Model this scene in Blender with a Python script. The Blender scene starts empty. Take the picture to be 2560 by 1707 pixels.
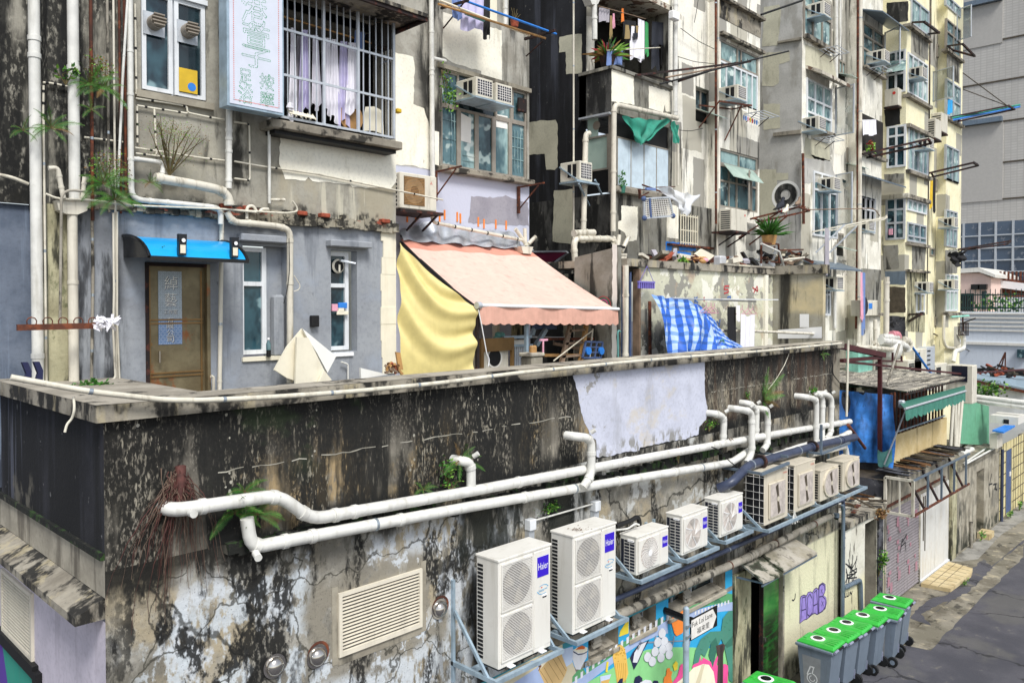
import bpy,math,random
from mathutils import Vector,noise as mnoise
R=random.Random(7)
SC=bpy.context.scene
COL=SC.collection
V=Vector
FPX=1979.0;PIT=math.radians(1.07);PSI=math.radians(43.98)
PYC=760+FPX*math.tan(PIT)
FW=V((math.cos(PSI)*math.cos(PIT),math.sin(PSI)*math.cos(PIT),-math.sin(PIT)))
RT=V((math.sin(PSI),-math.cos(PSI),0));UPV=RT.cross(FW)
CR={'Z':(0,0,.91875),'A':(0,0,2.8),'B':(560,0,2.8),'C':(960,0,2.8),'D':(1400,0,2.8),'E':(1860,0,2.8),'F':(0,460,2.6133),'G':(560,460,2.8),'H':(960,460,2.8),'I':(1500,440,3.015),'J':(2000,440,3.016),'K':(0,900,1.943),'L':(560,900,1.943),'M':(1100,880,3.015),'N':(1100,1200,3.093),'O':(1600,860,2.903),'Q':(2080,860,2.904),'R':(1600,1260,3.508),'S':(1960,1260,3.508),'T':(1150,1300,3.853),'U':(1400,1400,5.107)}
def ray(c,x,y):
 o=CR[c];a=(o[0]+x/o[2]-1280)/FPX;b=(PYC-o[1]-y/o[2])/FPX
 return FW+RT*a+UPV*b
def py_(c,Y,x,y):r=ray(c,x,y);return r*(Y/r.y)
def px_(c,X,x,y):r=ray(c,x,y);return r*(X/r.x)
def pz_(c,Z,x,y):r=ray(c,x,y);return r*(Z/r.z)
def PY(c,Y,*p):return[py_(c,Y,*q)for q in p]
def PX(c,X,*p):return[px_(c,X,*q)for q in p]
def PZ(c,Z,*p):return[pz_(c,Z,*q)for q in p]
GZ=-7.5
MATS={}
def hx(s,k=1.0):
 v=[int(s[i:i+2],16)/255 for i in(0,2,4)]
 return tuple(min(.95,k*((c/12.92)if c<=.04045 else((c+.055)/1.055)**2.4))for c in v)
class NT:
 def __init__(s,name,rough=.8,metal=0.0):
  m=bpy.data.materials.new(name);m.use_nodes=True;s.m=m;s.t=m.node_tree
  s.b=s.t.nodes['Principled BSDF'];s.b.inputs['Roughness'].default_value=rough;s.b.inputs['Metallic'].default_value=metal
  g=s.t.nodes.new('ShaderNodeNewGeometry');s.pos=g.outputs['Position']
  x=s.t.nodes.new('ShaderNodeSeparateXYZ');s.t.links.new(s.pos,x.inputs[0]);s.ax={'x':x.outputs[0],'y':x.outputs[1],'z':x.outputs[2]}
 def L(s,a,b):s.t.links.new(a,b)
 def set(s,sock,v):
  if isinstance(v,bpy.types.NodeSocket):s.L(v,sock)
  else:sock.default_value=v
 def math(s,op,a,b=0.0,clamp=False):
  n=s.t.nodes.new('ShaderNodeMath');n.operation=op;n.use_clamp=clamp;s.set(n.inputs[0],a);s.set(n.inputs[1],b);return n.outputs[0]
 def noise(s,sc,det=5.0,rough=.6,dist=0.0):
  v=s.t.nodes.new('ShaderNodeVectorMath');v.operation='MULTIPLY';s.L(s.pos,v.inputs[0]);v.inputs[1].default_value=sc if isinstance(sc,tuple)else(sc,)*3
  n=s.t.nodes.new('ShaderNodeTexNoise');s.L(v.outputs[0],n.inputs['Vector']);n.inputs['Scale'].default_value=1;n.inputs['Detail'].default_value=det
  n.inputs['Roughness'].default_value=rough;n.inputs['Distortion'].default_value=dist;return n.outputs['Fac']
 def ramp(s,f,lo,hi):
  n=s.t.nodes.new('ShaderNodeMapRange');n.interpolation_type='SMOOTHSTEP';s.set(n.inputs[0],f);n.inputs[1].default_value=lo;n.inputs[2].default_value=hi;return n.outputs[0]
 def mix(s,f,a,b):
  n=s.t.nodes.new('ShaderNodeMix');n.data_type='RGBA';s.set(n.inputs[0],f)
  s.set(n.inputs[6],a if isinstance(a,bpy.types.NodeSocket)else(*a,1));s.set(n.inputs[7],b if isinstance(b,bpy.types.NodeSocket)else(*b,1));return n.outputs[2]
 def bump(s,h,st,d=.02):
  n=s.t.nodes.new('ShaderNodeBump');n.inputs['Strength'].default_value=st;n.inputs['Distance'].default_value=d;s.L(h,n.inputs['Height']);s.L(n.outputs[0],s.b.inputs['Normal'])
 def box(s,ax,u0,u1,z0,z1,soft=.15,wob=.2,wsc=1.5):
  w=s.math('MULTIPLY',s.math('SUBTRACT',s.noise(wsc,4),.5),wob*2)
  u=s.math('ADD',s.ax[ax],w);z=s.math('ADD',s.ax['z'],w);r=None
  for c,lo,hi in((u,u0,u1),(z,z0,z1)):
   for lim,sg in((lo,1),(hi,-1)):
    if lim is None:continue
    f=s.ramp(c,lim-soft*sg,lim+soft*sg);r=f if r is None else s.math('MULTIPLY',r,f)
  return r
 def cracks(s,sc,w):
  q=s.t.nodes.new('ShaderNodeTexNoise');s.L(s.pos,q.inputs['Vector']);q.inputs['Scale'].default_value=3;q.inputs['Detail'].default_value=5
  v=s.t.nodes.new('ShaderNodeVectorMath');v.operation='MULTIPLY_ADD';s.L(q.outputs['Color'],v.inputs[0]);v.inputs[1].default_value=(.5,.5,.5);s.L(s.pos,v.inputs[2])
  n=s.t.nodes.new('ShaderNodeTexVoronoi');n.feature='DISTANCE_TO_EDGE';s.L(v.outputs[0],n.inputs['Vector']);n.inputs['Scale'].default_value=sc;return s.ramp(n.outputs['Distance'],w,w*.3)
 def blocks(s,sx,sz,thr):
  w=s.t.nodes.new('ShaderNodeVectorMath');w.operation='MULTIPLY_ADD';q=s.t.nodes.new('ShaderNodeTexNoise');s.L(s.pos,q.inputs['Vector']);q.inputs['Scale'].default_value=5;q.inputs['Detail'].default_value=4
  s.L(q.outputs['Color'],w.inputs[0]);w.inputs[1].default_value=(.10,.10,.10);s.L(s.pos,w.inputs[2])
  n=s.t.nodes.new('ShaderNodeVectorMath');n.operation='SNAP';s.L(w.outputs[0],n.inputs[0]);n.inputs[1].default_value=(sx,sx,sz)
  h=s.t.nodes.new('ShaderNodeTexWhiteNoise');s.L(n.outputs[0],h.inputs['Vector']);return s.math('GREATER_THAN',h.outputs['Value'],thr)
def _ramp(s,f,lo,hi):
 n=s.t.nodes.new('ShaderNodeMapRange');n.interpolation_type='SMOOTHSTEP';s.set(n.inputs[0],f)
 if lo<=hi:n.inputs[1].default_value=lo;n.inputs[2].default_value=hi
 else:n.inputs[1].default_value=hi;n.inputs[2].default_value=lo;n.inputs[3].default_value=1;n.inputs[4].default_value=0
 return n.outputs[0]
NT.ramp=_ramp
def grime(name,base,base2,layers=(),rough=.88,bump=.35,nsc=2.2,bsc=22,metal=0.0):
 """weathered surface: two base tones in blotches, then layers (colour, amount, [noise specs], box)"""
 t=NT(name,rough,metal)
 c=t.mix(t.ramp(t.noise(nsc,6),.38,.62),hx(base),hx(base2))
 f=t.noise(bsc,4)
 c=t.mix(t.math('MULTIPLY',t.ramp(f,.45,.75),.16),c,(.02,.02,.018))
 for col,amt,nz,bx in layers:
  m=None
  for sp in nz:
   q=t.blocks(*sp[1:])if sp[0]=='B' else t.cracks(*sp[1:])if sp[0]=='C' else t.ramp(t.noise(sp[0],6,.62),sp[1],sp[2]);m=q if m is None else t.math('MULTIPLY',m,q)
  if bx is not None:
   q=t.box(*bx);m=q if m is None else t.math('MULTIPLY',m,q)
  m=t.math('MULTIPLY',m,amt)if m is not None else amt
  c=t.mix(m,c,hx(col))
 t.L(c,t.b.inputs['Base Color'])
 if bump:t.bump(t.noise(bsc*.7,6,.7),bump,.015)
 MATS[name]=t.m;return t.m
def plain(name,col,rough=.55,metal=0.0,var=.12,sc=6,streak=0.0,dirt='3a352a',emit=0,spec=None,bump=0):
 t=NT(name,rough,metal);b=hx(col)
 c=t.mix(t.ramp(t.noise(sc,4),.3,.7),tuple(x*(1-var)for x in b),tuple(min(.95,x*(1+var*.6))for x in b))
 if streak:
  m=t.math('MULTIPLY',t.ramp(t.noise((9,9,.9),5),.5,.72),streak);c=t.mix(m,c,hx(dirt))
  m=t.math('MULTIPLY',t.ramp(t.noise(4.5,6,.7),.55,.75),streak*.7);c=t.mix(m,c,hx(dirt))
 t.L(c,t.b.inputs['Base Color'])
 if spec is not None:t.b.inputs['Specular IOR Level'].default_value=spec
 if bump:t.bump(t.noise(35,4),bump,.006)
 MATS[name]=t.m;return t.m
def glass(name,c1,c2,c3,sc=(1.6,1.6,.9),rough=.07):
 """window glass with a murky room behind it: reflective, tones in soft vertical blotches"""
 t=NT(name,rough)
 c=t.mix(t.ramp(t.noise(sc,3),.36,.6),hx(c1),hx(c2));c=t.mix(t.ramp(t.noise((2.7,2.7,3.1),2),.58,.66),c,hx(c3))
 t.L(c,t.b.inputs['Base Color']);t.b.inputs['Specular IOR Level'].default_value=.6
 t.bump(t.noise(1.7,1),.05,.02);MATS[name]=t.m
ROOT={}
class MB:
 def __init__(s,mat=None):s.v=[];s.f=[];s.mi=[];s.ms=[];s.sm=[];s.cur=0;s.mat(mat or 'concrete')
 def mat(s,n):
  if n not in s.ms:s.ms.append(n)
  s.cur=s.ms.index(n);return s
 def add(s,vs,fs,smooth=False):
  b=len(s.v);s.v+=[V(p)for p in vs]
  for f in fs:s.f.append([b+i for i in f]);s.mi.append(s.cur);s.sm.append(smooth)
  return s
 def box(s,x0,x1,y0,y1,z0,z1):
  if x0>x1:x0,x1=x1,x0
  if y0>y1:y0,y1=y1,y0
  if z0>z1:z0,z1=z1,z0
  return s.add([(x0,y0,z0),(x1,y0,z0),(x1,y1,z0),(x0,y1,z0),(x0,y0,z1),(x1,y0,z1),(x1,y1,z1),(x0,y1,z1)],[(0,3,2,1),(4,5,6,7),(0,1,5,4),(1,2,6,5),(2,3,7,6),(3,0,4,7)])
 def rbox(s,x0,x1,y0,y1,z0,z1,r=.01):
  """box with chamfered edges"""
  P=[];ix={}
  xs=(x0,x1);ys=(y0,y1);zs=(z0,z1)
  for i in(0,1):
   for j in(0,1):
    for k in(0,1):
     sx=1-2*i;sy=1-2*j;sz=1-2*k;x,y,z=xs[i],ys[j],zs[k]
     for a,p in(('x',(x,y+sy*r,z+sz*r)),('y',(x+sx*r,y,z+sz*r)),('z',(x+sx*r,y+sy*r,z))):
      ix[(i,j,k,a)]=len(P);P.append(p)
  F=[]
  for i in(0,1):F.append([ix[(i,j,k,'x')]for j,k in((0,0),(1,0),(1,1),(0,1))])
  for j in(0,1):F.append([ix[(i,j,k,'y')]for i,k in((0,0),(1,0),(1,1),(0,1))])
  for k in(0,1):F.append([ix[(i,j,k,'z')]for i,j in((0,0),(1,0),(1,1),(0,1))])
  for a in(0,1):
   for b in(0,1):
    F.append([ix[(a,b,0,'x')],ix[(a,b,1,'x')],ix[(a,b,1,'y')],ix[(a,b,0,'y')]])
    F.append([ix[(a,0,b,'x')],ix[(a,1,b,'x')],ix[(a,1,b,'z')],ix[(a,0,b,'z')]])
    F.append([ix[(0,a,b,'y')],ix[(1,a,b,'y')],ix[(1,a,b,'z')],ix[(0,a,b,'z')]])
  for i in(0,1):
   for j in(0,1):
    for k in(0,1):F.append([ix[(i,j,k,a)]for a in 'xyz'])
  return s.add(P,F)
 def poly(s,pts):return s.add(pts,[list(range(len(pts)))])
 def prism(s,pts,d):
  n=len(pts);d=V(d);pts=[V(p)for p in pts]
  return s.add(pts+[p+d for p in pts],[list(range(n))[::-1],[i+n for i in range(n)]]+[[i,(i+1)%n,(i+1)%n+n,i+n]for i in range(n)])
 def beam(s,p,q,w,h=None,up=(0,0,1)):
  p=V(p);q=V(q);h=h or w;d=(q-p).normalized();u=V(up)
  if abs(d.dot(u))>.99:u=V((0,1,0))
  a=d.cross(u).normalized();b=a.cross(d);a=a*w/2;b=b*h/2
  c=[p-a-b,p+a-b,p+a+b,p-a+b,q-a-b,q+a-b,q+a+b,q-a+b]
  return s.add(c,[(0,3,2,1),(4,5,6,7),(0,1,5,4),(1,2,6,5),(2,3,7,6),(3,0,4,7)])
 def tube(s,pts,r,n=8,cap=True):
  pts=[V(p)for p in pts];m=len(pts);b=len(s.v);rs=r if isinstance(r,(list,tuple))else[r]*m;u=None
  for i,p in enumerate(pts):
   d=(pts[min(i+1,m-1)]-pts[max(i-1,0)])
   if d.length<1e-9:d=V((0,0,1))
   d.normalize()
   if u is None:u=d.orthogonal().normalized()
   u=(u-d*u.dot(d));u=u.normalized()if u.length>1e-6 else d.orthogonal().normalized();w=d.cross(u)
   k=1.0
   if 0<i<m-1:
    c=(pts[i]-pts[i-1]).normalized().dot((pts[i+1]-pts[i]).normalized());k=1/max(.6,math.sqrt(max(.01,(1+c)/2)))
   for j in range(n):
    a=2*math.pi*j/n;s.v.append(p+(u*math.cos(a)+w*math.sin(a))*rs[i]*(k if i in(0,)else 1))
  for i in range(m-1):
   for j in range(n):
    s.f.append([b+i*n+j,b+i*n+(j+1)%n,b+(i+1)*n+(j+1)%n,b+(i+1)*n+j]);s.mi.append(s.cur);s.sm.append(True)
  if cap:
   s.add(s.v[b:b+n],[range(n-1,-1,-1)]);s.add(s.v[b+(m-1)*n:b+m*n],[range(n)])
  return s
 def cyl(s,p,q,r,n=16):return s.tube([p,q],r,n)
 def ring(s,c,nrm,r0,r1,n=24,d=0.0):
  c=V(c);nrm=V(nrm).normalized();u=nrm.orthogonal().normalized();w=nrm.cross(u);P=[]
  for j in range(n):
   a=2*math.pi*j/n;e=u*math.cos(a)+w*math.sin(a);P+=[c+e*r0,c+e*r1+nrm*d]
  return s.add(P,[(2*j,2*j+1,2*((j+1)%n)+1,2*((j+1)%n))for j in range(n)])
 def disc(s,c,nrm,r,n=20):
  c=V(c);nrm=V(nrm).normalized();u=nrm.orthogonal().normalized();w=nrm.cross(u)
  return s.poly([c+(u*math.cos(2*math.pi*j/n)+w*math.sin(2*math.pi*j/n))*r for j in range(n)])
 def ball(s,c,r,nu=12,nv=8,sc=(1,1,1)):
  P=[];c=V(c)
  for i in range(nv+1):
   t=math.pi*i/nv
   for j in range(nu):a=2*math.pi*j/nu;P.append(c+V((math.sin(t)*math.cos(a)*sc[0],math.sin(t)*math.sin(a)*sc[1],math.cos(t)*sc[2]))*r)
  return s.add(P,[(i*nu+j,(i+1)*nu+j,(i+1)*nu+(j+1)%nu,i*nu+(j+1)%nu)for i in range(nv)for j in range(nu)],True)
 def grid(s,fn,nu,nv,smooth=True):
  P=[V(fn(i/nu,j/nv))for j in range(nv+1)for i in range(nu+1)]
  return s.add(P,[(j*(nu+1)+i,j*(nu+1)+i+1,(j+1)*(nu+1)+i+1,(j+1)*(nu+1)+i)for j in range(nv)for i in range(nu)],smooth)
 def text(s,body,o,u,v,h,w=None,gap=0.0):
  """lettering laid flat: o = lower left corner, u/v = unit directions, h = height, w = total width"""
  vs,fs,x0,y0,x1,y1=glyph(body);o=V(o);u=V(u).normalized();v=V(v).normalized()
  ky=h/(y1-y0);kx=(w/(x1-x0))if w else ky
  return s.add([o+u*((a-x0)*kx)+v*((b-y0)*ky)for a,b in vs],fs)
 def wall(s,x0,x1,z0,z1,Y,holes=(),dep=.18,rev=None):
  """front wall in the plane y=Y with real openings and their reveals"""
  X=sorted({x0,x1,*[min(max(h[i],x0),x1)for h in holes for i in(0,1)]});Z=sorted({z0,z1,*[min(max(h[i],z0),z1)for h in holes for i in(2,3)]})
  for a,b in zip(X,X[1:]):
   for c,d in zip(Z,Z[1:]):
    mx,mz=(a+b)/2,(c+d)/2
    if any(h[0]<mx<h[1]and h[2]<mz<h[3]for h in holes):continue
    s.poly([(a,Y,c),(b,Y,c),(b,Y,d),(a,Y,d)])
  k=s.cur
  if rev:s.mat(rev)
  for h in holes:
   a,b,c,d=h[:4];e=Y+(h[4]if len(h)>4 else dep)
   s.poly([(a,Y,c),(a,Y,d),(a,e,d),(a,e,c)]);s.poly([(b,Y,d),(b,Y,c),(b,e,c),(b,e,d)])
   s.poly([(a,Y,d),(b,Y,d),(b,e,d),(a,e,d)]);s.poly([(b,Y,c),(a,Y,c),(a,e,c),(b,e,c)])
  s.cur=k;return s
 def split(s,name,par):
  """one object per connected piece"""
  p=list(range(len(s.v)))
  def fd(a):
   while p[a]!=a:p[a]=p[p[a]];a=p[a]
   return a
  for f in s.f:
   for a in f[1:]:p[fd(a)]=fd(f[0])
  g={}
  for i,f in enumerate(s.f):g.setdefault(fd(f[0]),[]).append(i)
  for fs in g.values():
   b=MB(s.ms[0]);b.ms=s.ms
   for i in fs:b.cur=s.mi[i];b.add([s.v[j]for j in s.f[i]],[range(len(s.f[i]))],s.sm[i])
   b.build(name,par)
 def build(s,name,par=None,tag=None,bevel=0,sub=0,origin=None):
  me=bpy.data.meshes.new(name)
  if par is not None:o0=ROOT[par.name]
  elif origin is not None:o0=V(origin)
  elif s.v:o0=V((sum(p.x for p in s.v)/len(s.v),sum(p.y for p in s.v)/len(s.v),min(p.z for p in s.v)))
  else:o0=V((0,0,0))
  me.from_pydata([p-o0 for p in s.v],[],s.f)
  for m in s.ms:me.materials.append(MATS[m])
  me.polygons.foreach_set('material_index',s.mi);me.polygons.foreach_set('use_smooth',s.sm);me.update()
  o=bpy.data.objects.new(name,me);COL.objects.link(o);ROOT[o.name]=o0
  if par is not None:o.parent=par
  else:o.location=o0
  if tag:settag(o,*tag)
  if bevel:
   b=o.modifiers.new('b','BEVEL');b.width=bevel;b.segments=1;b.limit_method='ANGLE'
  return o
_gl={}
def glyph(body):
 if body not in _gl:
  c=bpy.data.curves.new('t','FONT');c.body=body;c.fill_mode='FRONT';c.resolution_u=3;o=bpy.data.objects.new('t',c);COL.objects.link(o)
  me=bpy.data.meshes.new_from_object(o.evaluated_get(bpy.context.evaluated_depsgraph_get()))
  vs=[(p.co.x,p.co.y)for p in me.vertices];fs=[list(p.vertices)for p in me.polygons]
  ed=[(e.vertices[0],e.vertices[1])for e in me.edges];cnt={}
  for f in fs:
   for a,b in zip(f,f[1:]+f[:1]):k=(min(a,b),max(a,b));cnt[k]=cnt.get(k,0)+1
  _gl[body+'\0e']=[(vs[a],vs[b])for(a,b),n in cnt.items()if n==1]
  bpy.data.objects.remove(o);bpy.data.curves.remove(c);bpy.data.meshes.remove(me)
  _gl[body]=(vs,fs,min(a for a,b in vs),min(b for a,b in vs),max(a for a,b in vs),max(b for a,b in vs))
 return _gl[body]
def settag(o,label=None,cat=None,group=None,kind=None):
 for k,v in(('label',label),('category',cat),('group',group),('kind',kind)):
  if v:o[k]=v
 return o
def thing(name,label,cat,loc,group=None):
 o=bpy.data.objects.new(name,None);o.empty_display_size=.2;COL.objects.link(o);o.location=loc;ROOT[o.name]=V(loc)
 return settag(o,label,cat,group)
def kids(o):return[c for c in bpy.data.objects if c.parent==o]
def dup(o,loc,label=None,par=None,rz=None,sc=None):
 c=o.copy();COL.objects.link(c);ROOT[c.name]=V(loc)if loc is not None else ROOT[o.name]
 if par is not None:c.parent=par
 if loc is not None:c.location=loc
 if rz is not None:c.rotation_euler.z=rz
 if sc is not None:c.scale=sc
 if label:c['label']=label
 for ch in kids(o):dup(ch,None,None,c)
 return c
def rnd(pts,r=.12,n=4):
 """round the corners of a path"""
 pts=[V(p)for p in pts];out=[pts[0]]
 for a,b,c in zip(pts,pts[1:],pts[2:]):
  d1=min(r,(b-a).length*.45);d2=min(r,(c-b).length*.45);p=b+(a-b).normalized()*d1;q=b+(c-b).normalized()*d2
  for i in range(n+1):t=i/n;out.append(p*(1-t)**2+b*2*t*(1-t)+q*t*t)
 return out+[pts[-1]]
def jag(pts,amp=.03,step=.12,closed=True):
 """ragged outline of a brushed paint patch"""
 pts=[V(p)for p in pts];out=[]
 n=(pts[1]-pts[0]).cross(pts[2]-pts[1]).normalized()
 for a,b in zip(pts,pts[1:]+pts[:1]):
  k=max(1,int((b-a).length/step));d=(b-a).normalized().cross(n)
  for i in range(k):
   p=a+(b-a)*(i/k);out.append(p+d*(R.uniform(-amp,amp)*(1 if i else.4)))
 return out
def pipe(name,label,cat,pts,r,mat,group=None,bend=.16,joints=(),clips=0,par=None,n=12,cmat='steel',jr=1.15):
 """a pipe run; joints = fractions of the straight path where a collar sits"""
 path=rnd(pts,bend);t=None
 body=MB(mat).tube(path,r,n)
 if par is None and(joints or clips):t=thing(name,label,cat,pts[0],group)
 o=body.build('pipe' if t is not None else name,t or par,None if t is not None or par is not None else(label,cat,group))
 if joints or clips:
  L=[0]
  for a,b in zip(path,path[1:]):L.append(L[-1]+(b-a).length)
  def at(f):
   d=f*L[-1]
   for i in range(len(path)-1):
    if L[i+1]>=d:break
   seg=(path[i+1]-path[i]);return path[i]+seg*((d-L[i])/max(1e-6,seg.length)),seg.normalized()
  for f in joints:
   p,d=at(f);MB(mat).tube([p-d*r*.45,p+d*r*.45],r*jr,n).build('collar',t or o)
  for k in range(clips):
   p,d=at((k+.5)/clips);MB(cmat).tube([p-d*.015,p+d*.015],r*1.1,n).build('clip',t or o)
 return t or o
def win(par,Y,x0,x1,z0,z1,cols=(.5,),rows=(),fw=.045,fm='alu',gm='glass',proud=.04,split=None,name='window',dep=.06,sill=None):
 """window: frame with mullions, panes of glass as one sub-part; split = rows only above this column list"""
 X=[x0]+[x0+(x1-x0)*c for c in cols]+[x1];Z=[z0]+[z0+(z1-z0)*c for c in rows]+[z1]
 f=MB(fm)
 for i,x in enumerate(X):w=fw if 0<i<len(X)-1 else fw*1.1;a=min(max(x-w/2,x0),x1-w);f.box(a,a+w,Y-proud,Y-proud+dep,z0,z1)
 for i,z in enumerate(Z):
  w=fw;a=min(max(z-w/2,z0),z1-w);bx=sorted(X)
  for p,q in zip(bx,bx[1:]):f.box(p+fw*.5,q-fw*.5,Y-proud+.004,Y-proud+dep-.004,a,a+w)
 o=f.build(name,par)
 MB(gm).poly([(x0+.01,Y-proud+dep*.55,z0+.01),(x1-.01,Y-proud+dep*.55,z0+.01),(x1-.01,Y-proud+dep*.55,z1-.01),(x0+.01,Y-proud+dep*.55,z1-.01)]).build('pane',o)
 if sill:MB(sill).box(x0-.06,x1+.06,Y-.12,Y+.02,z0-.09,z0-.003).build('sill',o)
 return o
def winx(par,X,y0,y1,z0,z1,cols=(.5,),rows=(),fw=.045,fm='alu',gm='glass',proud=.04,name='window'):
 """the same on a wall that faces -X"""
 A=[y0]+[y0+(y1-y0)*c for c in cols]+[y1];Z=[z0]+[z0+(z1-z0)*c for c in rows]+[z1];f=MB(fm)
 for y in A:a=min(max(y-fw/2,y0),y1-fw);f.box(X-proud,X-proud+.06,a,a+fw,z0,z1)
 for z in Z:
  a=min(max(z-fw/2,z0),z1-fw)
  for p,q in zip(A,A[1:]):f.box(X-proud+.004,X-proud+.056,p+fw*.5,q-fw*.5,a,a+fw)
 o=f.build(name,par);xx=X-proud+.033
 MB(gm).poly([(xx,y0+.01,z0+.01),(xx,y1-.01,z0+.01),(xx,y1-.01,z1-.01),(xx,y0+.01,z1-.01)]).build('pane',o);return o
def sash(par,hinge,x_dir,w,h,fm='alu',gm='glass',ang=60):
 """an open casement leaf hinged at a vertical edge (hinge = lower corner)"""
 h0=V(hinge);a=math.radians(ang);d=V((x_dir*math.cos(a),-math.sin(a),0));f=MB(fm);z=V((0,0,1));t=.035
 for p,q in((h0,h0+z*h),(h0+d*w,h0+d*w+z*h),(h0+z*.02,h0+d*w+z*.02),(h0+z*(h-.02),h0+d*w+z*(h-.02))):f.beam(p,q,t,t*1.2,up=d.cross(z))
 o=f.build('open_sash',par);MB(gm).poly([h0+d*.02+z*.02,h0+d*(w-.02)+z*.02,h0+d*(w-.02)+z*(h-.02),h0+d*.02+z*(h-.02)]).build('pane',o);return o
def fern(name,label,at,n=9,ln=.45,out=(0,-1,.25),group=None,mat='fern',spread=1.0,droop=.8,cat='fern',seed=0,brown=0):
 r=random.Random(seed);t=MB(mat);st=MB('stem');at=V(at);out=V(out).normalized();side=out.cross(V((0,0,1))).normalized();up=side.cross(out)
 for k in range(n):
  t.mat('fern_brown' if r.random()<brown else mat)
  a=(k/(max(1,n-1))-.5)*math.pi*1.25*spread+r.uniform(-.2,.2);d=(up*math.cos(a)+side*math.sin(a)+out*r.uniform(.25,.9)).normalized();L=ln*r.uniform(.6,1.1)
  pts=[];p=at.copy();dd=d.copy();m=16
  for i in range(m+1):pts.append(p.copy());p=p+dd*(L/m);dd=(dd+V((0,0,-1))*droop*.09).normalized()
  st.tube(pts,[.005*(1-i/m*.7)for i in range(m+1)],4,False)
  for i in range(1,m):
   ax=(pts[i+1]-pts[i]).normalized();pl=ax.cross(V((r.uniform(-.3,.3),-.8,.6))).normalized();w=L*.17*math.sin(math.pi*(.18+.8*i/m))
   for sg in(1,-1):
    for e in(0,.5):
     b=pts[i]+ax*(L/m*e);q=b+(pl*sg+ax*.55).normalized()*w;h=ax*(L/m*.15)
     t.add([b-h,b+h,q+V((0,0,-w*.12))],[(0,1,2)])
 o=thing(name,label,cat,at,group);t.build('frond',o);st.build('stem',o);return o
def leafy(name,label,c,size,n,leaf=.05,mat='leaf',mat2='leaf_light',cat='plant',seed=0,stems=5,base=None,group=None,smat='stem'):
 r=random.Random(seed);c=V(c);size=V(size);t=MB(mat);base=V(base)if base is not None else c-V((0,0,size.z));st=MB(smat)
 tips=[]
 for k in range(stems):
  e=c+V((r.uniform(-1,1)*size.x*.8,r.uniform(-1,1)*size.y*.8,r.uniform(-.2,1)*size.z*.8));st.tube([base,(base+e)/2+V((r.uniform(-.05,.05),0,.03)),e],[.008,.006,.003],4,False);tips.append(e)
 for k in range(n):
  q=r.choice(tips);p=q*.55+(c+V((r.gauss(0,.5)*size.x,r.gauss(0,.5)*size.y,r.gauss(0,.5)*size.z)))*.45 if r.random()<.6 else base+(q-base)*r.uniform(.3,1)+V((r.gauss(0,.25)*size.x,r.gauss(0,.25)*size.y,r.gauss(0,.2)*size.z))
  d=V((r.uniform(-1,1),r.uniform(-1,.3),r.uniform(-.5,.8))).normalized();s=d.cross(V((r.uniform(-1,1),r.uniform(-1,1),r.uniform(-1,1)))).normalized();L=leaf*r.uniform(.6,1.3)
  t.mat(mat if r.random()<.6 else mat2).add([p,p+d*L*.5+s*L*.25,p+d*L,p+d*L*.5-s*L*.25],[(0,1,2,3)])
 o=thing(name,label,cat,base,group);t.build('foliage',o);st.build('stem',o);return o
def ellip(c,rx,rz,Y,n=22,a0=0,a1=2*math.pi):return[(c[0]+rx*math.cos(a0+(a1-a0)*i/n),Y,c[2]+rz*math.sin(a0+(a1-a0)*i/n))for i in range(n+(0 if abs(a1-a0)>6.28 else 1))]
CR['V']=(1220,1560,6.918);CR['W']=(1980,1440,5.872)
# materials
BLK=('10100e','1b1a17')
grime('concrete','a39c8b','8d8677',[('2a2822',.7,[((3,3,.7),.5,.66)],None)])
grime('pod_up','8a8478','696459',[('ad956c',.8,[(1.1,.48,.60),((18,18,6),.36,.54)],('x',3.6,9.5,-2.4,-1.35,.3,.4)),('4a463d',.75,[((3.2,3.2,.35),.42,.60)],None),('13120d',.96,[((2.0,2.0,.5),.40,.53),((38,38,16),.36,.48)],None),('0e0d0a',.97,[((4.5,4.5,.5),.34,.50),((52,52,24),.36,.50)],('x',None,None,-1.45,None,.28,.3)),('11110e',.93,[((3,3,.3),.46,.56),((30,30,6),.33,.45)],('x',None,8.2,None,None,.2,.1)),('a39c8b',.8,[((34,34,9),.56,.63),((2,2,.7),.46,.58)],None),('26341a',.6,[((1.3,1.3,1.3),.54,.64)],('x',3.2,5.6,-1.5,None,.3,.3)),('3d2a1c',.75,[((4,4,.4),.45,.6)],('x',11.7,None,-2.1,None,.1,.2)),('9a907c',.8,[((4,4,1.0),.45,.6),((30,30,12),.4,.55)],('x',11.9,16.9,-1.95,-1.45,.12,.25)),('17140f',.93,[((7,7,.5),.46,.56),((30,30,10),.36,.48)],('x',11.7,17.2,-1.3,None,.1,.2)),('8f8878',.8,[((2,2,1),.4,.55)],('x',17.15,None,None,-1.0,.05,.1)),('0b0c0a',.95,[((3,3,1.2),.34,.5),((24,24,10),.3,.42)],('x',3.3,None,-2.62,-2.05,.1,.2)),],bump=.8)
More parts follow.
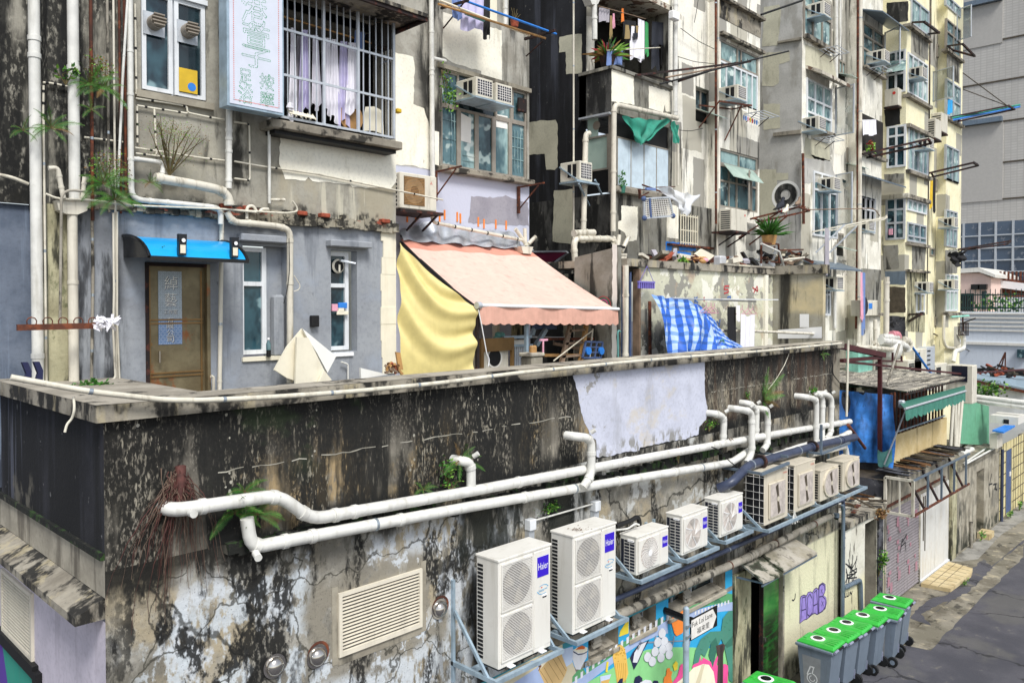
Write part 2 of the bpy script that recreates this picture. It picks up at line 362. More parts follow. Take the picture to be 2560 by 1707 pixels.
grime('pod_low','9f9b90','807c72',[('b8a784',.55,[(.9,.48,.60)],None),('6f6b60',.7,[((1.7,1.7,1.1),.50,.58),((9,9,5),.36,.55)],None),('cbd0d4',.93,[((1.25,1.25,1.0),.515,.55),((9,9,4),.40,.52)],('x',2.5,7.2,None,-2.5,.15,.3)),('c6c7c3',.8,[((1.0,1.0,1.0),.52,.56),((9,9,5),.40,.5)],('x',7.0,12.5,-4.3,None,.2,.3)),('c9cfd3',.9,[((2.2,2.2,1.1),.46,.50),((11,11,4),.40,.5)],('x',4.2,6.9,-7.0,-3.55,.15,.3)),('c5ccd0',.88,[((2.0,2.0,1.4),.485,.515),((11,11,5),.40,.5)],('x',2.6,4.2,-7.0,-2.7,.15,.3)),('8b8577',.95,[((3,3,2),.47,.50)],('x',4.2,6.1,-3.9,-2.8,.1,.3)),('3a382f',.8,[('C',1.1,.016)],('x',2.4,7.5,None,-2.3,.1,.1)),('25241d',.8,[('C',.45,.012)],None),('141310',.95,[((2.6,2.6,.8),.52,.60),((30,30,14),.38,.52)],None),('0e0e0c',.95,[((2.2,2.2,1.3),.50,.545),((22,22,10),.36,.48)],('x',2.4,4.1,None,-1.9,.2,.3)),('10150c',.93,[((3,3,.7),.38,.52)],('x',6.2,8.6,-3.1,-2.35,.1,.25)),('0e0e0c',.9,[((3,3,.9),.42,.56)],('x',6.0,7.8,None,-3.1,.2,.3)),('14130f',.95,[((3.2,3.2,.9),.42,.55),((22,22,9),.34,.47)],('x',None,None,-2.5,None,.16,.4)),('17150f',.85,[((4,4,.5),.46,.6)],('x',12.2,17.6,-4.6,-2.8,.1,.2)),('ded8b8',.96,[(1.5,.2,.4)],('x',14.9,None,None,-4.98,.03,.04)),('6f6b58',.4,[((3,3,.6),.54,.66)],('x',14.9,None,None,-4.9,.1,.2)),('23211b',.85,[((3,3,1.5),.45,.6)],('x',None,None,None,-7.1,.15,.2)),('17150f',.93,[((4,4,2),.32,.46)],('x',2.2,4.3,-2.38,None,.08,.25)),('28241c',.8,[((70,70,34),.60,.65)],None),],bump=.9)
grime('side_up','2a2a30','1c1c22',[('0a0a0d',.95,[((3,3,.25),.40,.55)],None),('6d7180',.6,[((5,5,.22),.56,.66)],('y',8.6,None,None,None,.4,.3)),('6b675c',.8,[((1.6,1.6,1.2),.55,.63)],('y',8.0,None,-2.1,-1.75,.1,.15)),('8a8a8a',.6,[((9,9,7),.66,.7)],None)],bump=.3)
grime('strip','b5ad9c','9a9384',[('4a4238',.7,[((3,3,.3),.55,.65)],None)],bump=.2)
grime('lavender','d3cbd6','c6bfca',[('8f8890',.35,[((3,3,.3),.55,.68)],None)],bump=.15)
grime('cap','a9a294','8f887b',[('141310',.85,[((2.6,2.6,2.6),.56,.62),((14,14,8),.38,.5)],None),('d9d2bb',.7,[((3,3,3),.5,.62)],('x',9.0,None,None,None,.5,.5))],bump=.5)
grime('capside','a19a8b','7c7568',[('12110f',.95,[((2.2,2.2,2.0),.46,.54),((9,9,3),.33,.5)],None),('b5a98a',.6,[((4,4,1),.55,.63)],None)],bump=.5)
grime('whitepaint','c9ccda','bec1cf',[('9fa0a6',.5,[((2.2,2.2,.5),.55,.66)],None),('8d8a84',.85,[((5,5,5),.60,.63)],('x',None,9.2,None,None,.25,.3)),('7d7a70',.8,[((6,6,3),.50,.58)],('x',None,None,None,-2.0,.06,.12)),('c9bda2',.55,[((1.1,1.1,1.6),.55,.66)],None),('8a7f72',.6,[((8,8,.5),.64,.7)],None)],bump=.35)
grime('mossblack','1a1c16','10110d',[('2d4a1c',.85,[((5,5,5),.52,.6)],None),('6f6b60',.6,[((7,7,5),.58,.66)],None)],bump=.8)
grime('pilaster','b9b494','989275',[('15170e',.92,[((5,5,.8),.48,.58)],None),('3b4a22',.6,[((9,9,4),.58,.66)],None)],bump=.7)
grime('limeline','b5b1a3','938f82',bump=.5)
plain('pvc','dbdad3',.42,streak=.42,dirt='8f8a7a',sc=5,spec=.4)
plain('pvc_dirty','d6d0c0',.45,streak=.62,dirt='6a6048',sc=2.5)
plain('conduit','d9d3c1',.5,streak=.45,dirt='6b6250')
plain('pipe_navy','3a4258',.4,streak=.25,dirt='15161a')
plain('pipe_steel','6f7e8c',.4,.25,streak=.3)
grime('pipe_grey','a39d90','8a8477',[('2a2720',.85,[((6,6,2),.52,.62)],None),('1b1a16',.9,[((2.2,2.2,2.2),.6,.66)],None)],bump=.4)
plain('steel','a9b3bb',.38,.65,streak=.2,dirt='5a5f62')
plain('galv','a3b7c4',.42,.35,var=.2,streak=.25,dirt='5f6a70')
plain('black','0c0c0d',.6,var=.2);plain('blackgloss','0e0f12',.25,var=.2)
plain('casing','e2dfd6',.42,var=.04,streak=.24,dirt='9b937d',sc=1.5)
plain('casing_tan','cfc6b2',.45,var=.05,streak=.4,dirt='8b8069',sc=2)
plain('casing_old','d8d3c3',.5,var=.06,streak=.4,dirt='70664e',sc=2)
plain('slot','07090f',.7);plain('slotblue','0b1126',.5);plain('fanback','51483a',.6,var=.4,sc=7)
plain('fanblade','8d8470',.5,var=.2);plain('wire','e6e3dd',.4,var=.02);plain('fanlight','c3b9b0',.5,var=.25,sc=9)
plain('badge','3a1fc4',.35,var=.02);plain('white','f2f2f2',.5,var=.03);plain('swoosh','3aa7d8',.5);plain('red','d2372a',.5);plain('toshred','d8654f',.5)
plain('chrome','c9c4bd',.12,.95,var=.15);plain('brick','9a4a32',.85,var=.35,sc=14)
plain('louvre','ded6c3',.5,var=.04,streak=.15);plain('louvre_dark','1d1a15',.7)
plain('alu','c6cbd0',.42,.35,var=.1,streak=.2);plain('alu_white','dfe2e4',.45,var=.05,streak=.2);plain('alu_brown','9c9488',.5,.2,streak=.3)
grime('rust','5e3424','3a2018',[('8a4a2a',.6,[((8,8,8),.5,.62)],None)],bump=.4)
grime('iron','2b1d1b','1b1413',[('5b2f22',.7,[((7,7,7),.52,.62)],None)],bump=.3)
plain('maroon','4a1c1e',.6,var=.25,streak=.2)
glass('glass','1d363c','55747a','a6b8b4',(2.6,2.6,1.6));glass('glass_dark','0f1a1e','2a3c42','56676a');glass('glass_pale','3f5f66','9bb8b6','cddbd6',(2.2,2.2,1.3));glass('glass_blue','12242e','35545e','7c979c',(3,3,2))
MATS['glass_clear']=MATS['glass'].copy();MATS['glass_clear'].name='glass_clear';MATS['glass_clear'].node_tree.nodes['Principled BSDF'].inputs['Alpha'].default_value=.45
glass('glass_milk','9db3a8','b4c8bb','a8bdb0')
plain('fern','3f7d22',.6,var=.45,sc=12);plain('fern_brown','80602f',.7,var=.4,sc=12);plain('leaf','356b1f',.55,var=.45,sc=10);plain('leaf_light','79a83c',.55,var=.35,sc=10);plain('stem','5d5230',.7)
plain('root','54302a',.8,var=.4,sc=20);plain('root_light','6e5a4c',.8,var=.3,sc=20)
plain('deadleaf','6b4a2a',.8,var=.4,sc=20)
for n,c in dict(blue='2fa9dc',lilac='a9bbdf',paleblue='c4d3ea',green='8fd48c',dkgreen='3f7d5c',midgreen='5fa36c',palm='4a8a78',palmdk='35705f',trunk='4b3a37',trunkdk='33272a',pink='f0539a',cream='f3ead0',tan='d9b77e',tanline='a5804c',waffle='ecc05e',waffledk='c9962f',orange='f58a35',orangedk='dd6c2a',navy='1b2047',bun='dfe1e6',bunline='9aa0ad',beer='d4ad5e',teal='3c93a2',yellow='f2da40',biege='d8cdae',brown='8a5a38',grey='8a93a0',purple='5a3a9c',panelgreen='2f9a86',panelblue='2a5f8f',panelnavy='1b3558').items():plain('m_'+n,c,.7,var=.06,sc=5,streak=.10,dirt='77705f')
# podium block along the lane
PW=6.9;PX0=2.33;PX1=17.55;CZ=-.82
pod=thing('podium_building','low mould-blackened concrete block along the lane carrying the terrace','building',(PX0,PW,GZ))
holes=[(8.69,9.4,-5.0,-4.68,.32),(9.67,10.38,-5.0,-4.68,.32),(10.73,12.54,-5.0,-4.68,.32),(13.41,14.82,-7.5,-5.05,.5)]
MIDZ=-2.2
w=MB('pod_up').wall(PX0,PX1,MIDZ,CZ-.14,PW)
w.mat('pod_low').wall(PX0,PX1,GZ,MIDZ,PW,holes,rev='concrete')
w.mat('pod_up').poly([(PX1,PW,GZ),(PX1,11,GZ),(PX1,11,CZ-.14),(PX1,PW,CZ-.14)])
pan=PY('M',PW-.004,(1000,165),(1040,300),(1065,450),(1105,560),(1130,620),(1175,660),(1180,790),(1290,780),(1400,750),(1500,740))+PY('O',PW-.004,(0,750),(120,725),(250,700),(330,690),(425,655),(430,600),(480,550),(490,480),(470,330),(467,112))
w.mat('whitepaint').poly(jag(pan,.014,.06))
for a,b in(((3.3,-1.53),(8.3,-1.56)),((12.0,-1.5),(14.3,-1.51)),((15.2,-1.5),(17.1,-1.5))):
 n=60;top=[(a[0]+(b[0]-a[0])*i/n,PW-.003,a[1]+.008+R.uniform(-.01,.012))for i in range(n+1)];bot=[(p[0],p[1],p[2]-.006-R.uniform(0,.009))for p in top[::-1]]
 for i in range(n):
  if R.random()<.7:w.mat('limeline').poly([top[i],bot[n-i],bot[n-i-1],top[i+1]])
for _ in range(26):
 x=R.choice((2.62,4.3,5.55,6.55,7.6,3.4,12.4,15))+R.uniform(-.03,.03);z=R.uniform(-1.9,-1.0);r=R.uniform(.008,.02)
 w.mat('limeline').poly([(x+r*math.cos(a)*R.uniform(.6,1.2),PW-.003,z+r*math.sin(a)*R.uniform(.7,1.5))for a in(0,1,2,3,4,5)])
w.mat('mossblack')
for a,b,zz,hh in((3.35,6.0,-2.22,.09),(6.1,8.5,-2.38,.08),(8.7,12.3,-2.46,.12),(12.3,17.4,-2.62,.1)):
 n=int((b-a)/.1);P=[]
 for i in range(n):
  x=a+(b-a)*i/n;d=.05+R.uniform(0,.05);h=hh*R.uniform(.6,1.2);w.box(x,x+(b-a)/n*.98,PW-d,PW+.05,zz-h,zz+R.uniform(0,.05))
w.mat('pilaster').box(12.80,13.40,PW-.05,PW+.1,GZ,-4.82)
w.build('front_wall',pod)
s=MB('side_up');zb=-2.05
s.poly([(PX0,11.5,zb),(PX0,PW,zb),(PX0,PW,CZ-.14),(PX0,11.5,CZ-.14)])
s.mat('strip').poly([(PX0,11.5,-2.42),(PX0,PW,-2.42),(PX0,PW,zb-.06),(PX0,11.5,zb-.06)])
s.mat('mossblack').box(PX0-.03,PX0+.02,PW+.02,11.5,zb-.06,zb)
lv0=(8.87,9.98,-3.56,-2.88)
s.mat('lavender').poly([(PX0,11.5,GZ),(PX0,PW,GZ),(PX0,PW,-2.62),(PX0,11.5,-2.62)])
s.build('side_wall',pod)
l=MB('capside');l.add([(PX0+.02,6.93,-2.42),(PX0-.22,6.93,-2.53),(PX0-.22,6.93,-2.60),(PX0+.02,6.93,-2.60)]+[(PX0+.02,11.5,-2.42),(PX0-.22,11.5,-2.53),(PX0-.22,11.5,-2.60),(PX0+.02,11.5,-2.60)],[(0,1,2,3),(7,6,5,4),(0,4,5,1),(1,5,6,2),(2,6,7,3)])
l.build('drip_ledge',pod)
def louvre(par,pts,axis,n,d=.03):
 """framed slatted vent; pts = (u0,u1,z0,z1) on the wall plane"""
 u0,u1,z0,z1,P=pts;f=MB('louvre');fw=.04
 B=(lambda a,b,c,e,z,y:f.box(a,b,P+c,P+e,z,y))if axis=='y' else(lambda a,b,c,e,z,y:f.box(P+c,P+e,a,b,z,y))
 for a,b,z,y in((u0,u0+fw,z0,z1),(u1-fw,u1,z0,z1),(u0+fw,u1-fw,z0,z0+fw),(u0+fw,u1-fw,z1-fw,z1)):B(a,b,-d,.02,z,y)
 f.mat('louvre_dark');B(u0+fw,u1-fw,-.004,.0,z0+fw,z1-fw)
 o=f.build('louvre_vent',par);g=MB('louvre');h=(z1-z0-2*fw)/n
 for i in range(n):
  z=z0+fw+h*i
  q=[(-.006,z+h*.47),(-d*.9,z+h*.32),(-d*.9,z+h*.05),(-.006,z+h*.2)]
  pr=[(u0+fw,P+a,b)for a,b in q]if axis=='y' else[(P+a,u0+fw,b)for a,b in q]
  g.prism(pr,(u1-u0-2*fw,0,0)if axis=='y' else(0,u1-u0-2*fw,0))
 g.build('slats',o)
louvre(pod,(4.57,5.67,-3.63,-2.97,PW),'y',16)
louvre(pod,(8.87,9.98,-3.56,-2.88,PX0),'x',17)
fr=MB('concrete');fr.box(4.5,4.57,PW-.006,PW+.01,-3.7,-2.9);fr.box(5.67,5.74,PW-.006,PW+.01,-3.7,-2.9);fr.box(4.57,5.67,PW-.006,PW+.01,-3.72,-3.63);fr.build('vent_surround',pod)
c=MB('cap')
c.mat('capside').box(PX0-.08,PX1+.05,PW-.08,PW+.34,CZ-.14,CZ);c.box(PX0-.08,PX0+.95,PW+.34,12.0,CZ-.14,CZ)
c.mat('cap').poly([(PX0-.08,PW-.08,CZ+.004),(PX1+.05,PW-.08,CZ+.004),(PX1+.05,PW+.34,CZ+.004),(PX0-.08,PW+.34,CZ+.004)]);c.poly([(PX0-.08,PW+.34,CZ+.004),(PX0+.95,PW+.34,CZ+.004),(PX0+.95,12,CZ+.004),(PX0-.08,12,CZ+.004)])
c.build('coping',pod)
MB('concrete').box(PX0+.3,PX1,PW+.2,12.5,-2.2,-2.0).build('terrace_floor',pod)
for k,(x,z)in enumerate(((3.85,-3.48),(4.32,-3.54),(5.94,-3.51),(3.35,-3.62))):
 d=thing('vent_dome',['polished vent dome low on the stained wall, left of its twin','polished vent dome with rusty brick rim left of the louvre','polished vent dome to the right of the white louvre','vent dome cut by the lower edge of the photo'][k],'vent dome',(x,PW,z),'polished vent domes on the stained wall')
 MB('chrome').ball((x,PW-.01,z),.095,16,10,(1,.85,1)).build('dome',d);MB('chrome').ring((x,PW-.012,z),(0,-1,0),.093,.118,24,.0).build('flange',d)
 if k in(1,2):MB('rust').ring((x+.015,PW-.006,z+.022),(0,-1,0),.10,.128,20,.0).build('brick_rim',d)
def cowl(name,label,c,r,n=(0,-1,0)):
 c=V(c);n=V(n);o=thing(name,label,'vent',c,'round extractor cowls in the small windows')
 MB('fanback').tube([c,c+n*.1],r,18).build('housing',o);b=MB('ventbeige0' if 0 else 'pipe_grey')
 for k in(-1,0,1):z=k*r*.6;h=math.sqrt(max(.01,r*r-z*z));b.add([c+n*.10+V((-h,0,z-r*.28)),c+n*.10+V((h,0,z-r*.28)),c+n*.10+V((h*.95,0,z+r*.25)),c+n*.10+V((-h*.95,0,z+r*.25)),c+n*.15+V((-h,0,z-r*.34)),c+n*.15+V((h,0,z-r*.34))],[(4,5,2,3),(4,0,3),(5,2,1),(0,1,5,4)])
 b.build('flap',o);return o
for a,b,cols in((8.69,9.4,(.5,)),(9.67,10.38,(.5,)),(10.73,12.54,(.27,.60))):
 win(pod,PW+.28,a,b,-5.0,-4.68,cols,(),.03,'alu','glass_dark',.04)
 st=MB('strip');st.prism([(a-.01,PW-.03,-5.03),(a-.01,PW+.26,-4.93),(a-.01,PW+.26,-5.0),(a-.01,PW-.03,-5.08)],(b-a+.02,0,0));st.build('window_sill',pod)
for k,(x,l)in enumerate(((8.98,'round extractor cowl in the leftmost small window above the mural'),(9.98,'round extractor cowl in the middle small window above the mural'),(11.42,'round extractor cowl in the wide small window above the mural'))):cowl('extractor_cowl',l,(x,PW+.20,-4.83),.10)
mu=MB('m_blue');LV=[0]
def paint(mat,pts,c='U'):
 LV[0]+=1;y=PW-.003-LV[0]*.00012;mu.mat(mat).poly([py_(c,y,*p)if c else(p[0],y,p[1])for p in pts])
MX0,MX1=6.35,12.79
for a,b,z0,z1 in((MX0,8.69,-5.0,-4.68),(9.4,9.67,-5.0,-4.68),(10.38,10.73,-5.0,-4.68),(12.54,MX1,-5.0,-4.68),(MX0,MX1,GZ,-5.08),(MX0,MX1,-4.68,-4.60)):
 mu.mat('m_teal' if z1==-4.60 else 'm_blue').poly([(a,PW-.003,z0),(b,PW-.003,z0),(b,PW-.003,z1),(a,PW-.003,z1)])
paint('m_biege',[(-40,1017),(560,700),(1290,340),(1290,420),(1460,640),(1520,820),(1480,1017)],'V')
paint('m_lilac',[(430,1017),(720,830),(920,690),(720,640),(1010,560),(860,690),(940,900),(980,1017)],'V')
paint('m_paleblue',[(1280,430),(1470,380),(1460,660),(1340,740),(1290,640)],'V')
paint('m_tan',[(870,790),(1130,450),(1240,430),(1290,560),(1370,770),(1340,860),(1280,980),(1260,1017),(975,1017)],'V');
for a,b in(((965,745),(1120,1017)),((1040,655),(1230,960)),((1110,570),(1310,900)),((1160,490),(1340,800)),((900,800),(1030,1010))):paint('m_tanline',[a,(a[0]+9,a[1]-4),(b[0]+9,b[1]-4),b],'V')
paint('m_cream',[(860,780),(1010,560),(1150,440),(1130,480),(1060,600),(905,770)],'V');paint('m_brown',[(870,790),(905,705),(930,710),(880,805)],'V')
paint('m_bun',[(1470,430),(1720,420),(1710,560),(1640,690),(1600,780),(1520,775),(1490,700),(1460,590)],'V');paint('m_cream',[(1480,440),(1540,395),(1640,370),(1720,400),(1720,450),(1650,490),(1560,495)],'V')
paint('m_orangedk',[(1515,440),(1560,390),(1630,360),(1680,385),(1670,425),(1590,430)],'V');paint('m_navy',[(1472,455),(1560,510),(1660,495),(1722,455),(1720,475),(1650,515),(1560,530),(1475,480)],'V')
paint('m_green',[(-100,1800),(330,1568),(640,1390),(900,1230),(1100,1140),(1300,1110),(1500,1105),(1700,1110),(2205,1130),(2205,1568),(2205,2600),(-100,2600)])
paint('m_midgreen',[(1620,620),(1700,570),(1790,540),(1870,520),(1940,490),(2030,460),(2100,410),(2200,430),(2200,540),(2100,540),(1900,580),(1700,640)])
paint('m_dkgreen',[(1750,600),(1780,545),(1820,530),(1850,560),(1880,580)]);paint('m_dkgreen',[(1960,550),(2000,470),(2050,510),(2070,540)])
paint('m_midgreen',[(160,1480),(230,1400),(300,1380),(330,1440),(420,1310),(500,1230),(540,1290),(620,1180),(720,1100),(830,1030),(980,950),(900,1080),(760,1190),(520,1340),(330,1500),(150,1620)])
paint('m_dkgreen',[(640,1180),(690,1120),(760,1080),(720,1180),(660,1230)]);paint('m_dkgreen',[(1220,790),(1270,730),(1330,760),(1340,800),(1240,840)])
paint('m_lilac',[(150,1700),(150,1560),(330,1450),(600,1270),(820,1110),(1000,990),(1200,870),(1370,760),(1375,850),(1380,930),(1250,960),(1080,1030),(850,1180),(640,1340),(430,1500),(300,1600)])
paint('m_lilac',[(1640,690),(1750,630),(1900,590),(2050,555),(2205,530),(2205,640),(2080,650),(1900,680),(1750,720),(1640,760)])
for i in range(17):
 t=i/16;x=190+t*1170;z=1560-t*790+(-60*math.sin(t*3.1));paint('m_bun',[(x,z-70),(x+32,z-92),(x+30,z-10),(x,z+14)])
for i in range(11):
 x=1720+i*42;z=690-i*14;paint('m_bun',[(x,z-38),(x+20,z-46),(x+20,z+2),(x,z+10)])
paint('m_grey',[(320,1390),(340,1340),(345,1300),(316,1310)]);
for a in(1190,1430,1560,1640):paint('m_grey',[(a,1100),(a+12,1100),(a+40,960),(a+26,960)])
paint('m_grey',[(1040,1040),(1640,1015),(1640,1030),(1040,1062)])
paint('m_yellow',[(752,975),(770,900),(860,760),(878,770),(876,930)])
paint('m_waffle',[(672,1230),(690,1150),(740,1085),(790,1080),(830,1130),(850,1230),(872,1440),(850,1510),(790,1568),(730,1568),(705,1400)])
for i in range(6):paint('m_waffledk',[(700+i*27,1310),(706+i*27,1309),(742+i*20,1560),(736+i*20,1562)])
for k in range(22):x=690+R.random()*130;z=1120+R.random()*170;paint('m_waffledk',[(x,z),(x+12,z-8),(x+20,z+2),(x+8,z+9)])
paint('m_navy',[(895,1240),(930,1170),(1000,1080),(1140,1015),(1060,1160),(1010,1280),(945,1395)]);paint('m_bun',[(930,1300),(950,1180),(1010,1080),(1110,1035),(1040,1180),(985,1305)])
o_=py_('U',PW-.026,1000,1150);mu.mat('black').text('飲茶',o_,V((.75,0,.66)),V((-.66,0,.75)),.065)
paint('m_paleblue',[(512,1480),(655,1450),(600,1600),(520,1600)]);paint('m_beer',[(525,1540),(640,1510),(610,1600),(525,1620)]);paint('m_yellow',[(582,1420),(596,1290),(622,1295),(606,1430)])
def bun(x,z,r=50):
 q=[(x+r*math.cos(a)*.92,z-r*.12*math.cos(a)-r*1.18*math.sin(a))for a in[i*.349 for i in range(18)]];paint('m_bunline',[(x+(a-x)*1.06,z+(b-z)*1.06)for a,b in q]);paint('m_bun',q)
 paint('m_bun',[(x-18,z-r*1.05),(x-20,z-r*1.35),(x-5,z-r*1.2),(x+2,z-r*1.42),(x+10,z-r*1.2),(x+22,z-r*1.32),(x+18,z-r)])
for x,z in((1305,930),(1250,1045),(1335,1035),(1390,1110),(1310,1140),(1215,1165),(1395,1200),(1120,1235),(1290,1240),(1180,1290)):bun(x,z)
paint('m_orange',[(1510,690),(1560,640),(1600,640),(1645,700),(1635,800),(1560,930),(1490,965),(1460,930),(1425,800),(1440,710)]);paint('m_orangedk',[(1510,690),(1580,715),(1645,690),(1640,715),(1580,735),(1508,708)])
paint('m_pink',[(1430,1568),(1500,1470),(1540,1330),(1590,1305),(1625,1340),(1600,1450),(1500,1568)]);paint('m_pink',[(1690,1350),(1790,1190),(1800,1290),(1830,1240),(1960,1310),(2030,1180),(2000,1340),(2110,1320),(2150,1340),(2140,1568),(1690,1568)])
paint('m_palm',[(1700,1330),(1730,1150),(1800,1000),(1920,910),(2060,900),(2080,740),(2150,650),(2205,640),(2205,1560),(2160,1530),(2140,1300),(2100,1100),(2060,1000),(1990,1150),(1950,1360),(1900,1210),(1930,1050),(1850,1230),(1800,1190),(1770,1300)])
paint('m_palmdk',[(1900,1200),(1930,1050),(1990,980),(2020,1080),(1990,1200),(1950,1370)]);paint('m_palmdk',[(2100,1080),(2205,960),(2205,1080),(2130,1120)])
for x,z in((1830,980),(1870,960),(1790,1120),(2090,830),(2120,780),(2160,750),(1900,1020),(2150,870)):paint('m_palmdk',[(x,z),(x+10,z+26),(x+34,z+14),(x+14,z+16)])
paint('m_trunk',[(1990,1090),(2080,1060),(2110,1080),(2085,1200),(2080,1700),(2000,1700),(2020,1250)]);paint('m_trunkdk',[(2045,1090),(2085,1075),(2075,1200),(2070,1700),(2045,1700)])
paint('m_cream',[(1480,1568),(1620,1460),(1700,1370),(1830,1320),(1900,1330),(1960,1420),(1990,1600),(1480,1700)]);paint('m_biege',[(1720,1600),(1810,1330),(1850,1322),(1780,1600)]);paint('m_biege',[(1540,1570),(1600,1490),(1640,1460),(1590,1580)])
paint('m_orange',[(1320,1568),(1330,1490),(1355,1470),(1365,1380),(1400,1370),(1410,1410),(1435,1420),(1420,1480),(1435,1568)]);paint('m_yellow',[(1440,1340),(1480,1280),(1505,1310),(1500,1390),(1460,1410)])
paint('m_navy',[(945,1568),(960,1490),(1010,1465),(1050,1500),(1055,1568)]);paint('m_navy',[(1180,1568),(1200,1530),(1250,1535),(1260,1568)]);paint('m_bun',[(1000,1700),(1020,1560),(1090,1520),(1160,1530),(1200,1600),(1200,1700)]);paint('m_navy',[(730,1568),(770,1510),(805,1500),(800,1590)])
mu.build('mural',pod)
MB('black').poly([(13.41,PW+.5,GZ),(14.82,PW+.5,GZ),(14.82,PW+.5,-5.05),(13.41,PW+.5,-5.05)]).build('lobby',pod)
grime('doorgreen','27782f','5a9a4c',[('17140f',.95,[((2,2,2),.2,.5)],('x',None,None,None,-5.95,.2,.1)),('7a7260',.8,[((2,2,.5),.4,.6)],('x',None,None,-5.6,None,.2,.1)),('1f6a28',.6,[((2,2,14),.5,.6)],None)],rough=.3,bump=.1)
d=MB('doorgreen').box(14.12,14.80,PW+.08,PW+.12,GZ+.02,-5.07).build('door',pod);MB('iron').box(14.10,14.125,PW+.06,PW+.14,GZ+.02,-5.07).build('edge_rail',d);MB('chrome').box(14.16,14.22,PW+.05,PW+.08,-6.46,-6.38).build('handle',d)
MB('alu_brown').box(13.42,13.50,PW+.1,PW+.2,GZ,-5.06).build('door_frame',pod)
grime('hoodtop','b3ada0','98917f',[('22301a',.92,[((4,4,4),.45,.56)],('x',None,13.75,None,None,.15,.2)),('3a352c',.7,[((4,4,4),.55,.65)],None)],bump=.6)
h=MB('hoodtop');e=[V((12.92,PW,-4.6)),V((15.05,PW,-4.6)),V((14.95,6.28,-4.8)),V((12.72,6.28,-4.8))];m1=V((13.62,PW,-4.6));m2=V((13.5,6.28,-4.86))
h.prism([e[0],m1,m2,e[3]],(0,0,.04));h.prism([m1+V((0,0,.03)),e[1],e[2],m2+V((0,0,.05))],(0,0,.035))
ho=h.build('door_hood',None,('sagging mossy sheet hood over the dark doorway','door hood'))
b=MB('pipe_steel');b.beam((12.86,PW,-4.86),(12.86,6.3,-4.84),.03);b.beam((14.98,PW,-4.86),(14.98,6.3,-4.83),.03);b.beam((12.72,6.3,-4.85),(14.95,6.3,-4.83),.025);b.build('bracket',pod)
for n,cl in(('gr_purple','9a84cf'),('gr_line','3a2f5c'),('gr_light','c8b8ea'),('gr_black','23252a')):plain(n,cl,.7,var=.15,sc=12)
g=MB('gr_line');Yg=PW-.004
def gp(mat,pts,dy=0,c='W'):g.mat(mat).poly([py_(c,Yg-dy,*p)for p in pts])
def stroke(pts,wd,mat,c,dy=0):
 P=[py_(c,Yg-dy,*p)for p in pts]
 for a,b in zip(P,P[1:]):
  d=(b-a).normalized().cross(V((0,1,0)))*wd/2;g.mat(mat).poly([a-d,b-d,b+d,a+d])
LET=[[(112,690),(120,330),(135,290),(175,272),(215,285),(222,600),(216,628),(175,640),(150,660)],[(205,300),(235,235),(275,222),(300,245),(305,545),(285,570),(215,632)],[(298,240),(330,185),(360,168),(388,190),(385,550),(370,560),(330,540),(300,560)],[(385,190),(400,130),(450,92),(490,120),(495,200),(460,270),(500,310),(508,380),(490,470),(430,520),(385,550)]]
LET=[[(a if 112<a<508 else a,b)for a,b in q]for q in LET]
for q in LET:
 cx_=sum(a for a,b in q)/len(q);cy_=sum(b for a,b in q)/len(q);gp('gr_line',jag([V((cx_+(a-cx_)*1.05,0,cy_+(b-cy_)*1.03))for a,b in q],1,30)and[(cx_+(a-cx_)*1.05,cy_+(b-cy_)*1.03)for a,b in q]);gp('gr_purple',[(cx_+(a-cx_)*.93,cy_+(b-cy_)*.96)for a,b in q],.002)
for q in([(130,650),(152,310),(198,300),(216,610)],[(142,500),(206,480)],[(292,320),(264,255),(230,310),(226,560),(262,585),(295,530)],[(308,545),(322,240),(362,200),(382,545)],[(314,430),(380,400)],[(398,200),(396,540),(450,510),(495,430),(488,335),(450,290),(402,300)],[(450,290),(484,230),(478,135),(440,108),(402,150),(398,200)]):stroke(q,.024,'gr_line','W',.004)
for q in([(425,190),(450,250)],[(448,185),(422,250)],[(432,360),(462,430)],[(460,365),(430,435)]):stroke(q,.014,'gr_line','W',.004)
g2,g=g,MB('gr_black');stroke([(50,250),(45,320),(25,355),(0,345)],.03,'gr_black','W');g.build('paint_mark',pod);g=g2
g.build('graffiti',pod)
bp=thing('mural_panel','dark-framed panel of blue and purple facets at the foot of the side wall','panel',(PX0,8.7,-5.5))
f=MB('black');f.box(PX0-.06,PX0-.003,8.62,8.74,-6.2,-3.60);f.box(PX0-.06,PX0-.003,8.74,10.9,-3.68,-3.56);f.build('frame',bp)
f=MB('m_panelblue');xx=PX0-.02
Pn=[[(8.74,-3.68),(10.0,-3.68),(9.6,-4.4),(8.74,-4.5)],[(8.74,-4.5),(9.6,-4.4),(9.4,-6.0),(8.74,-6.0)],[(10.0,-3.68),(10.9,-3.68),(10.9,-4.6),(10.2,-4.9),(9.6,-4.4)],[(9.6,-4.4),(10.2,-4.9),(10.1,-6.0),(9.4,-6.0)],[(10.2,-4.9),(10.9,-4.6),(10.9,-6),(10.1,-6.0)]]
for q,m in zip(Pn,('m_panelgreen','m_panelblue','m_purple','m_panelnavy','m_panelblue')):f.mat(m).poly([(xx,a,b)for a,b in q][::-1])
f.build('panel_face',bp)
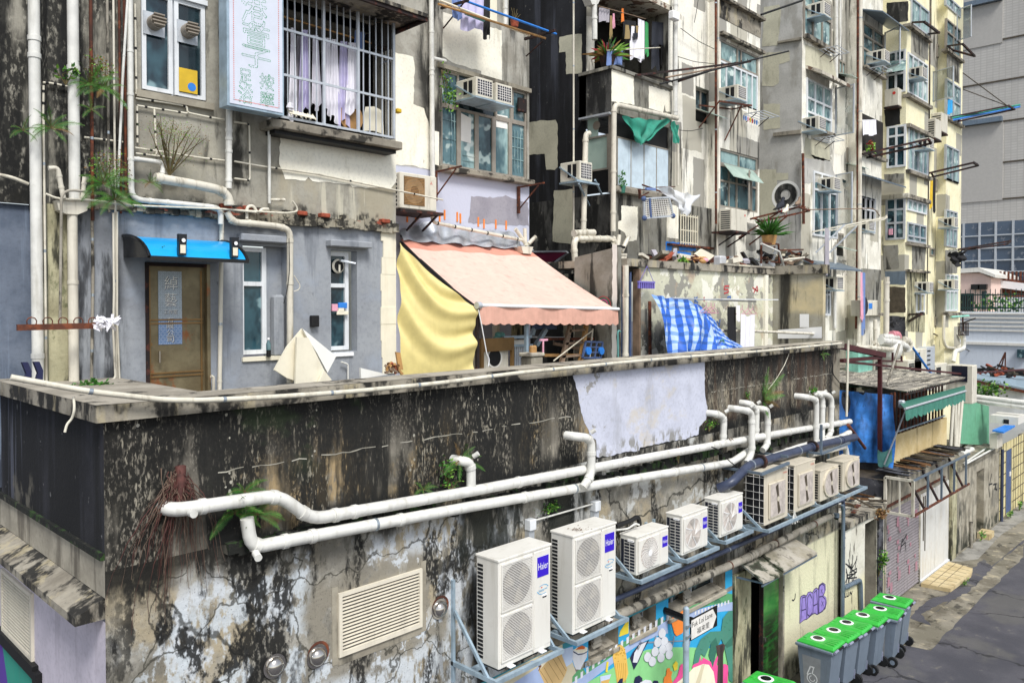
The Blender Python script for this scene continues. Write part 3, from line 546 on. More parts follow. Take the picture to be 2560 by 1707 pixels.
# outdoor units on the lane wall
def grille_sq(par,x0,x1,z0,z1,Y,n=26):
 """square wire guard over a round fan opening"""
 cx_,cz_=(x0+x1)/2,(z0+z1)/2;r=min(x1-x0,z1-z0)*.46
 f=MB('casing');t=.014
 for a,b,c,e in((x0,x1,z0,z0+t),(x0,x1,z1-t,z1),(x0,x0+t,z0+t,z1-t),(x1-t,x1,z0+t,z1-t)):f.box(a,b,Y-.018,Y,c,e)
 g=f.build('fan_guard',par)
 MB('fanback').disc((cx_,Y-.003,cz_),(0,-1,0),r,28).build('fan_opening',g)
 b=MB('fanblade')
 for k in range(3):
  a0=k*2.094+.6;b.poly([(cx_+rr*math.cos(a0+a),Y-.006,cz_+rr*math.sin(a0+a))for rr,a in((r*.2,0),(r*.9,-.35),(r*.95,.1),(r*.9,.5),(r*.25,.5))])
 b.mat('black').disc((cx_,Y-.009,cz_),(0,-1,0),r*.2,14);b.build('fan',g)
 w=MB('wire')
 for k in range(1,n):z=z0+(z1-z0)*k/n;w.box(x0+t,x1-t,Y-.018,Y-.013,z-.0028,z+.0028)
 w.build('wires',g)
def badge(par,x0,x1,z0,z1,Y,txt='Haier'):
 m=MB('badge').box(x0,x1,Y-.004,Y+.001,z0,z1);m.mat('white').text(txt,(x0+(x1-x0)*.06,Y-.006,z0+(z1-z0)*.36),(1,0,0),(0,0,1),(z1-z0)*.34,(x1-x0)*.88);m.build('badge',par)
def twin(x0,label):
 Y0,Y1,z0,z1,W=6.3,6.67,-4.16,-2.9,.9;x1=x0+W
 o=thing('outdoor_unit',label,'air conditioner',(x0,Y0,z0),'outdoor units on the lane wall')
 c=MB('casing').rbox(x0,x1,Y0,Y1,z0,z1-.02,.012);c.rbox(x0-.008,x1+.008,Y0-.008,Y1+.008,z1-.03,z1,.006)
 c.mat('slot').box(x0+.02,x1-.02,Y0+.02,Y1-.02,z0-.02,z0)
 b=c.build('casing',o)
 s=MB('slot')
 for k in range(24):z=z0+.06+k*(z1-z0-.15)/24;s.box(x0-.003,x0+.002,Y1-.115,Y1-.025,z,z+.03)
 s.build('side_slots',o)
 for a,e in((z0+.075,z0+.61),(z0+.65,z1-.06)):grille_sq(o,x0+.035,x0+.56,a,e,Y0,30)
 p=MB('casing').rbox(x0+.595,x1-.02,Y0-.006,Y0+.004,z0+.06,z1-.05,.003);p.mat('fanback').box(x0+.575,x0+.58,Y0-.001,Y0+.001,z0+.02,z1-.04);p.mat('slot').box(x0+.74,x0+.81,Y0-.009,Y0-.004,z0+.635,z0+.655);p.mat('white').box(x0+.735,x0+.815,Y0-.014,Y0-.006,z0+.655,z0+.668);pp=p.build('service_panel',o)
 badge(pp,x0+.645,x0+.845,z1-.36,z1-.12,Y0-.007)
 sw=MB('swoosh');cx_,cz_=x0+.745,z1-.52
 for a0,a1,rr in((.3,2.2,.085),(3.3,5.3,.085)):
  for k in range(8):
   a=a0+(a1-a0)*k/8;e=a0+(a1-a0)*(k+1)/8;w=.005
   sw.poly([(cx_+rr*math.cos(a)*1.1,Y0-.009,cz_+.6*rr*math.sin(a)),(cx_+rr*math.cos(e)*1.1,Y0-.009,cz_+.6*rr*math.sin(e)),(cx_+(rr+w*2)*math.cos(e)*1.1,Y0-.009,cz_+.6*(rr+w*2)*math.sin(e)),(cx_+(rr+w*2)*math.cos(a)*1.1,Y0-.009,cz_+.6*(rr+w*2)*math.sin(a))])
 sw.text('Inverter',(cx_-.075,Y0-.009,cz_-.02),(1,0,0),(0,0,1),.032,.1);sw.mat('red').box(cx_-.03,cx_-.012,Y0-.0095,Y0-.008,cz_+.022,cz_+.034);sw.mat('swoosh').text('multi',(cx_+.03,Y0-.009,cz_-.008),(1,0,0),(0,0,1),.022,.05);sw.build('emblem',pp)
 for fx in(x0+.14,x1-.22):MB('white').box(fx,fx+.09,Y0-.05,Y0+.02,z0-.006,z0+.004).build('foot',o)
 return o
twin(6.31,'tall white twin-fan outdoor unit with a clean top, nearest the louvre')
u2=twin(7.63,'tall white twin-fan outdoor unit with dead leaves on its top')
dl=MB('deadleaf')
for k in range(60):
 x=7.63+.16+abs(R.gauss(0,.09));y=6.42+R.gauss(0,.06);a=R.uniform(0,6.3);s=R.uniform(.006,.016);dl.poly([(x+s*math.cos(a+q),y+s*.6*math.sin(a+q),-2.895+R.uniform(.0,.008))for q in(0,1.4,3.1,4.5)])
dl.build('leaf_litter',None,('brown dead leaves scattered over the second twin-fan unit','leaf litter',None,'stuff'))
def small(x0,W,z0,z1,style,label,tan=False,Y0=6.4,dep=.29):
 x1=x0+W;Y1=Y0+dep;H=z1-z0;cm='casing_tan' if tan else 'casing'
 o=thing('outdoor_unit',label,'air conditioner',(x0,Y0,z0),'outdoor units on the lane wall')
 c=MB(cm).rbox(x0,x1,Y0,Y1,z0,z1-.015,.012);c.rbox(x0-.006,x1+.006,Y0-.006,Y1+.006,z1-.025,z1,.006);c.build('casing',o)
 s=MB('slotblue' if not tan else 'slot');g=MB(cm)
 if style in('cage',):
  s.box(x0-.004,x0+.002,Y0+.02,Y1-.01,z0+.03,z1-.04);g.mat('wire')
  for k in range(7):z=z0+.05+k*(H-.12)/6;g.box(x0-.02,x0-.012,Y0,Y1+.02,z-.003,z+.003)
  for y in(Y0+.09,Y0+.2,Y1-.02):g.box(x0-.014,x0-.008,y-.003,y+.003,z0+.02,z1-.03)
 else:
  n=int(H/.055)
  for k in range(n):
   z=z0+.05+k*(H-.11)/n
   for c0,c1 in(((.04,.115),(.13,.21))if not tan else((.05,dep-.03),)):s.box(x0-.003,x0+.002,Y0+c0,Y0+c1,z,z+(H-.11)/n*.66)
  if not tan:s.box(x0-.003,x0+.002,Y1-.07,Y1-.02,z0+.05,z1-.07)
 if g.v:g.build('side_guard',o)
 s.build('side_slots',o)
 fx0,fx1,fz0,fz1=x0+.03*W,x0+.70*W,z0+.04,z1-.05;cx_,cz_=(fx0+fx1)/2,(fz0+fz1)/2;r=min(fx1-fx0,fz1-fz0)/2
 if style in('ring','wheel'):
  f=MB('casing').rbox(fx0,fx1,Y0-.02,Y0,fz0,fz1,.012);fr=f.build('fan_guard',o)
  MB('fanlight').disc((cx_,Y0-.0215,cz_),(0,-1,0),r*.94,32).build('fan_opening',fr);w=MB('wire')
  if style=='ring':
   for k in range(7):rr=r*(.25+.1*k);w.ring((cx_,Y0-.028,cz_),(0,-1,0),rr-.005,rr+.005,28)
   for k in range(22):
    a=k*.2856;p=[(cx_+r*t*math.cos(a+t*.8),Y0-.027,cz_+r*t*math.sin(a+t*.8))for t in(.2,.4,.6,.8,.95)];w.tube(p,.005,3,False)
   w.mat('white').disc((cx_,Y0-.031,cz_),(0,-1,0),r*.2,18)
  else:
   for k in range(5):
    a=k*1.2566+.4
    for j in range(7):d=j*.11;w.tube([(cx_+r*.22*math.cos(a+d),Y0-.026,cz_+r*.22*math.sin(a+d)),(cx_+r*.93*math.cos(a+1.0+d*1.0),Y0-.026,cz_+r*.93*math.sin(a+1.0+d))],.0035,3,False)
    w.mat('white').poly([(cx_+r*q*math.cos(a+e),Y0-.029,cz_+r*q*math.sin(a+e))for q,e in((.16,0),(.95,.95),(.95,1.02),(.22,.5))]).mat('wire')
   w.ring((cx_,Y0-.026,cz_),(0,-1,0),r*.9,r*.97,28)
  w.build('wires',fr);badge(o,x0+.79*W,x0+.96*W,z0+H*.48,z0+H*.76,Y0-.004)
  MB('casing').rbox(x0+.73*W,x1-.01,Y0-.006,Y0+.003,z0+.03,z1-.05,.003).build('service_panel',o)
  MB('white').box(x0-.012,x0,Y0+.05,Y0+.15,z1-.09,z1-.06).build('side_handle',o)
 else:
  sq=style=='cage'
  fx0,fx1=x0+.14*W,x0+(.84 if sq else.93)*W;fz0,fz1=z0+(.10 if sq else.05)*H,z0+(.80 if sq else.94)*H;cx_,cz_=(fx0+fx1)/2,(fz0+fz1)/2;r=(fx1-fx0)/2
  f=MB(cm)
  if sq:f.rbox(fx0,fx1,Y0-.03,Y0,fz0,fz1,.02);pts=[(fx0+.03,fz0+.03),(fx1-.03,fz0+.03),(fx1-.03,fz1-.03),(fx0+.03,fz1-.03)]
  else:
   pts0=[(cx_+r*1.04*math.cos(a),cz_+(fz1-fz0)/2*math.sin(a))for a in[i*math.pi/8 for i in range(4,13)]]+[(fx1,fz0),(fx1,fz1)];f.prism([(a,Y0,b)for a,b in pts0],(0,-.03,0));pts=[(cx_+(a-cx_)*.88,cz_+(b-cz_)*.9)for a,b in pts0]
  fr=f.build('fan_guard',o);MB('fanlight').poly([(a,Y0-.032,b)for a,b in pts]).build('fan_opening',fr)
  b=MB('fanback')
  hh=(fz1-fz0)/2*.86
  b.poly([(cx_-.03,Y0-.034,cz_+.03),(cx_-.10,Y0-.034,cz_+hh*.85),(cx_+.0,Y0-.034,cz_+hh),(cx_+.04,Y0-.034,cz_+.03)]);b.poly([(cx_-.04,Y0-.034,cz_-.03),(cx_-.0,Y0-.034,cz_-hh),(cx_+.10,Y0-.034,cz_-hh*.85),(cx_+.03,Y0-.034,cz_-.03)])
  b.mat('casing_tan').disc((cx_,Y0-.037,cz_),(0,-1,0),.045,16);b.build('fan',fr)
  m=MB('toshred').text('TOSHIBA',(x1-.21,Y0-.003,z1-.10),(1,0,0),(0,0,1),.032,.16);m.build('badge',o)
 return o
small(9.15,.80,-3.81,-3.26,'ring','small white outdoor unit with a round ring-wire fan guard')
small(10.33,.74,-3.80,-3.185,'wheel','small white outdoor unit with pinwheel guard, beside the ring-guard unit')
small(11.46,.75,-3.77,-3.155,'wheel','small white pinwheel-guard unit next to the tan units')
small(12.6,.89,-3.77,-2.88,'cage','tan outdoor unit with leaf-strewn top and open wire side cage',True,6.2,.36)
small(13.76,.88,-3.77,-2.9,'cage','tan outdoor unit with square fan frame between two other tan units',True,6.2,.36)
small(14.89,.85,-3.77,-3.17,'arc','low tan outdoor unit with arched fan frame, left of the last unit',True,6.2,.34)
small(15.98,.85,-3.77,-3.16,'arc','farthest tan outdoor unit with arched fan frame by the blue tarp',True,6.2,.34)
def bracket(xs,yf,z,label,up=.5,low=.0,name='unit_bracket'):
 a,b=xs[0],xs[-1];o=thing(name,label,'bracket',(a,PW,z),'steel brackets under the outdoor units');t=.05
 m=MB('galv').box(a,b,yf-t,yf,z-t,z);m.box(a+t,b-t,yf+.36,yf+.36+t,z-t,z);m.build('rail',o)
 for x in xs:
  x=min(max(x,a),b-.04)
  MB('galv').box(x,x+.04,yf,PW-.002,z-t-.003,z-.003).build('arm',o);MB('galv').box(x,x+.04,PW-.035,PW-.001,z-.25-low,z+up).build('upright',o)
  MB('galv').beam((x+.02,PW-.04,z+up*.62),(x+.02,yf+.1,z-.02),.04,.03,up=(1,0,0)).build('brace',o)
 return o
bracket((6.12,7.28),6.2,-4.17,'galvanised bracket carrying the nearest twin-fan unit',.95)
bracket((7.53,8.62),6.2,-4.17,'galvanised bracket carrying the leaf-strewn twin-fan unit',.6)
bracket((9.08,10.1),6.32,-3.83,'galvanised bracket under the ring-guard unit')
bracket((10.27,11.22),6.32,-3.82,'galvanised bracket under the pinwheel unit beside the ring-guard unit')
bracket((11.42,12.35),6.32,-3.79,'galvanised bracket under the pinwheel unit next to the tan units')
bracket((12.5,13.6,14.75,15.85,16.95),6.12,-3.79,'long grey bracket frame carrying the four tan units',.75,.1)
tf=MB('pipe_steel');tf.beam((12.35,6.15,-2.84),(13.4,6.15,-2.80),.045);tf.beam((12.42,6.15,-2.84),(12.42,6.88,-2.84),.04);tf.beam((13.7,6.3,-2.75),(13.7,6.88,-2.75),.04);tf.beam((14.9,6.2,-2.85),(14.9,6.88,-2.85),.04);tf.beam((14.9,6.2,-2.85),(16.3,6.2,-2.82),.04);tf.beam((14.95,6.22,-2.87),(14.95,6.22,-2.3),.04)
tf.build('top_rail',None,('grey steel angle frame above the tan outdoor units','frame'))
YP=6.72
def Pz(c,*p,Y=YP):return PY(c,Y,*p)
p=Pz('Z',(400,1172),(640,1137),(715,1192),(1080,1128),(1500,1048),(1800,993),(1952,968))
pipe('drain_pipe','upper white drain line with a kinked near end, running along the blackened wall','pipe',[p[0]+V((-.03,.25,0)),p[0],p[1],p[2]]+p[3:],.062,'pvc','white drain lines on the lane wall',.15,(.03,.075,.1,.125,.14,.3,.45,.62,.8,.96),0)
c0=p[0];MB('pvc').cyl(c0+V((.1,-.10,-.02)),c0+V((.1,-.16,-.02)),.035,12).build('pipe_cap',None,('small round cleaning cap on the upper white drain elbow','pipe cap'))
p=Pz('Z',(567,1190),(577,1258),(640,1245),(1080,1163),(1400,1108),(1680,1062),(1720,1035))
pipe('drain_pipe','lower white drain line whose near end turns upward under ferns','pipe',p,.062,'pvc','white drain lines on the lane wall',.15,(.03,.06,.09,.2,.4,.6,.75,.93),3)
c0=p[1];MB('pvc').cyl(c0+V((0,-.08,-.03)),c0+V((-.02,-.17,-.05)),.035,12).build('pipe_cap',None,('small round cleaning cap on the lower white drain elbow','pipe cap'))
p=Pz('O',(835,860),(1160,745),(1450,680),(1520,640),Y=6.62);pipe('drain_pipe','white drain branch with many collars just above the navy pipe','pipe',p,.06,'pvc','white drain lines on the lane wall',.1,(.1,.3,.5,.55,.6,.8,.9))
p=Pz('O',(1240,800),(1490,740),(1500,820),Y=6.6);pipe('drain_pipe','short white drain bend behind the farthest tan units','pipe',p,.06,'pvc','white drain lines on the lane wall',.12,(.5,.85))
p=Pz('O',(660,1010),(790,880),(920,840),(1250,745),(1560,675),Y=6.5);navy=pipe('soil_pipe','thick navy soil pipe with bolted flanges above the tan units','pipe',[p[0]+V((-.05,.2,-.1))]+p,.078,'pipe_navy',None,.15,(.6,.87),3)
for q in(p[1]*.35+p[2]*.65,p[3]):MB('iron').tube([q+V((-.03,0,0)),q+V((.03,0,.0))],.125,16).build('flange',navy)
def riser(label,pts,Y=6.74,r=.057,wall=None,j=(.2,.45,.8)):
 P=Pz(*pts[:1],*pts[1:],Y=Y);P=[P[0]+V((-.02,.16,0))]+P
 o=pipe('riser_pipe',label,'pipe',P,r,'pvc','white pipe bends rising out of the lane wall',.13,j,0)
 e=P[1]*.3+P[2]*.7;MB('pvc').cyl(e+V((.04,-.04,.07)),e+V((.07,-.09,.11)),.03,10).build('cleaning_eye',o);return o
riser('white pipe bend out of the wall half hidden by ferns',('L',(1160,490),(1200,500),(1200,640)),j=(.5,))
riser('white swan-neck pipe at the edge of the white painted patch',('M',(1025,635),(1140,650),(1140,930),(1075,1020)),Y=6.62,j=(.35,.55,.85))
riser('short white pipe bend at the lower right corner of the white painted patch',('O',(555,505),(610,530),(600,740)))
riser('white pipe bend in front of the fern, foremost of its pair',('O',(710,470),(810,490),(812,790),(775,860)),Y=6.58,j=(.3,.5,.8))
riser('white pipe bend right behind the foremost bend by the fern',('O',(790,430),(845,470),(840,700)))
riser('white pipe bend just right of the fern',('O',(900,470),(925,490),(925,730),(890,770)),Y=6.66)
riser('white pipe bend with a long horizontal stub, nearest of three at the wall end',('O',(1185,380),(1280,400),(1278,710)),Y=6.62)
riser('middle white pipe bend of three at the wall end',('O',(1290,360),(1325,380),(1320,690)))
riser('farthest white pipe bend of three at the wall end',('O',(1340,360),(1390,390),(1385,650),(1350,690)),Y=6.66)
pipe('conduit','thin cream conduit clipped along the front of the coping','conduit',[py_('F',6.80,70,1262),py_('F',6.74,560,1352),py_('F',6.73,780,1378),py_('F',6.73,1150,1418),py_('F',6.73,1673,1398)]+PY('G',6.73,(900,1452),(1512,1392))+PY('M',6.73,(600,155),(1400,75),(1800,40))+PY('O',6.73,(900,50),(1300,10),(1460,-5)),.024,'conduit',None,.3,(.12,),14)
pipe('conduit','cream vertical conduit rising at the far end of the blackened wall','conduit',PY('Q',6.8,(118,-30),(105,525)),.026,'conduit',None,.1,(),0)
pipe('conduit','blue-grey conduit running below the outdoor units and down to the pavement','conduit',[(8.9,6.76,-4.23),(11.6,6.76,-4.24),(17.42,6.76,-4.27),(17.46,6.76,-4.4),(17.46,6.76,GZ+.05)],.04,'pipe_navy',None,.12,(.1,.25,.4,.55,.66,.8,.9),5)
pipe('conduit','blue-grey downpipe beside the first, at the end of the lane block','conduit',[(17.25,6.7,-4.35),(17.3,6.7,-4.5),(17.3,6.7,GZ+.05)],.04,'pipe_steel',None,.1,(.3,.6),0)
gp_=pipe('drain_pipe','thick mottled grey drain pipe under the outdoor units','pipe',[(8.0,6.7,-4.42),(11.0,6.7,-4.46),(12.9,6.7,-4.5),(16.65,6.7,-4.46)],.068,'pipe_grey',None,.2,(.3,.33,.58,.6,.62,.85),5,cmat='rust')
pipe('drain_pipe','short black drain stub sticking out above the mural lantern','pipe',[(10.62,6.95,-4.83),(10.72,6.35,-4.93)],.055,'blackgloss',None,.1,(.8,),0)
a,b=py_('M',6.86,705,1270),py_('M',6.86,1145,1145)
pipe('conduit','thin white conduit linking two grey junction boxes over the twin-fan units','conduit',[a,b],.012,'pvc',None,.1)
for q,l in((py_('M',6.86,675,1295),'grey junction box with trunking above the nearest twin-fan unit'),(py_('M',6.86,1165,1155),'grey junction box with trunking above the leaf-strewn twin-fan unit')):
 o=thing('junction_box',l,'junction box',q,'grey junction boxes above the twin-fan units');MB('alu_white').rbox(q.x-.06,q.x+.06,6.79,6.897,q.z-.07,q.z+.07,.008).build('box',o);MB('alu').box(q.x-.05,q.x+.05,6.82,6.897,q.z-.55,q.z-.075).build('trunking',o)
q=py_('O',6.84,625,1045);o=thing('junction_box','grey junction box left of the tan units','junction box',q,'grey junction boxes above the twin-fan units');MB('alu_white').rbox(q.x-.07,q.x+.07,6.80,6.897,q.z-.08,q.z+.08,.008).build('box',o)
pipe('refrigerant_line','black insulated pipe loop beside the leaf-strewn twin-fan unit','pipe',PY('M',6.75,(1325,1310),(1440,1270),(1490,1235),(1505,1280),(1500,1330)),.035,'black',None,.1)
pipe('refrigerant_line','white drain hose looping beside the ring-guard unit','hose',PY('M',6.6,(1330,1340),(1420,1330),(1470,1290),(1500,1300)),.014,'pvc',None,.08)
pipe('refrigerant_line','black cable loop behind the pinwheel units','cable',PY('O',6.8,(400,1165),(480,1120),(560,1085),(615,1050)),.012,'black',None,.08)
pipe('cable','black cable drooping from the wall pipes to the navy soil pipe','cable',PY('O',6.55,(520,745),(580,770),(640,840),(700,890),(770,905),(830,900)),.009,'black',None,.1)
pipe('cable','thin cord hanging down the mouldy wall above the fern','cable',PY('O',6.86,(1085,60),(1050,150),(985,260),(930,330)),.007,'conduit',None,.1)
pipe('cable','black cable hanging at the end corner of the blackened wall','cable',PY('O',6.84,(1395,130),(1398,215),(1440,270),(1490,320)),.01,'black',None,.1)
for k,z in enumerate((-3.95,-4.02)):pipe('conduit',('upper','lower')[k]+' thin white conduit under the farthest tan units','conduit',[(15.2,6.8,z-.1),(17.2,6.8,z)],.016,'pvc',None,.1)
cam=py_('S',6.75,460,105);o=thing('security_camera','small black and grey dome camera under the conduits at the wall end','camera',cam);MB('pipe_steel').cyl(cam+V((0,0,.06)),cam+V((0,0,-.02)),.06).build('mount',o);MB('blackgloss').ball(cam+V((0,0,-.03)),.05).build('dome',o)
rg=MB('whitecloth')if 'whitecloth' in MATS else MB('pvc');q=py_('O',6.1,1120,1250)
for k in range(9):rg.poly([q+V((R.uniform(-.02,.02),0,.12)),q+V((R.uniform(-.04,.06),-.01,.05)),q+V((.03*k-.06,R.uniform(-.03,.02),-.14+R.uniform(0,.05))),q+V((.03*k-.09,R.uniform(-.03,.02),-.12))])
rg.build('rag',None,('white rag hanging from the bracket of the tan units','rag'))
q=py_('F',6.98,175,1240);o=thing('clamp','pair of navy plastic clamps on the left coping','clamp',q)
for dx in(0,.08):MB('badge' if 0 else 'm_navy').prism([q+V((dx-.02,0,-.07)),q+V((dx+.03,0,-.08)),q+V((dx+.035,0,.02)),q+V((dx+.01,0,.09)),q+V((dx-.03,0,.09)),q+V((dx,0,.0))],(0,.05,0)).build('jaw',o)
pipe('cord','pale cord dangling over the left coping edge','cord',[py_('K',6.8,358,180),py_('K',6.76,362,240),py_('K',6.79,350,285),py_('K',6.8,325,310),py_('K',6.8,315,350)],.01,'conduit',None,.05)
rt=thing('aerial_roots','tangle of dry brown roots hanging from the wall at the drain elbow','roots',(2.92,6.85,-1.55));ra=MB('root');rb=MB('root_light');rr=random.Random(4)
for k in range(115):
 m=ra if rr.random()<.65 else rb;x=2.9+rr.gauss(0,.05);z=-1.52+rr.gauss(0,.04);y=6.86;L=rr.choice((.35,.6,.9,1.2))*rr.uniform(.6,1.15);ax=rr.gauss(.02,.28)-.03;pts=[V((x,y-.02,z))];n=9
 for i in range(n):
  t=(i+1)/n;x+=ax*L/n*(1.6-1.2*t)+rr.gauss(0,.012);z-=L/n*(.5+.7*t);y=PW-.02-.10*math.sin(min(1,t*1.3)*3.1)*rr.uniform(.2,1)-.01;pts.append(V((x,y,z)))
 m.tube(pts,[.007*(1-.75*i/n)*rr.choice((.5,.7,1))for i in range(n+1)],4,False)
ra.tube([(2.95,6.88,-1.42),(2.93,6.82,-1.55),(2.9,6.82,-1.75)],[.05,.045,.02],8);ra.build('dark_roots',rt);rb.build('pale_roots',rt)
for k in range(3):pass
fern('fern','fern frond tuft above the upper white drain, near its kink',py_('L',6.85,100,640),6,.26,seed=1,group='ferns on the lane wall')
fern('fern','fern tuft between the two white drain lines near the roots',py_('L',6.84,50,745),9,.34,seed=2,group='ferns on the lane wall',out=(-.3,-1,0));fern('fern','fern hanging over the upturned end of the lower white drain',py_('L',6.8,160,750),10,.3,seed=3,group='ferns on the lane wall')
fern('fern','fern growing over the white pipe bend left of the twin-fan units',py_('L',6.8,1150,500),9,.34,seed=4,group='ferns on the lane wall',brown=.15)
fern('fern','small dark fern on the wall ledge left of the overgrown pipe bend',py_('L',6.84,970,630),6,.2,seed=5,group='ferns on the lane wall')
leafy('weed','leafy weed with reddish stems on the wall ledge',py_('L',6.8,1085,540),(.16,.05,.22),90,.045,seed=6,base=py_('L',6.86,1090,615),cat='plant')
leafy('weed','mossy weed trailing below the lower white drain',py_('M',6.84,850,1170),(.32,.04,.12),160,.04,seed=7,base=py_('M',6.86,850,1200),cat='plant')
leafy('weed','low weeds along the ledge under the overgrown pipe bend',py_('L',6.8,1110,605),(.2,.05,.05),70,.035,seed=27,cat='plant')
fern('fern','large feathery fern with browning tips on the mouldy wall',py_('O',6.84,900,420),14,.62,seed=8,group='ferns on the lane wall',brown=.25,out=(.25,-1,.3),spread=.9,droop=.5)
leafy('weed','light green weed left of the large fern',py_('O',6.84,780,370),(.12,.05,.1),60,.04,seed=9);leafy('weed','weed clump under the white painted patch corner',py_('O',6.84,500,590),(.3,.05,.1),110,.04,seed=10)
leafy('weed','small glossy plant among the three end pipe bends',py_('O',6.8,1260,340),(.2,.06,.1),60,.07,seed=11);fern('fern','tiny fern near the top of the end of the mouldy wall',py_('O',6.86,1320,75),6,.25,seed=12,group='ferns on the lane wall')
leafy('weed','dry reddish weed on the upper drain line',py_('O',6.7,280,800),(.1,.04,.14),40,.03,'deadleaf','leaf',seed=13);leafy('weed','dry brown weed at the foot of the short pipe bend',py_('O',6.7,670,700),(.2,.05,.06),50,.03,'deadleaf','fern_brown',seed=14)
CR.update({'a':(2100,780,7.84),'b':(2360,640,7.125),'c':(2360,840,5.227),'d':(2140,1060,6.535),'e':(2120,620,5.6)})
# the lane
grime('asphalt','45454c','55545a',[('66645e',.5,[(.45,.5,.62)],('y',None,6.4,None,None,.2,.3)),('7d786a',.7,[((1.6,1.6,1.6),.60,.68)],None),('26262b',.8,[((.8,.8,.8),.58,.68)],None),('1f1f22',.8,[('C',.35,.012)],None),('8a8578',.6,[((60,60,60),.62,.68)],None)],rough=.9,bump=.8,nsc=.8,bsc=60)
grime('oldpave','8d8778','757061',[('5a5446',.7,[(1.1,.5,.6)],None),('b5aa90',.6,[(2.4,.55,.65)],None),('2a2823',.8,[((3,3,3),.58,.68)],None)],bump=.6,nsc=1.3,bsc=40)
grime('kerb','9a978f','83817a',[('55524a',.7,[((2,2,2),.5,.65)],None)],bump=.4)
grime('steptile','c9b890','b9a67c',[('8a6c3c',.5,[(1.5,.55,.65)],None)],bump=.2)
MB('asphalt').poly([(-30,-40,GZ),(300,-40,GZ),(300,200,GZ),(-30,200,GZ)]).build('ground',None,(None,None,None,'structure'))
p=MB('oldpave');pts=PZ('S',GZ+.004,(640,1500),(800,1420),(1000,1290),(1060,1235),(1290,1280),(1500,1050),(1720,830),(1860,700),(2105,460),(2105,330));far=V((60,5.6,GZ+.004))
p.poly([V((8,6.9,GZ+.004)),V((8,5.6,GZ+.004)),V((14,5.75,GZ+.004))]+jag(pts,.03,.3)[:-8]+[V((60,5.0,GZ+.004)),V((60,6.9,GZ+.004))]);p.build('pavement',None,(None,None,None,'structure'))
k=MB('kerb');P=PZ('S',GZ+.008,(1460,500),(1560,500),(1700,480),(1760,420),(1900,270),(2105,140));k.poly(P[:1]+P[1:]+[V((60,6.2,GZ+.008)),V((60,6.78,GZ+.008))]);k.build('gutter_strip',None,(None,None,None,'structure'))
a=MB('asphalt');P=PZ('S',GZ+.008,(1110,1000),(1180,900),(1300,820),(1440,790),(1600,600),(1750,480),(1830,560),(1600,780),(1380,870),(1200,960),(1290,1060),(1170,1020));a.poly(jag(P,.04,.15));a.build('road_patch',None,(None,None,None,'structure'))
st=MB('steptile');A=PZ('S',GZ+.1,(1200,690),(1445,500),(1655,560),(1640,610),(1460,740));st.prism([q-V((0,0,.1))for q in A[::-1]],(0,0,.1));
for i in range(1,7):
 t=i/7;u=A[0].lerp(A[1],t);v_=A[4].lerp(A[2],t);st.mat('fanback').beam(u+V((0,0,.001)),v_+V((0,0,.001)),.012,.004)
for i in(.3,.6):u=A[0].lerp(A[4],i);v_=A[1].lerp(A[2],i);st.beam(u+V((0,0,.001)),v_+V((0,0,.001)),.012,.004)
st.build('door_step',None,('low cream tiled step outside the white sheet door','step'))
plain('bin_grey','737f8c',.45,var=.06,streak=.3,dirt='474d54');plain('bin_lid','3fb647',.35,var=.08,streak=.25,dirt='2a8a30');plain('bin_lidrim','8b8fa3',.45);plain('bin_panel','8c8f92',.5);plain('tyre','151617',.6);plain('bin_mark','e6e8ea',.5)
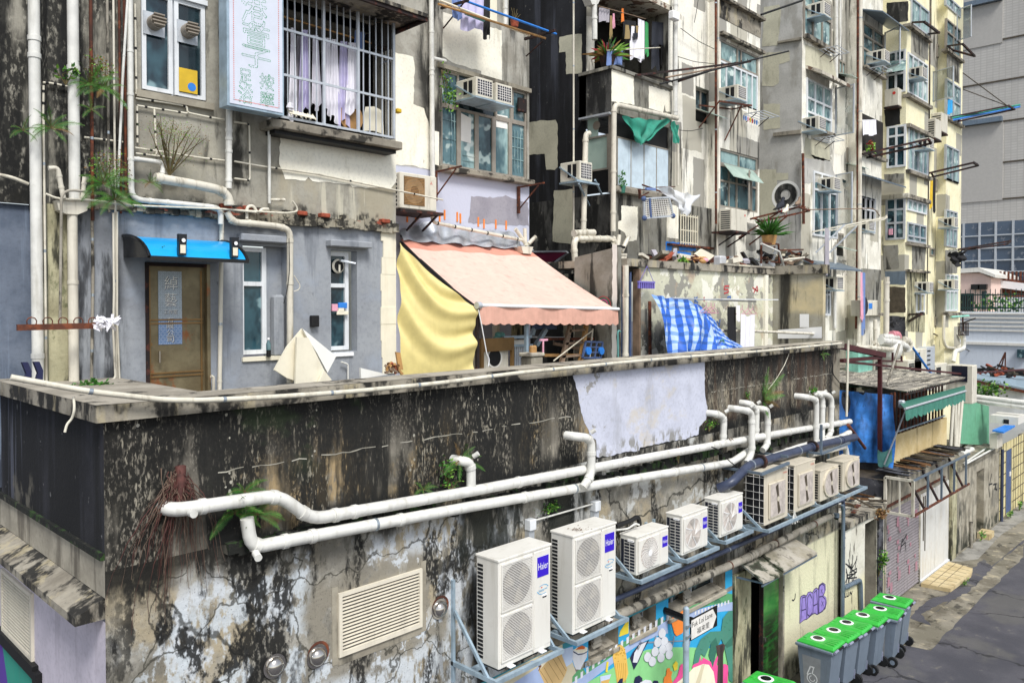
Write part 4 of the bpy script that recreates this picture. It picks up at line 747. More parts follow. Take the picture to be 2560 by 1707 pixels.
def make_bin():
 o=thing('recycling_bin','','bin',(0,0,0),'green-lidded recycling bins against the lane wall')
 b=MB('bin_grey');x0,x1,y0,y1=-.235,.235,-.24,.26;X0,X1,Y0,Y1=-.275,.275,-.33,.33
 b.add([(x0,y0,.10),(x1,y0,.10),(x1,y1,.02),(x0,y1,.02),(X0,Y0,.93),(X1,Y0,.93),(X1,Y1,.93),(X0,Y1,.93)],[(0,3,2,1),(0,1,5,4),(1,2,6,5),(2,3,7,6),(3,0,4,7)])
 b.rbox(X0-.03,X1+.03,Y0-.03,Y1+.04,.93,.985,.012);bo=b.build('body',o)
 pn=MB('bin_panel');f=lambda y,z:V((X0+(x0-X0)*(.93-z)/.86-.003,y,z));pn.poly([f(.20,.14),f(-.10,.14),f(-.12,.78),f(.24,.78)]);q=pn.build('side_panel',bo)
 m=MB('bin_mark');c=(.05,.36);r=.105
 for k in range(20):
  a0,a1=-math.pi*.95+k*math.pi*1.9/20,-math.pi*.95+(k+1)*math.pi*1.9/20;g=lambda rr,a:f(c[0]-rr*math.sin(a)*1.0,c[1]-rr*math.cos(a))+V((-.002,0,0));m.poly([g(r,a0),g(r,a1),g(r-.018,a1),g(r-.018,a0)])
  if k<15:m.poly([g(r*.55,a0),g(r*.55,a1),g(r*.55-.014,a1),g(r*.55-.014,a0)])
 m.poly([f(.145,.40)+V((-.002,0,0)),f(.155,.42)+V((-.002,0,0)),f(.09,.60)+V((-.002,0,0)),f(.06,.60)+V((-.002,0,0))]);m.poly([f(.09,.60)+V((-.002,0,0)),f(-.0,.60)+V((-.002,0,0)),f(.0,.575)+V((-.002,0,0)),f(.085,.575)+V((-.002,0,0))]);m.poly([f(.005,.60)+V((-.002,0,0)),f(.025,.60)+V((-.002,0,0)),f(.055,.46)+V((-.002,0,0)),f(.04,.45)+V((-.002,0,0))])
 m.build('six_mark',q)
 l=MB('bin_lid');A,B=-.36,.36;w=.285
 l.add([(-w,A,.985),(w,A,.985),(w*.86,B,.985),(-w*.86,B,.985),(-w,A,1.02),(w,A,1.02),(w*.86,B,1.0),(-w*.86,B,1.0),(-w*.82,A+.03,1.06),(w*.82,A+.03,1.06),(w*.66,B-.06,1.05),(-w*.66,B-.06,1.05)],[(0,1,5,4),(1,2,6,5),(2,3,7,6),(3,0,4,7),(4,5,9,8),(5,6,10,9),(6,7,11,10),(7,4,8,11),(8,9,10,11)])
 for xx in(-.15,-.05,.05,.15):l.add([(xx-.03,-.34,1.055),(xx+.03,-.34,1.055),(xx*.7+.018,-.12,1.062),(xx*.7-.018,-.12,1.062),(xx-.02,-.33,1.085),(xx+.02,-.33,1.085)],[(0,1,5,4),(4,5,2,3),(1,2,5),(3,0,4)])
 l.box(-.13,.13,.22,.28,1.05,1.062);lo=l.build('lid',o)
 h=MB('white');h.ring((0,.05,1.056),(0,0,1),.095,.135,28,0);h.mat('blackgloss').disc((0,.05,1.058),(0,0,1),.096,24);h.mat('white').ring((0,.05,1.066),(0,0,1),.092,.13,28,-.008);h.build('bottle_hole',lo)
 hd=MB('black').cyl((-.26,-.385,.985),(.26,-.385,.985),.02,8);hd.mat('bin_lidrim').cyl((-.28,-.385,.985),(-.12,-.385,.985),.026,8);hd.cyl((.12,-.385,.985),(.28,-.385,.985),.026,8);hd.build('handle',o)
 for sx in(-1,1):
  w_=MB('tyre').cyl((sx*.25,-.27,.10),(sx*.31,-.27,.10),.10,20);wo=w_.build('wheel',o);MB('bin_grey').disc((sx*.313,-.27,.10),(sx,0,0),.05,14).build('hub',wo)
 MB('bin_lidrim').box(x1+.005,x1+.03,-.27,-.12,.12,.3).build('rear_foot',o)
 return o
binT=None
spots=[('W',380,910,'grey recycling bin with a large 6 mark on its side, in front of its row'),('W',610,790,'green-lidded bin directly behind the one with the large visible 6'),('W',803,677,'third green-lidded bin of the row, below the purple graffiti'),('W',1038,567,'green-lidded bin at the foot of the blue-grey downpipes'),('W',1295,472,'green-lidded bin pulled slightly out of the row, second from the shutter'),('W',1432,312,'green-lidded bin at the far end of the row, nearest the shutter'),('R',1105,1530,'lone green-lidded bin by the street sign, cut by the lower edge')]
for c,x,y,l in spots:
 q=pz_(c,GZ+1.06,x,y);loc=V((q.x,q.y-.05,GZ+.008));rz=R.uniform(-.1,.1)
 if binT is None:binT=make_bin();binT.location=loc;binT['label']=l;ROOT[binT.name]=loc
 else:dup(binT,loc,l,None,rz)
ys=6.15;A=PY('R',ys,(440,1010),(630,925),(668,985),(660,1110),(440,1195));sx0=py_('R',ys,440,1000).x;TL=py_('R',ys,440,1010);TR=py_('R',ys,672,912);zt,zb=TL.z,py_('R',ys,440,1195).z
sgn=thing('street_sign','white arrow street sign on a grey pole before the mural','sign',(sx0-.05,ys,GZ))
plain('signwhite','e9e6de',.45);plain('pole','9fb0bd',.5,streak=.35,dirt='5d4a3c')
MB('pole').cyl((sx0-.06,ys+.03,GZ),(sx0-.06,ys+.03,zt+.16),.045,14).ball((sx0-.06,ys+.03,zt+.16),.047,12,6).build('pole',sgn)
w_=TR.x-sx0;MB('black').box(sx0,sx0+w_,ys-.012,ys+.006,zb,zt).build('back_plate',sgn)
h_=zt-zb;pl=MB('signwhite').poly([(sx0+.012,ys-.014,zb+.014),(sx0+w_*.82,ys-.014,zb+.014),(sx0+w_*.96,ys-.014,zb+h_*.5),(sx0+w_*.82,ys-.014,zt-.014),(sx0+.012,ys-.014,zt-.014)]).build('arrow_face',sgn)
tx=MB('black').text('Fuk Loi Lane',(sx0+.03,ys-.016,zb+h_*.60),(1,0,0),(0,0,1),h_*.24,w_*.76);tx.text('福來里',(sx0+w_*.22,ys-.016,zb+h_*.16),(1,0,0),(0,0,1),h_*.29,w_*.46);tx.build('lettering',pl)
for z in(zb+.08,zt-.08):MB('steel').box(sx0-.11,sx0-.003,ys-.02,ys+.0,z-.02,z+.02).build('clamp',sgn)
# low annex between lane block and shutter building
grime('annexwall','ddd9cb','cfcabb',[('e0d9ad',.8,[(1.0,.2,.4)],('x',None,None,None,-6.3,.2,.2)),('4a4238',.8,[((6,6,1.2),.58,.66)],None),('2a261e',.8,[((4,4,3),.45,.6)],('x',None,None,-5.0,None,.05,.1))],bump=.4)
grime('darkbrick','55565c','3f4046',[('0e0e10',.9,[((4,4,4),.5,.6)],None),('8a8a88',.4,[((6,6,6),.6,.68)],None)],bump=.9)
grime('yellowwall','d9c596','cdb682',[('7a6238',.6,[((3,3,.8),.58,.68)],None),('4a3d24',.7,[((9,9,2),.66,.72)],None)],bump=.3)
grime('lanewall','b1aa98','958e7d',[('6d6a60',.7,[(1.4,.52,.62)],None),('1c1f14',.93,[((3,3,.8),.42,.56)],('x',25.0,27.2,None,-6.0,.2,.4)),('28261f',.8,[((4,4,.6),.55,.66)],None),('23281a',.9,[((4,4,2),.4,.6)],('x',None,None,None,-7.1,.1,.25))],bump=.5)
plain('shutter','918a8c',.55,.15,var=.12,streak=.35,dirt='4d4a46');plain('sheetwhite','d6d5cf',.55,var=.05,streak=.3,dirt='a48a4a');plain('spraypink','ab7d88',.7,var=.2,sc=30,streak=.8,dirt='8a8b8d');plain('doorblue','4c5f86',.5,var=.2,streak=.3)
grime('tiled','d8cc9a','cbbd88',[('3d3a2c',.7,[((4,4,.6),.55,.65)],None)],bump=.2)
ax=thing('low_annex','low cream-painted annex with black tags beside the lane block','building',(18.7,6.8,GZ))
m=MB('annexwall').wall(17.56,20.1,GZ,-4.95,6.8,[(18.85,19.6,GZ,-5.1,.7)],rev='concrete');m.poly([(17.56,6.8,-4.95),(20.1,6.8,-4.95),(20.1,9.5,-4.95),(17.56,9.5,-4.95)]);m.build('wall',ax)
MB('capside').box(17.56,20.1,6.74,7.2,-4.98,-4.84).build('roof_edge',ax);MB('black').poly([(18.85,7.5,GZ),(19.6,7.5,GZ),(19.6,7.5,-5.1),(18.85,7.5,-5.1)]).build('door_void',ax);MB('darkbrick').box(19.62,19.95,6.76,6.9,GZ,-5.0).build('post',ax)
g=MB('gr_black');Yg=6.795
for q in([(545,560),(570,690),(590,520),(600,690),(640,560)],[(540,520),(600,560),(640,480)],[(560,540),(630,600),(560,650),(640,640)],[(600,560),(600,440)],[(580,560),(565,480)],[(625,560),(640,450)],[(575,600),(640,560)],[(535,690),(560,640)],[(535,775),(537,815),(547,810)],[(552,775),(553,808),(568,802),(570,768)],[(578,800),(582,765),(592,790),(600,760)],[(545,590),(560,620),(610,610),(640,590)],[(550,690),(552,610)]):stroke(q,.03,'gr_black','S')
g.build('graffiti',ax)
pipe('drain_pipe','blue-grey pipe elbow turning down before the black tag','pipe',PY('S',6.74,(525,735),(660,665),(670,690))+[V((18.55,6.74,GZ))],.05,'pipe_steel',None,.1,(.1,.3,.42),0)
jk=thing('rubbish_heap','timber, wire and sheet scraps lying on the low annex roof','rubbish',(19,7.4,-4.84));jm=MB('concrete');rr=random.Random(3)
for k in range(34):
 jm.mat(rr.choice(('rust','fanback','black','concrete','deadleaf','casing_old')));c=V((rr.uniform(18.1,20.2),rr.uniform(6.85,8.6),-4.80+rr.uniform(0,.1)));d=V((rr.uniform(-1,1),rr.uniform(-1,1),rr.uniform(-.1,.2))).normalized()*rr.uniform(.12,.45);jm.beam(c-d,c+d,rr.uniform(.02,.12),rr.uniform(.015,.05))
jm.build('scraps',jk);leafy('weed','fern-like weed growing beside the annex doorway',(19.62,6.7,-6.15),(.12,.1,.35),130,.09,seed=15,base=(19.6,6.75,-6.5));leafy('weed','dead branches and leaves over the annex doorway',(19.5,6.65,-4.95),(.4,.15,.15),120,.08,'deadleaf','fern_brown',seed=16)
# shutter building
sb=thing('shutter_building','low building with a graffitied roller shutter, yellow parapet and tarp','building',(22.5,6.8,GZ));SX=20.15
m=MB('lanewall').wall(SX,25.95,GZ,-4.3,6.8,[(20.28,22.75,GZ,-5.1,.05),(22.86,25.4,GZ,-5.1,.03)]);m.mat('darkbrick').poly([(SX,11,GZ),(SX,6.8,GZ),(SX,6.8,-4.3),(SX,11,-4.3)])
m.mat('fanback').poly([(SX,6.8,-4.3),(25.95,6.8,-4.3),(25.95,11,-4.3),(SX,11,-4.3)])
m.mat('yellowwall').wall(21.2,26.25,-4.3,-3.42,7.1);m.mat('darkbrick').poly([(21.2,11,-4.3),(21.2,7.1,-4.3),(21.2,7.1,-2.3),(21.2,11,-2.3)]);m.mat('black').poly([(21.2,7.7,-3.6),(26.25,7.7,-3.6),(26.25,7.7,-2.25),(21.2,7.7,-2.25)]);m.mat('yellowwall').poly([(21.2,7.1,-3.42),(26.25,7.1,-3.42),(26.25,7.25,-3.42),(21.2,7.25,-3.42)]);m.build('wall',sb)
s=MB('shutter');n=30
for i in range(n):z=GZ+.05+i*(2.36/n);h=2.36/n;s.prism([(20.28,6.83,z),(20.28,6.80,z+h*.2),(20.28,6.80,z+h*.6),(20.28,6.83,z+h*.98)],(2.47,0,0))
so_=s.build('roller_shutter',sb)
s=MB('spraypink')
for k,(x,y)in enumerate(((910,200),(920,240),(930,300),(1000,150),(1010,190),(1020,230),(1085,110),(1090,150),(1160,60),(1165,100),(1000,330),(1010,380),(1080,290),(1110,350),(1000,470),(930,600),(1000,560),(1010,620),(1090,500),(1100,570),(1150,450),(1160,540),(920,680),(940,730))):
 q=py_('S',6.793,x,y);a=R.choice((.05,.09));b=R.choice((.05,.12));s.poly(jag([q+V((-a,0,-b)),q+V((a,0,-b)),q+V((a,0,b)),q+V((-a,0,b))],.015,.06))
g=s;Yg=6.79
for q in([(1020,420),(1030,360),(1040,300)],[(1040,330),(1080,260)],[(1030,370),(1065,330),(1070,410)]):stroke(q,.035,'gr_black','S')
s.split('spray_mark',so_)
s=MB('sheetwhite')
for i in range(2):s.box(22.88+i*1.27,24.13+i*1.27,6.80,6.83,GZ+.05,-5.12)
s.mat('alu_white').box(22.86,25.4,6.76,6.8,GZ,GZ+.06);s.mat('fanback');s.box(23.06,23.09,6.78,6.80,-6.4,-5.2);s.box(23.2,23.23,6.78,6.80,-6.7,-5.2);s.build('sheet_door',sb)
t=MB('pipe_steel');y0,y1=6.15,6.78;xa,xb=20.1,24.9;z0,z1=-5.05,-4.2
t.mat('rust').beam((xa,y0,z0),(xb,y0,z0),.045);t.mat('pipe_steel').beam((xa,y0,z1),(xb,y0,z1),.045);t.mat('pvc_dirty').beam((xa,y0,z0),(xa,y0,z1),.06);t.beam((xa,y1,z0),(xa,y1,z1),.06);t.beam((xa,y0,z1),(xa,y1,z1),.06);t.beam((xa,y0,z0),(xa,y1,z0),.06);t.beam((xa,6.45,z0),(xa,6.45,z1),.03)
t.mat('pipe_steel')
for i in range(1,5):x=xa+(xb-xa)*i/4.3;t.beam((x,y0,z0),(x,y0,z1),.045)
t.mat('iron')
for i in range(4):x=xa+(xb-xa)*i/4.3;t.beam((x+.25,y0+.2,z1),(x+1.0,y0+.05,z0),.045)
t.mat('rust').beam((xa,y1,z0+.1),(xb,y1,z0+.1),.05);fo=t.build('awning_frame',sb)
t=MB('fanback')
for i in range(90):
 x=20.2+R.random()*5;t.mat(R.choice(('fanback','black','darkbrick','deadleaf','black','black')));a=R.uniform(.04,.16);t.add([(x,6.2+R.uniform(0,.2),-4.15+R.uniform(0,.05)),(x+a,6.2+R.uniform(0,.2),-4.15+R.uniform(0,.06)),(x+a+R.uniform(-.1,.2),7.05,-4.13+R.uniform(0,.06)),(x+R.uniform(-.1,.2),7.05,-4.13+R.uniform(0,.08))],[(0,1,2,3)])
t.build('canopy_scraps',sb)
t=MB('rust')
for k in range(16):x=21.5+k*.29;t.box(x,x+(.04 if k%3 else.07),7.12,7.16,-3.42,-2.3)
t.mat('galv').box(21.3,26.1,7.1,7.14,-3.36,-3.33);t.build('window_bars',sb);MB('signwhite').box(22.95,23.15,7.08,7.1,-3.1,-2.75).build('notice',sb)
grime('corrug','8f8a80','77736b',[('d0c8b4',.7,[((1.2,9,9),.52,.6)],None),('2b2824',.8,[((1.5,6,6),.54,.62)],None)],bump=.5,rough=.8)
ra_,rb_,rc_=py_('Q',6.85,550,345),py_('Q',6.85,962,240),py_('Q',12.0,960,235)
t=MB('corrug');nx=70
zb_=ra_.z+.35
def roofp(u,v):return V((ra_.x-.1+(rb_.x-ra_.x+.2)*u,6.85+5.2*v,ra_.z+(zb_-ra_.z)*v+.02*math.cos(u*nx*2*math.pi/2)))
t.grid(roofp,nx*2,3,False);t.build('roof_sheet',sb);MB('iron').beam((ra_.x-.05,6.9,ra_.z-.06),(rb_.x,6.9,rb_.z-.06),.06).build('eaves_beam',sb)
plain('greenawn','3f7d6c',.65,var=.12,streak=.25,dirt='2f4a44');plain('bluetarp','3f84d4',.4,var=.4,streak=.7,dirt='1a2f4a',sc=3.5,bump=.5);plain('greencorr','64a080',.5,var=.1,streak=.5,dirt='55735f')
aw=thing('awning','faded green scalloped awning over the yellow parapet','awning',(23,6.5,-2.6));A=PY('Q',6.35,(530,470),(970,340));B=PY('Q',6.95,(490,425),(965,300))
m=MB('greenawn').add([B[0],B[1],A[1],A[0]],[(0,1,2,3)]);n=96
for i in range(n):
 a,b=A[0].lerp(A[1],i/n),A[0].lerp(A[1],(i+1)/n);zz=lambda k:V((0,-.02+.02*math.sin(k*.8),-.23-.07*abs(math.sin(k*math.pi*16/n))));m.add([a,b,b+zz(i+1),a+zz(i)],[(0,1,2,3)])
m.build('canopy',aw);m=MB('alu').cyl(A[0],A[1],.03,8);m.build('front_bar',aw);MB('alu').beam(A[0]+V((.1,0,0)),(A[0].x+.25,6.9,-3.95),.025).build('crank_rod',aw);MB('alu').rbox(B[0].x-.15,B[0].x,6.8,6.95,B[0].z-.12,B[0].z+.08,.03).build('end_bracket',aw)
tx_=21.1;A=PX('Q',tx_,(75,330),(445,370),(435,890),(205,880));
def tarp(u,v):
 top=V((tx_,12.2+(A[1].y-12.2)*u,A[0].z+(A[1].z-A[0].z)*u));bot=V((tx_-.1,11.6+(A[2].y-.15-11.6)*u,A[2].z+.05*math.sin(u*9)))
 p=top.lerp(bot,v);p.x+=-.13*math.sin(u*30+v*3)*(.3+v*.7)-.09*math.sin(u*13+v*6)-.05*math.sin(u*57-v*4)-.12*v;return p
MB('bluetarp').grid(tarp,60,16).build('tarp',None,('weathered blue tarp hung as a curtain under the corrugated roof','tarp'))
plain('greentarp','5f9a94',.55,var=.2,streak=.4,dirt='2f4f4a')
q=px_('Q',tx_-.3,385,830);MB('greentarp').grid(lambda u,v:q+V((-.03*math.sin(u*7+v*4),-.35*(u-.5),.42*(.5-v)-.05*math.sin(u*5))),8,8).build('tarp',None,('small green tarp scrap at the foot of the blue tarp','tarp'))
mg=thing('steel_pergola','dark maroon steel post and beams standing before the corrugated roof','frame',(19.9,7.0,-4.3));X_=20.2
pt=py_('Q',7.2,348,95);b1=py_('Q',7.2,348,810);m=MB('maroon').beam(pt,b1,.09);m.build('post',mg)
for a,b,w in(((70,15),(370,80),.16),((70,120),(350,97),.10),((70,125),(930,215),.07),((930,215),(1394,185),.07),((350,122),(510,125),.05),((505,125),(505,85),.05),((440,120),(440,60),.05)):
 yb=7.2 if a[0]<900 else 7.0;MB('maroon').beam(py_('Q',7.2,*a),py_('Q',yb,*b),w,w*.8).build('beam',mg)
pipe('pole','slanting grey bamboo pole leaning on the corrugated roof','pole',PY('Q',7.0,(490,0),(400,300)),.03,'pipe_grey',None,.1)
pipe('rod','rusty rod sticking out from the last pipes toward the tarp','rod',PY('Q',6.6,(115,585),(240,755)),.035,'rust',None,.1)
MB('sheetwhite').box(18.9,19.35,7.6,7.64,-4.84,-4.3).build('board',None,('pale rust-stained board standing on the annex roof','board'))
lw=thing('lane_wall','stained concrete lane wall with a bricked recess beyond the shutter','wall',(28.5,6.8,GZ))
m=MB('lanewall').wall(25.95,31.3,GZ,-5.0,6.8,[(28.4,29.3,GZ,-5.35,.25)]);m.mat('concrete').poly([(28.4,7.05,GZ),(29.3,7.05,GZ),(29.3,7.05,-5.35),(28.4,7.05,-5.35)]);m.mat('pilaster').box(25.45,25.95,6.72,6.85,GZ,-4.6);m.build('wall_face',lw)
MB('oldpave').box(25.95,31.4,6.74,11,-5.0,-4.88).build('roof_deck',lw)
g=MB('gr_black');Yg=6.793
for q in([(1145,1110),(1140,1040),(1160,940)],[(1140,1020),(1165,1010)],[(1180,1010),(1195,1060)],[(1170,1020),(1195,1010),(1180,1050),(1200,1055)]):stroke(q,.05,'gr_black','Q')
g.build('graffiti',lw)
tw=thing('tiled_wall','yellow-tiled lane wall with a blue metal door','wall',(33,6.8,GZ));m=MB('tiled').wall(31.35,36,GZ,-4.9,6.82,[(32.35,33.2,GZ,-5.2,.04)])
m.mat('fanback')
for i in range(12):
 x=31.5+i*.38
 if not 32.3<x<33.25:m.box(x,x+.03,6.81,6.83,GZ,-4.9)
for i in range(6):m.box(31.35,32.3,6.812,6.83,GZ+.3+i*.4,GZ+.33+i*.4);m.box(33.25,36,6.812,6.83,GZ+.3+i*.4,GZ+.33+i*.4)
m.build('wall_face',tw);d=MB('doorblue').box(32.36,33.19,6.84,6.87,GZ+.04,-5.22).build('door',tw);MB('signwhite').box(32.9,33.1,6.82,6.84,-6.2,-6.05).build('door_plate',d)
MB('concrete').box(36,60,6.8,7.2,GZ,-5.1).build('far_lane_wall',None,('plain far stretch of lane wall beyond the tiles','wall'))
pipe('drain_pipe','grey downpipe between concrete and tiled lane walls','pipe',[(31.3,6.72,-5.0),(31.3,6.72,GZ)],.05,'pipe_navy',None,.1,(.5,))
pipe('drain_pipe','mossy short standpipe at the foot of the stained lane wall','pipe',PY('Q',6.65,(1010,1290),(1010,1480)),.05,'pipe_grey',None,.1,(.2,.7))
leafy('weed','green weed at the wall foot by the tiled wall',(32.0,6.6,-7.35),(.5,.1,.12),90,.08,seed=17);leafy('weed','weed at the foot of the blue lane door',(33.4,6.6,-7.3),(.3,.1,.2),70,.09,seed=18)
leafy('weed','weeds along the edge of the tiled step',tuple(A)if 0 else tuple(pz_('S',GZ+.06,1590,665)),(.7,.12,.05),90,.05,seed=19);leafy('weed','weed and planks at the foot of the bricked recess',(28.2,6.6,-7.3),(.25,.15,.15),60,.08,seed=20)
MB('steptile').box(28.5,29.1,6.45,6.8,GZ+.01,GZ+.2).build('crate',None,('brown wooden crate at the foot of the bricked recess','crate'))
gc=PY('Q',7.3,(940,395),(1140,450),(1140,735),(905,720));m=MB('greencorr');n=46
for i in range(n):
 f=lambda u:(gc[0].lerp(gc[1],u),gc[3].lerp(gc[2],u));a,b=f(i/n);c,d=f((i+1)/n);e=V((0,.03 if i%2 else-.0,0));e2=V((0,.0 if i%2 else.03,0));m.add([b+e,d+e2,c+e2,a+e],[(0,1,2,3)])
m.build('corrugated_panel',None,('pale green corrugated panel standing on the lane roof deck','panel'))
for k,(x0,x1)in enumerate(((880,890),(895,890),(920,900),(945,915))):pipe('pole',('pale pole leaning beside the parapet end','second pale pole leaning at the parapet end','third pale pole leaning by the green panel','outermost pale pole leaning on the green panel')[k],'pole',PY('Q',7.2-k*.03,(x0,405),(x1-30*(k==0),750)),.05,'casing_old','pale poles leaning by the green panel',.1)
for k,(a,b)in enumerate((((905,770),(965,705)),((930,785),(1020,728)),((940,805),(1015,770)),((960,870),(1115,765)),((965,880),(1190,755)))):pipe('loose_pipe',('short white pipe lying by the green panel','second white pipe lying on the roof deck','fat white pipe lying on the roof deck','thin white pipe along the deck','thin white edge pipe of the deck')[k],'pipe',[q+V((0,0,.03))for q in PZ('Q',-4.85,a,b)],(.06,.05,.09,.03,.03)[k],'pvc','white pipes lying on the roof deck',.1)
lr=thing('grey_roof_building','low far building with blue-grey sheet roof and littered top','building',(44,8,-7));P=lambda Y,*p:PY('c',Y,*p)
plain('sheetblue','8fa3b0',.5,var=.12,streak=.2);plain('paleplaster','cfd3d8',.7,var=.05,streak=.15)
rf=[px_('c',38,380,540),px_('c',38,1100,690),px_('c',46,1100,500),px_('c',46,500,470)];m=MB('sheetblue').prism(rf,(0,0,-.08));m.build('roof',lr)
m=MB('paleplaster');m.poly([rf[0]+V((.2,0,-.2)),rf[1]+V((.2,0,-.2)),V((rf[1].x+.2,rf[1].y,-7)),V((rf[0].x+.2,rf[0].y,-7))]);m.mat('rust').beam(rf[0]+V((0,0,-.14)),rf[1]+V((0,0,-.14)),.12);m.build('wall',lr)
jm=MB('rust')
for k in range(30):
 c=px_('c',42.5,470+rr.random()*520,425+rr.random()*50+(40 if k>15 else 0));d=V((rr.uniform(-.3,.3),rr.uniform(-.6,.6),rr.uniform(-.05,.2)));jm.mat(rr.choice(('rust','fanback','black','brick'))).beam(c-d,c+d,rr.uniform(.05,.14))
for x in(700,745,800):c=px_('c',42.5,x,420);jm.mat('rust').beam(c,c+V((0,-.3+.003*(x-700),.75)),.05)
jm.build('rubbish_heap',None,('rusty offcuts piled on the far blue-grey roof','rubbish'))
leafy('shrub','bright green bush beside the far grey roof',px_('c',34,430,715),(.5,1.0,.45),420,.16,seed=21,cat='bush')
for k,(a,b)in enumerate((((270,775),(1060,870)),((350,830),(1060,930)))):pipe('roof_pipe',('upper white pipe crossing behind the green panel','lower white pipe crossing behind the green panel')[k],'pipe',[px_('c',31,*a),px_('c',31,*b)],.09,'pvc',None,.1)
m=thing('roof_unit','small white rooftop box with blue sheet and dark opening, far right','cabinet',px_('c',30,700,1400));a=px_('c',30,640,1260);b=px_('c',30,735,1450);y0=7.0
q0=px_('c',30.5,600,1030);q1=px_('c',30.5,970,1160);MB('casing').box(30.5,31.6,q0.y,q1.y,q1.z,q0.z).build('cabinet_body',m);MB('black').box(30.47,30.5,px_('c',30.5,780,1080).y,px_('c',30.5,850,1080).y,px_('c',30.5,780,1140).z,px_('c',30.5,780,1085).z).build('opening',m)
bt=[px_('c',29.5,630,1225),px_('c',29.5,780,1250),px_('c',30.4,930,1165),px_('c',30.4,790,1160)];plain('brightblue','2f7fd6',.5);MB('brightblue').prism(bt,(0,0,-.05)).build('blue_sheet',m);MB('casing_old').box(29.6,30.3,b.y,a.y,b.z,a.z).build('side_box',m)
# left tenement
grime('greypaint','999da2','8d9197',[('a9b3c2',.45,[(1.1,.5,.66)],None),('5d636c',.55,[((4,4,.35),.55,.68)],None),('23252a',.85,[((9,9,2),.68,.73)],None),('1c1e22',.85,[((5,5,.8),.48,.6)],('x',None,3.36,None,None,.12,.1))],bump=.35)
grime('bluegrey','727c8c','5a6576',[('9aa9be',.6,[((5,5,.3),.52,.66)],None),('1d222c',.8,[((4,4,.6),.56,.66)],None)],bump=.35)
grime('upperA','a5a194','8d897d',[('161613',.95,[((2.6,2.6,.55),.36,.52),((26,26,12),.34,.5)],('x',None,3.45,None,None,.15,.15)),('0f100f',.9,[((5,5,.7),.46,.58)],('x',None,3.5,None,None,.1,.1)),('b6b09c',.6,[((1.2,1.2,.8),.52,.63)],('x',3.4,4.4,None,2.4,.2,.2)),('15140f',.9,[((3,3,.7),.47,.58)],('x',4.28,5.3,None,None,.08,.15)),('a89f88',.7,[((2,2,.7),.45,.6)],('x',5.2,None,None,1.75,.1,.2)),('1b1a15',.9,[((6,6,3),.48,.6)],('x',None,None,1.0,1.25,.05,.25)),('d2ccb6',.6,[((5,5,.5),.58,.68)],('x',5.2,None,None,1.8,.1,.2))],bump=.5)
grime('cream','f6f2e2','efead8',[('bdb49a',.5,[((3,3,.5),.58,.7)],None),('6a6250',.7,[((12,12,3),.70,.75)],None)],bump=.3)
grime('cornice','a7a08e','8c8574',[('141310',.92,[((4,4,5),.46,.55)],None),('9b4a34',.85,[((3,3,8),.60,.64)],None)],bump=.8)
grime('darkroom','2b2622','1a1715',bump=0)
plain('cloth_white','eceaf0',.8,var=.06);plain('cloth_lilac','c6c0de',.8,var=.1);plain('cloth_grey','a7a3aa',.8,var=.12);plain('cloth_navy','20242e',.8,var=.2);plain('cloth_black','131316',.8);plain('cloth_blue','6f86b8',.8,var=.1);plain('cloth_red','a83a3e',.8);plain('cloth_green','3f9a5a',.8);plain('cloth_yellow','d8b32e',.8);plain('cloth_khaki','9a8458',.8);plain('cloth_pink','e0a3b5',.8)
plain('wood','b98d56',.6,var=.25);plain('woodgrey','8a7460',.7,var=.3,streak=.3);plain('foam','e9e2cc',.7,var=.05,streak=.15,dirt='b59c62');plain('foamwhite','f0efe8',.6,var=.03);plain('brass','94744a',.4,.6,streak=.2)
grime('doorbrass','8e8264','786b50',[('a05a2c',.8,[((3,3,2),.56,.64)],None),('4a3f28',.5,[((2,2,1),.5,.65)],None)],rough=.42,bump=.15,metal=.35)
A_=thing('left_tenement','nearest grey-painted tenement with caged window and rusty door','building',(5,9.3,-2));YA=9.3;XR=7.17
holes=[(3.60,4.36,-1.95,.48,.12),(4.79,5.40,-.70,.74,.16),(6.07,6.50,-.66,.74,.14)]
m=MB('greypaint').wall(2.86,XR,-2,1.05,YA,holes);m.mat('upperA').wall(2.62,XR,1.05,8,YA-.02,[(3.57,4.33,2.42,5.2,.1),(5.2,6.93,2.33,3.95,.3)]);m.poly([(2.62,YA-.02,1.05),(XR,YA-.02,1.05),(XR,YA,1.05),(2.62,YA,1.05)])
m.mat('pilaster').box(2.60,2.86,YA-.03,YA+.3,-2,1.05);m.mat('bluegrey').wall(1.0,2.66,-2,1.1,10.0);m.mat('upperA').wall(.2,2.66,1.1,8,9.95);m.poly([(2.62,YA-.02,1.05),(2.62,10,1.05),(2.62,10,8),(2.62,YA-.02,8)])
m.mat('cream').poly([(XR,YA-.02,-2),(XR,12,-2),(XR,12,8),(XR,YA-.02,8)])
pat=PY('B',YA-.025,(395,915),(700,965),(1205,1050),(1205,1275),(1170,1320),(900,1310),(880,1290),(700,1275),(620,1270),(590,1240),(570,1265),(430,1255),(410,1200),(385,1150));m.mat('cream').poly(jag(pat,.012,.07));m.build('wall',A_)
m=MB('cornice')
for i in range(44):
 x=2.9+i*.097;h=R.uniform(.05,.12);d=R.uniform(.04,.10)
 m.mat('cornice').box(x,x+.0965,YA-.02-d,YA-.015,1.07-h*.4,1.10+h)
for x in(4.45,4.75,5.5,5.85,6.85):m.mat('brick').rbox(x,x+.14,YA-.13,YA-.03,1.16,1.215,.008)
m.build('cornice',A_)
m=MB('foam')
for i in range(9):z=-1+i*.24;m.box(XR-.22-R.uniform(0,.06),XR+.003,YA-.012-R.uniform(0,.01),YA+.01,z-.01,z+.235)
m.build('exposed_corner',A_)
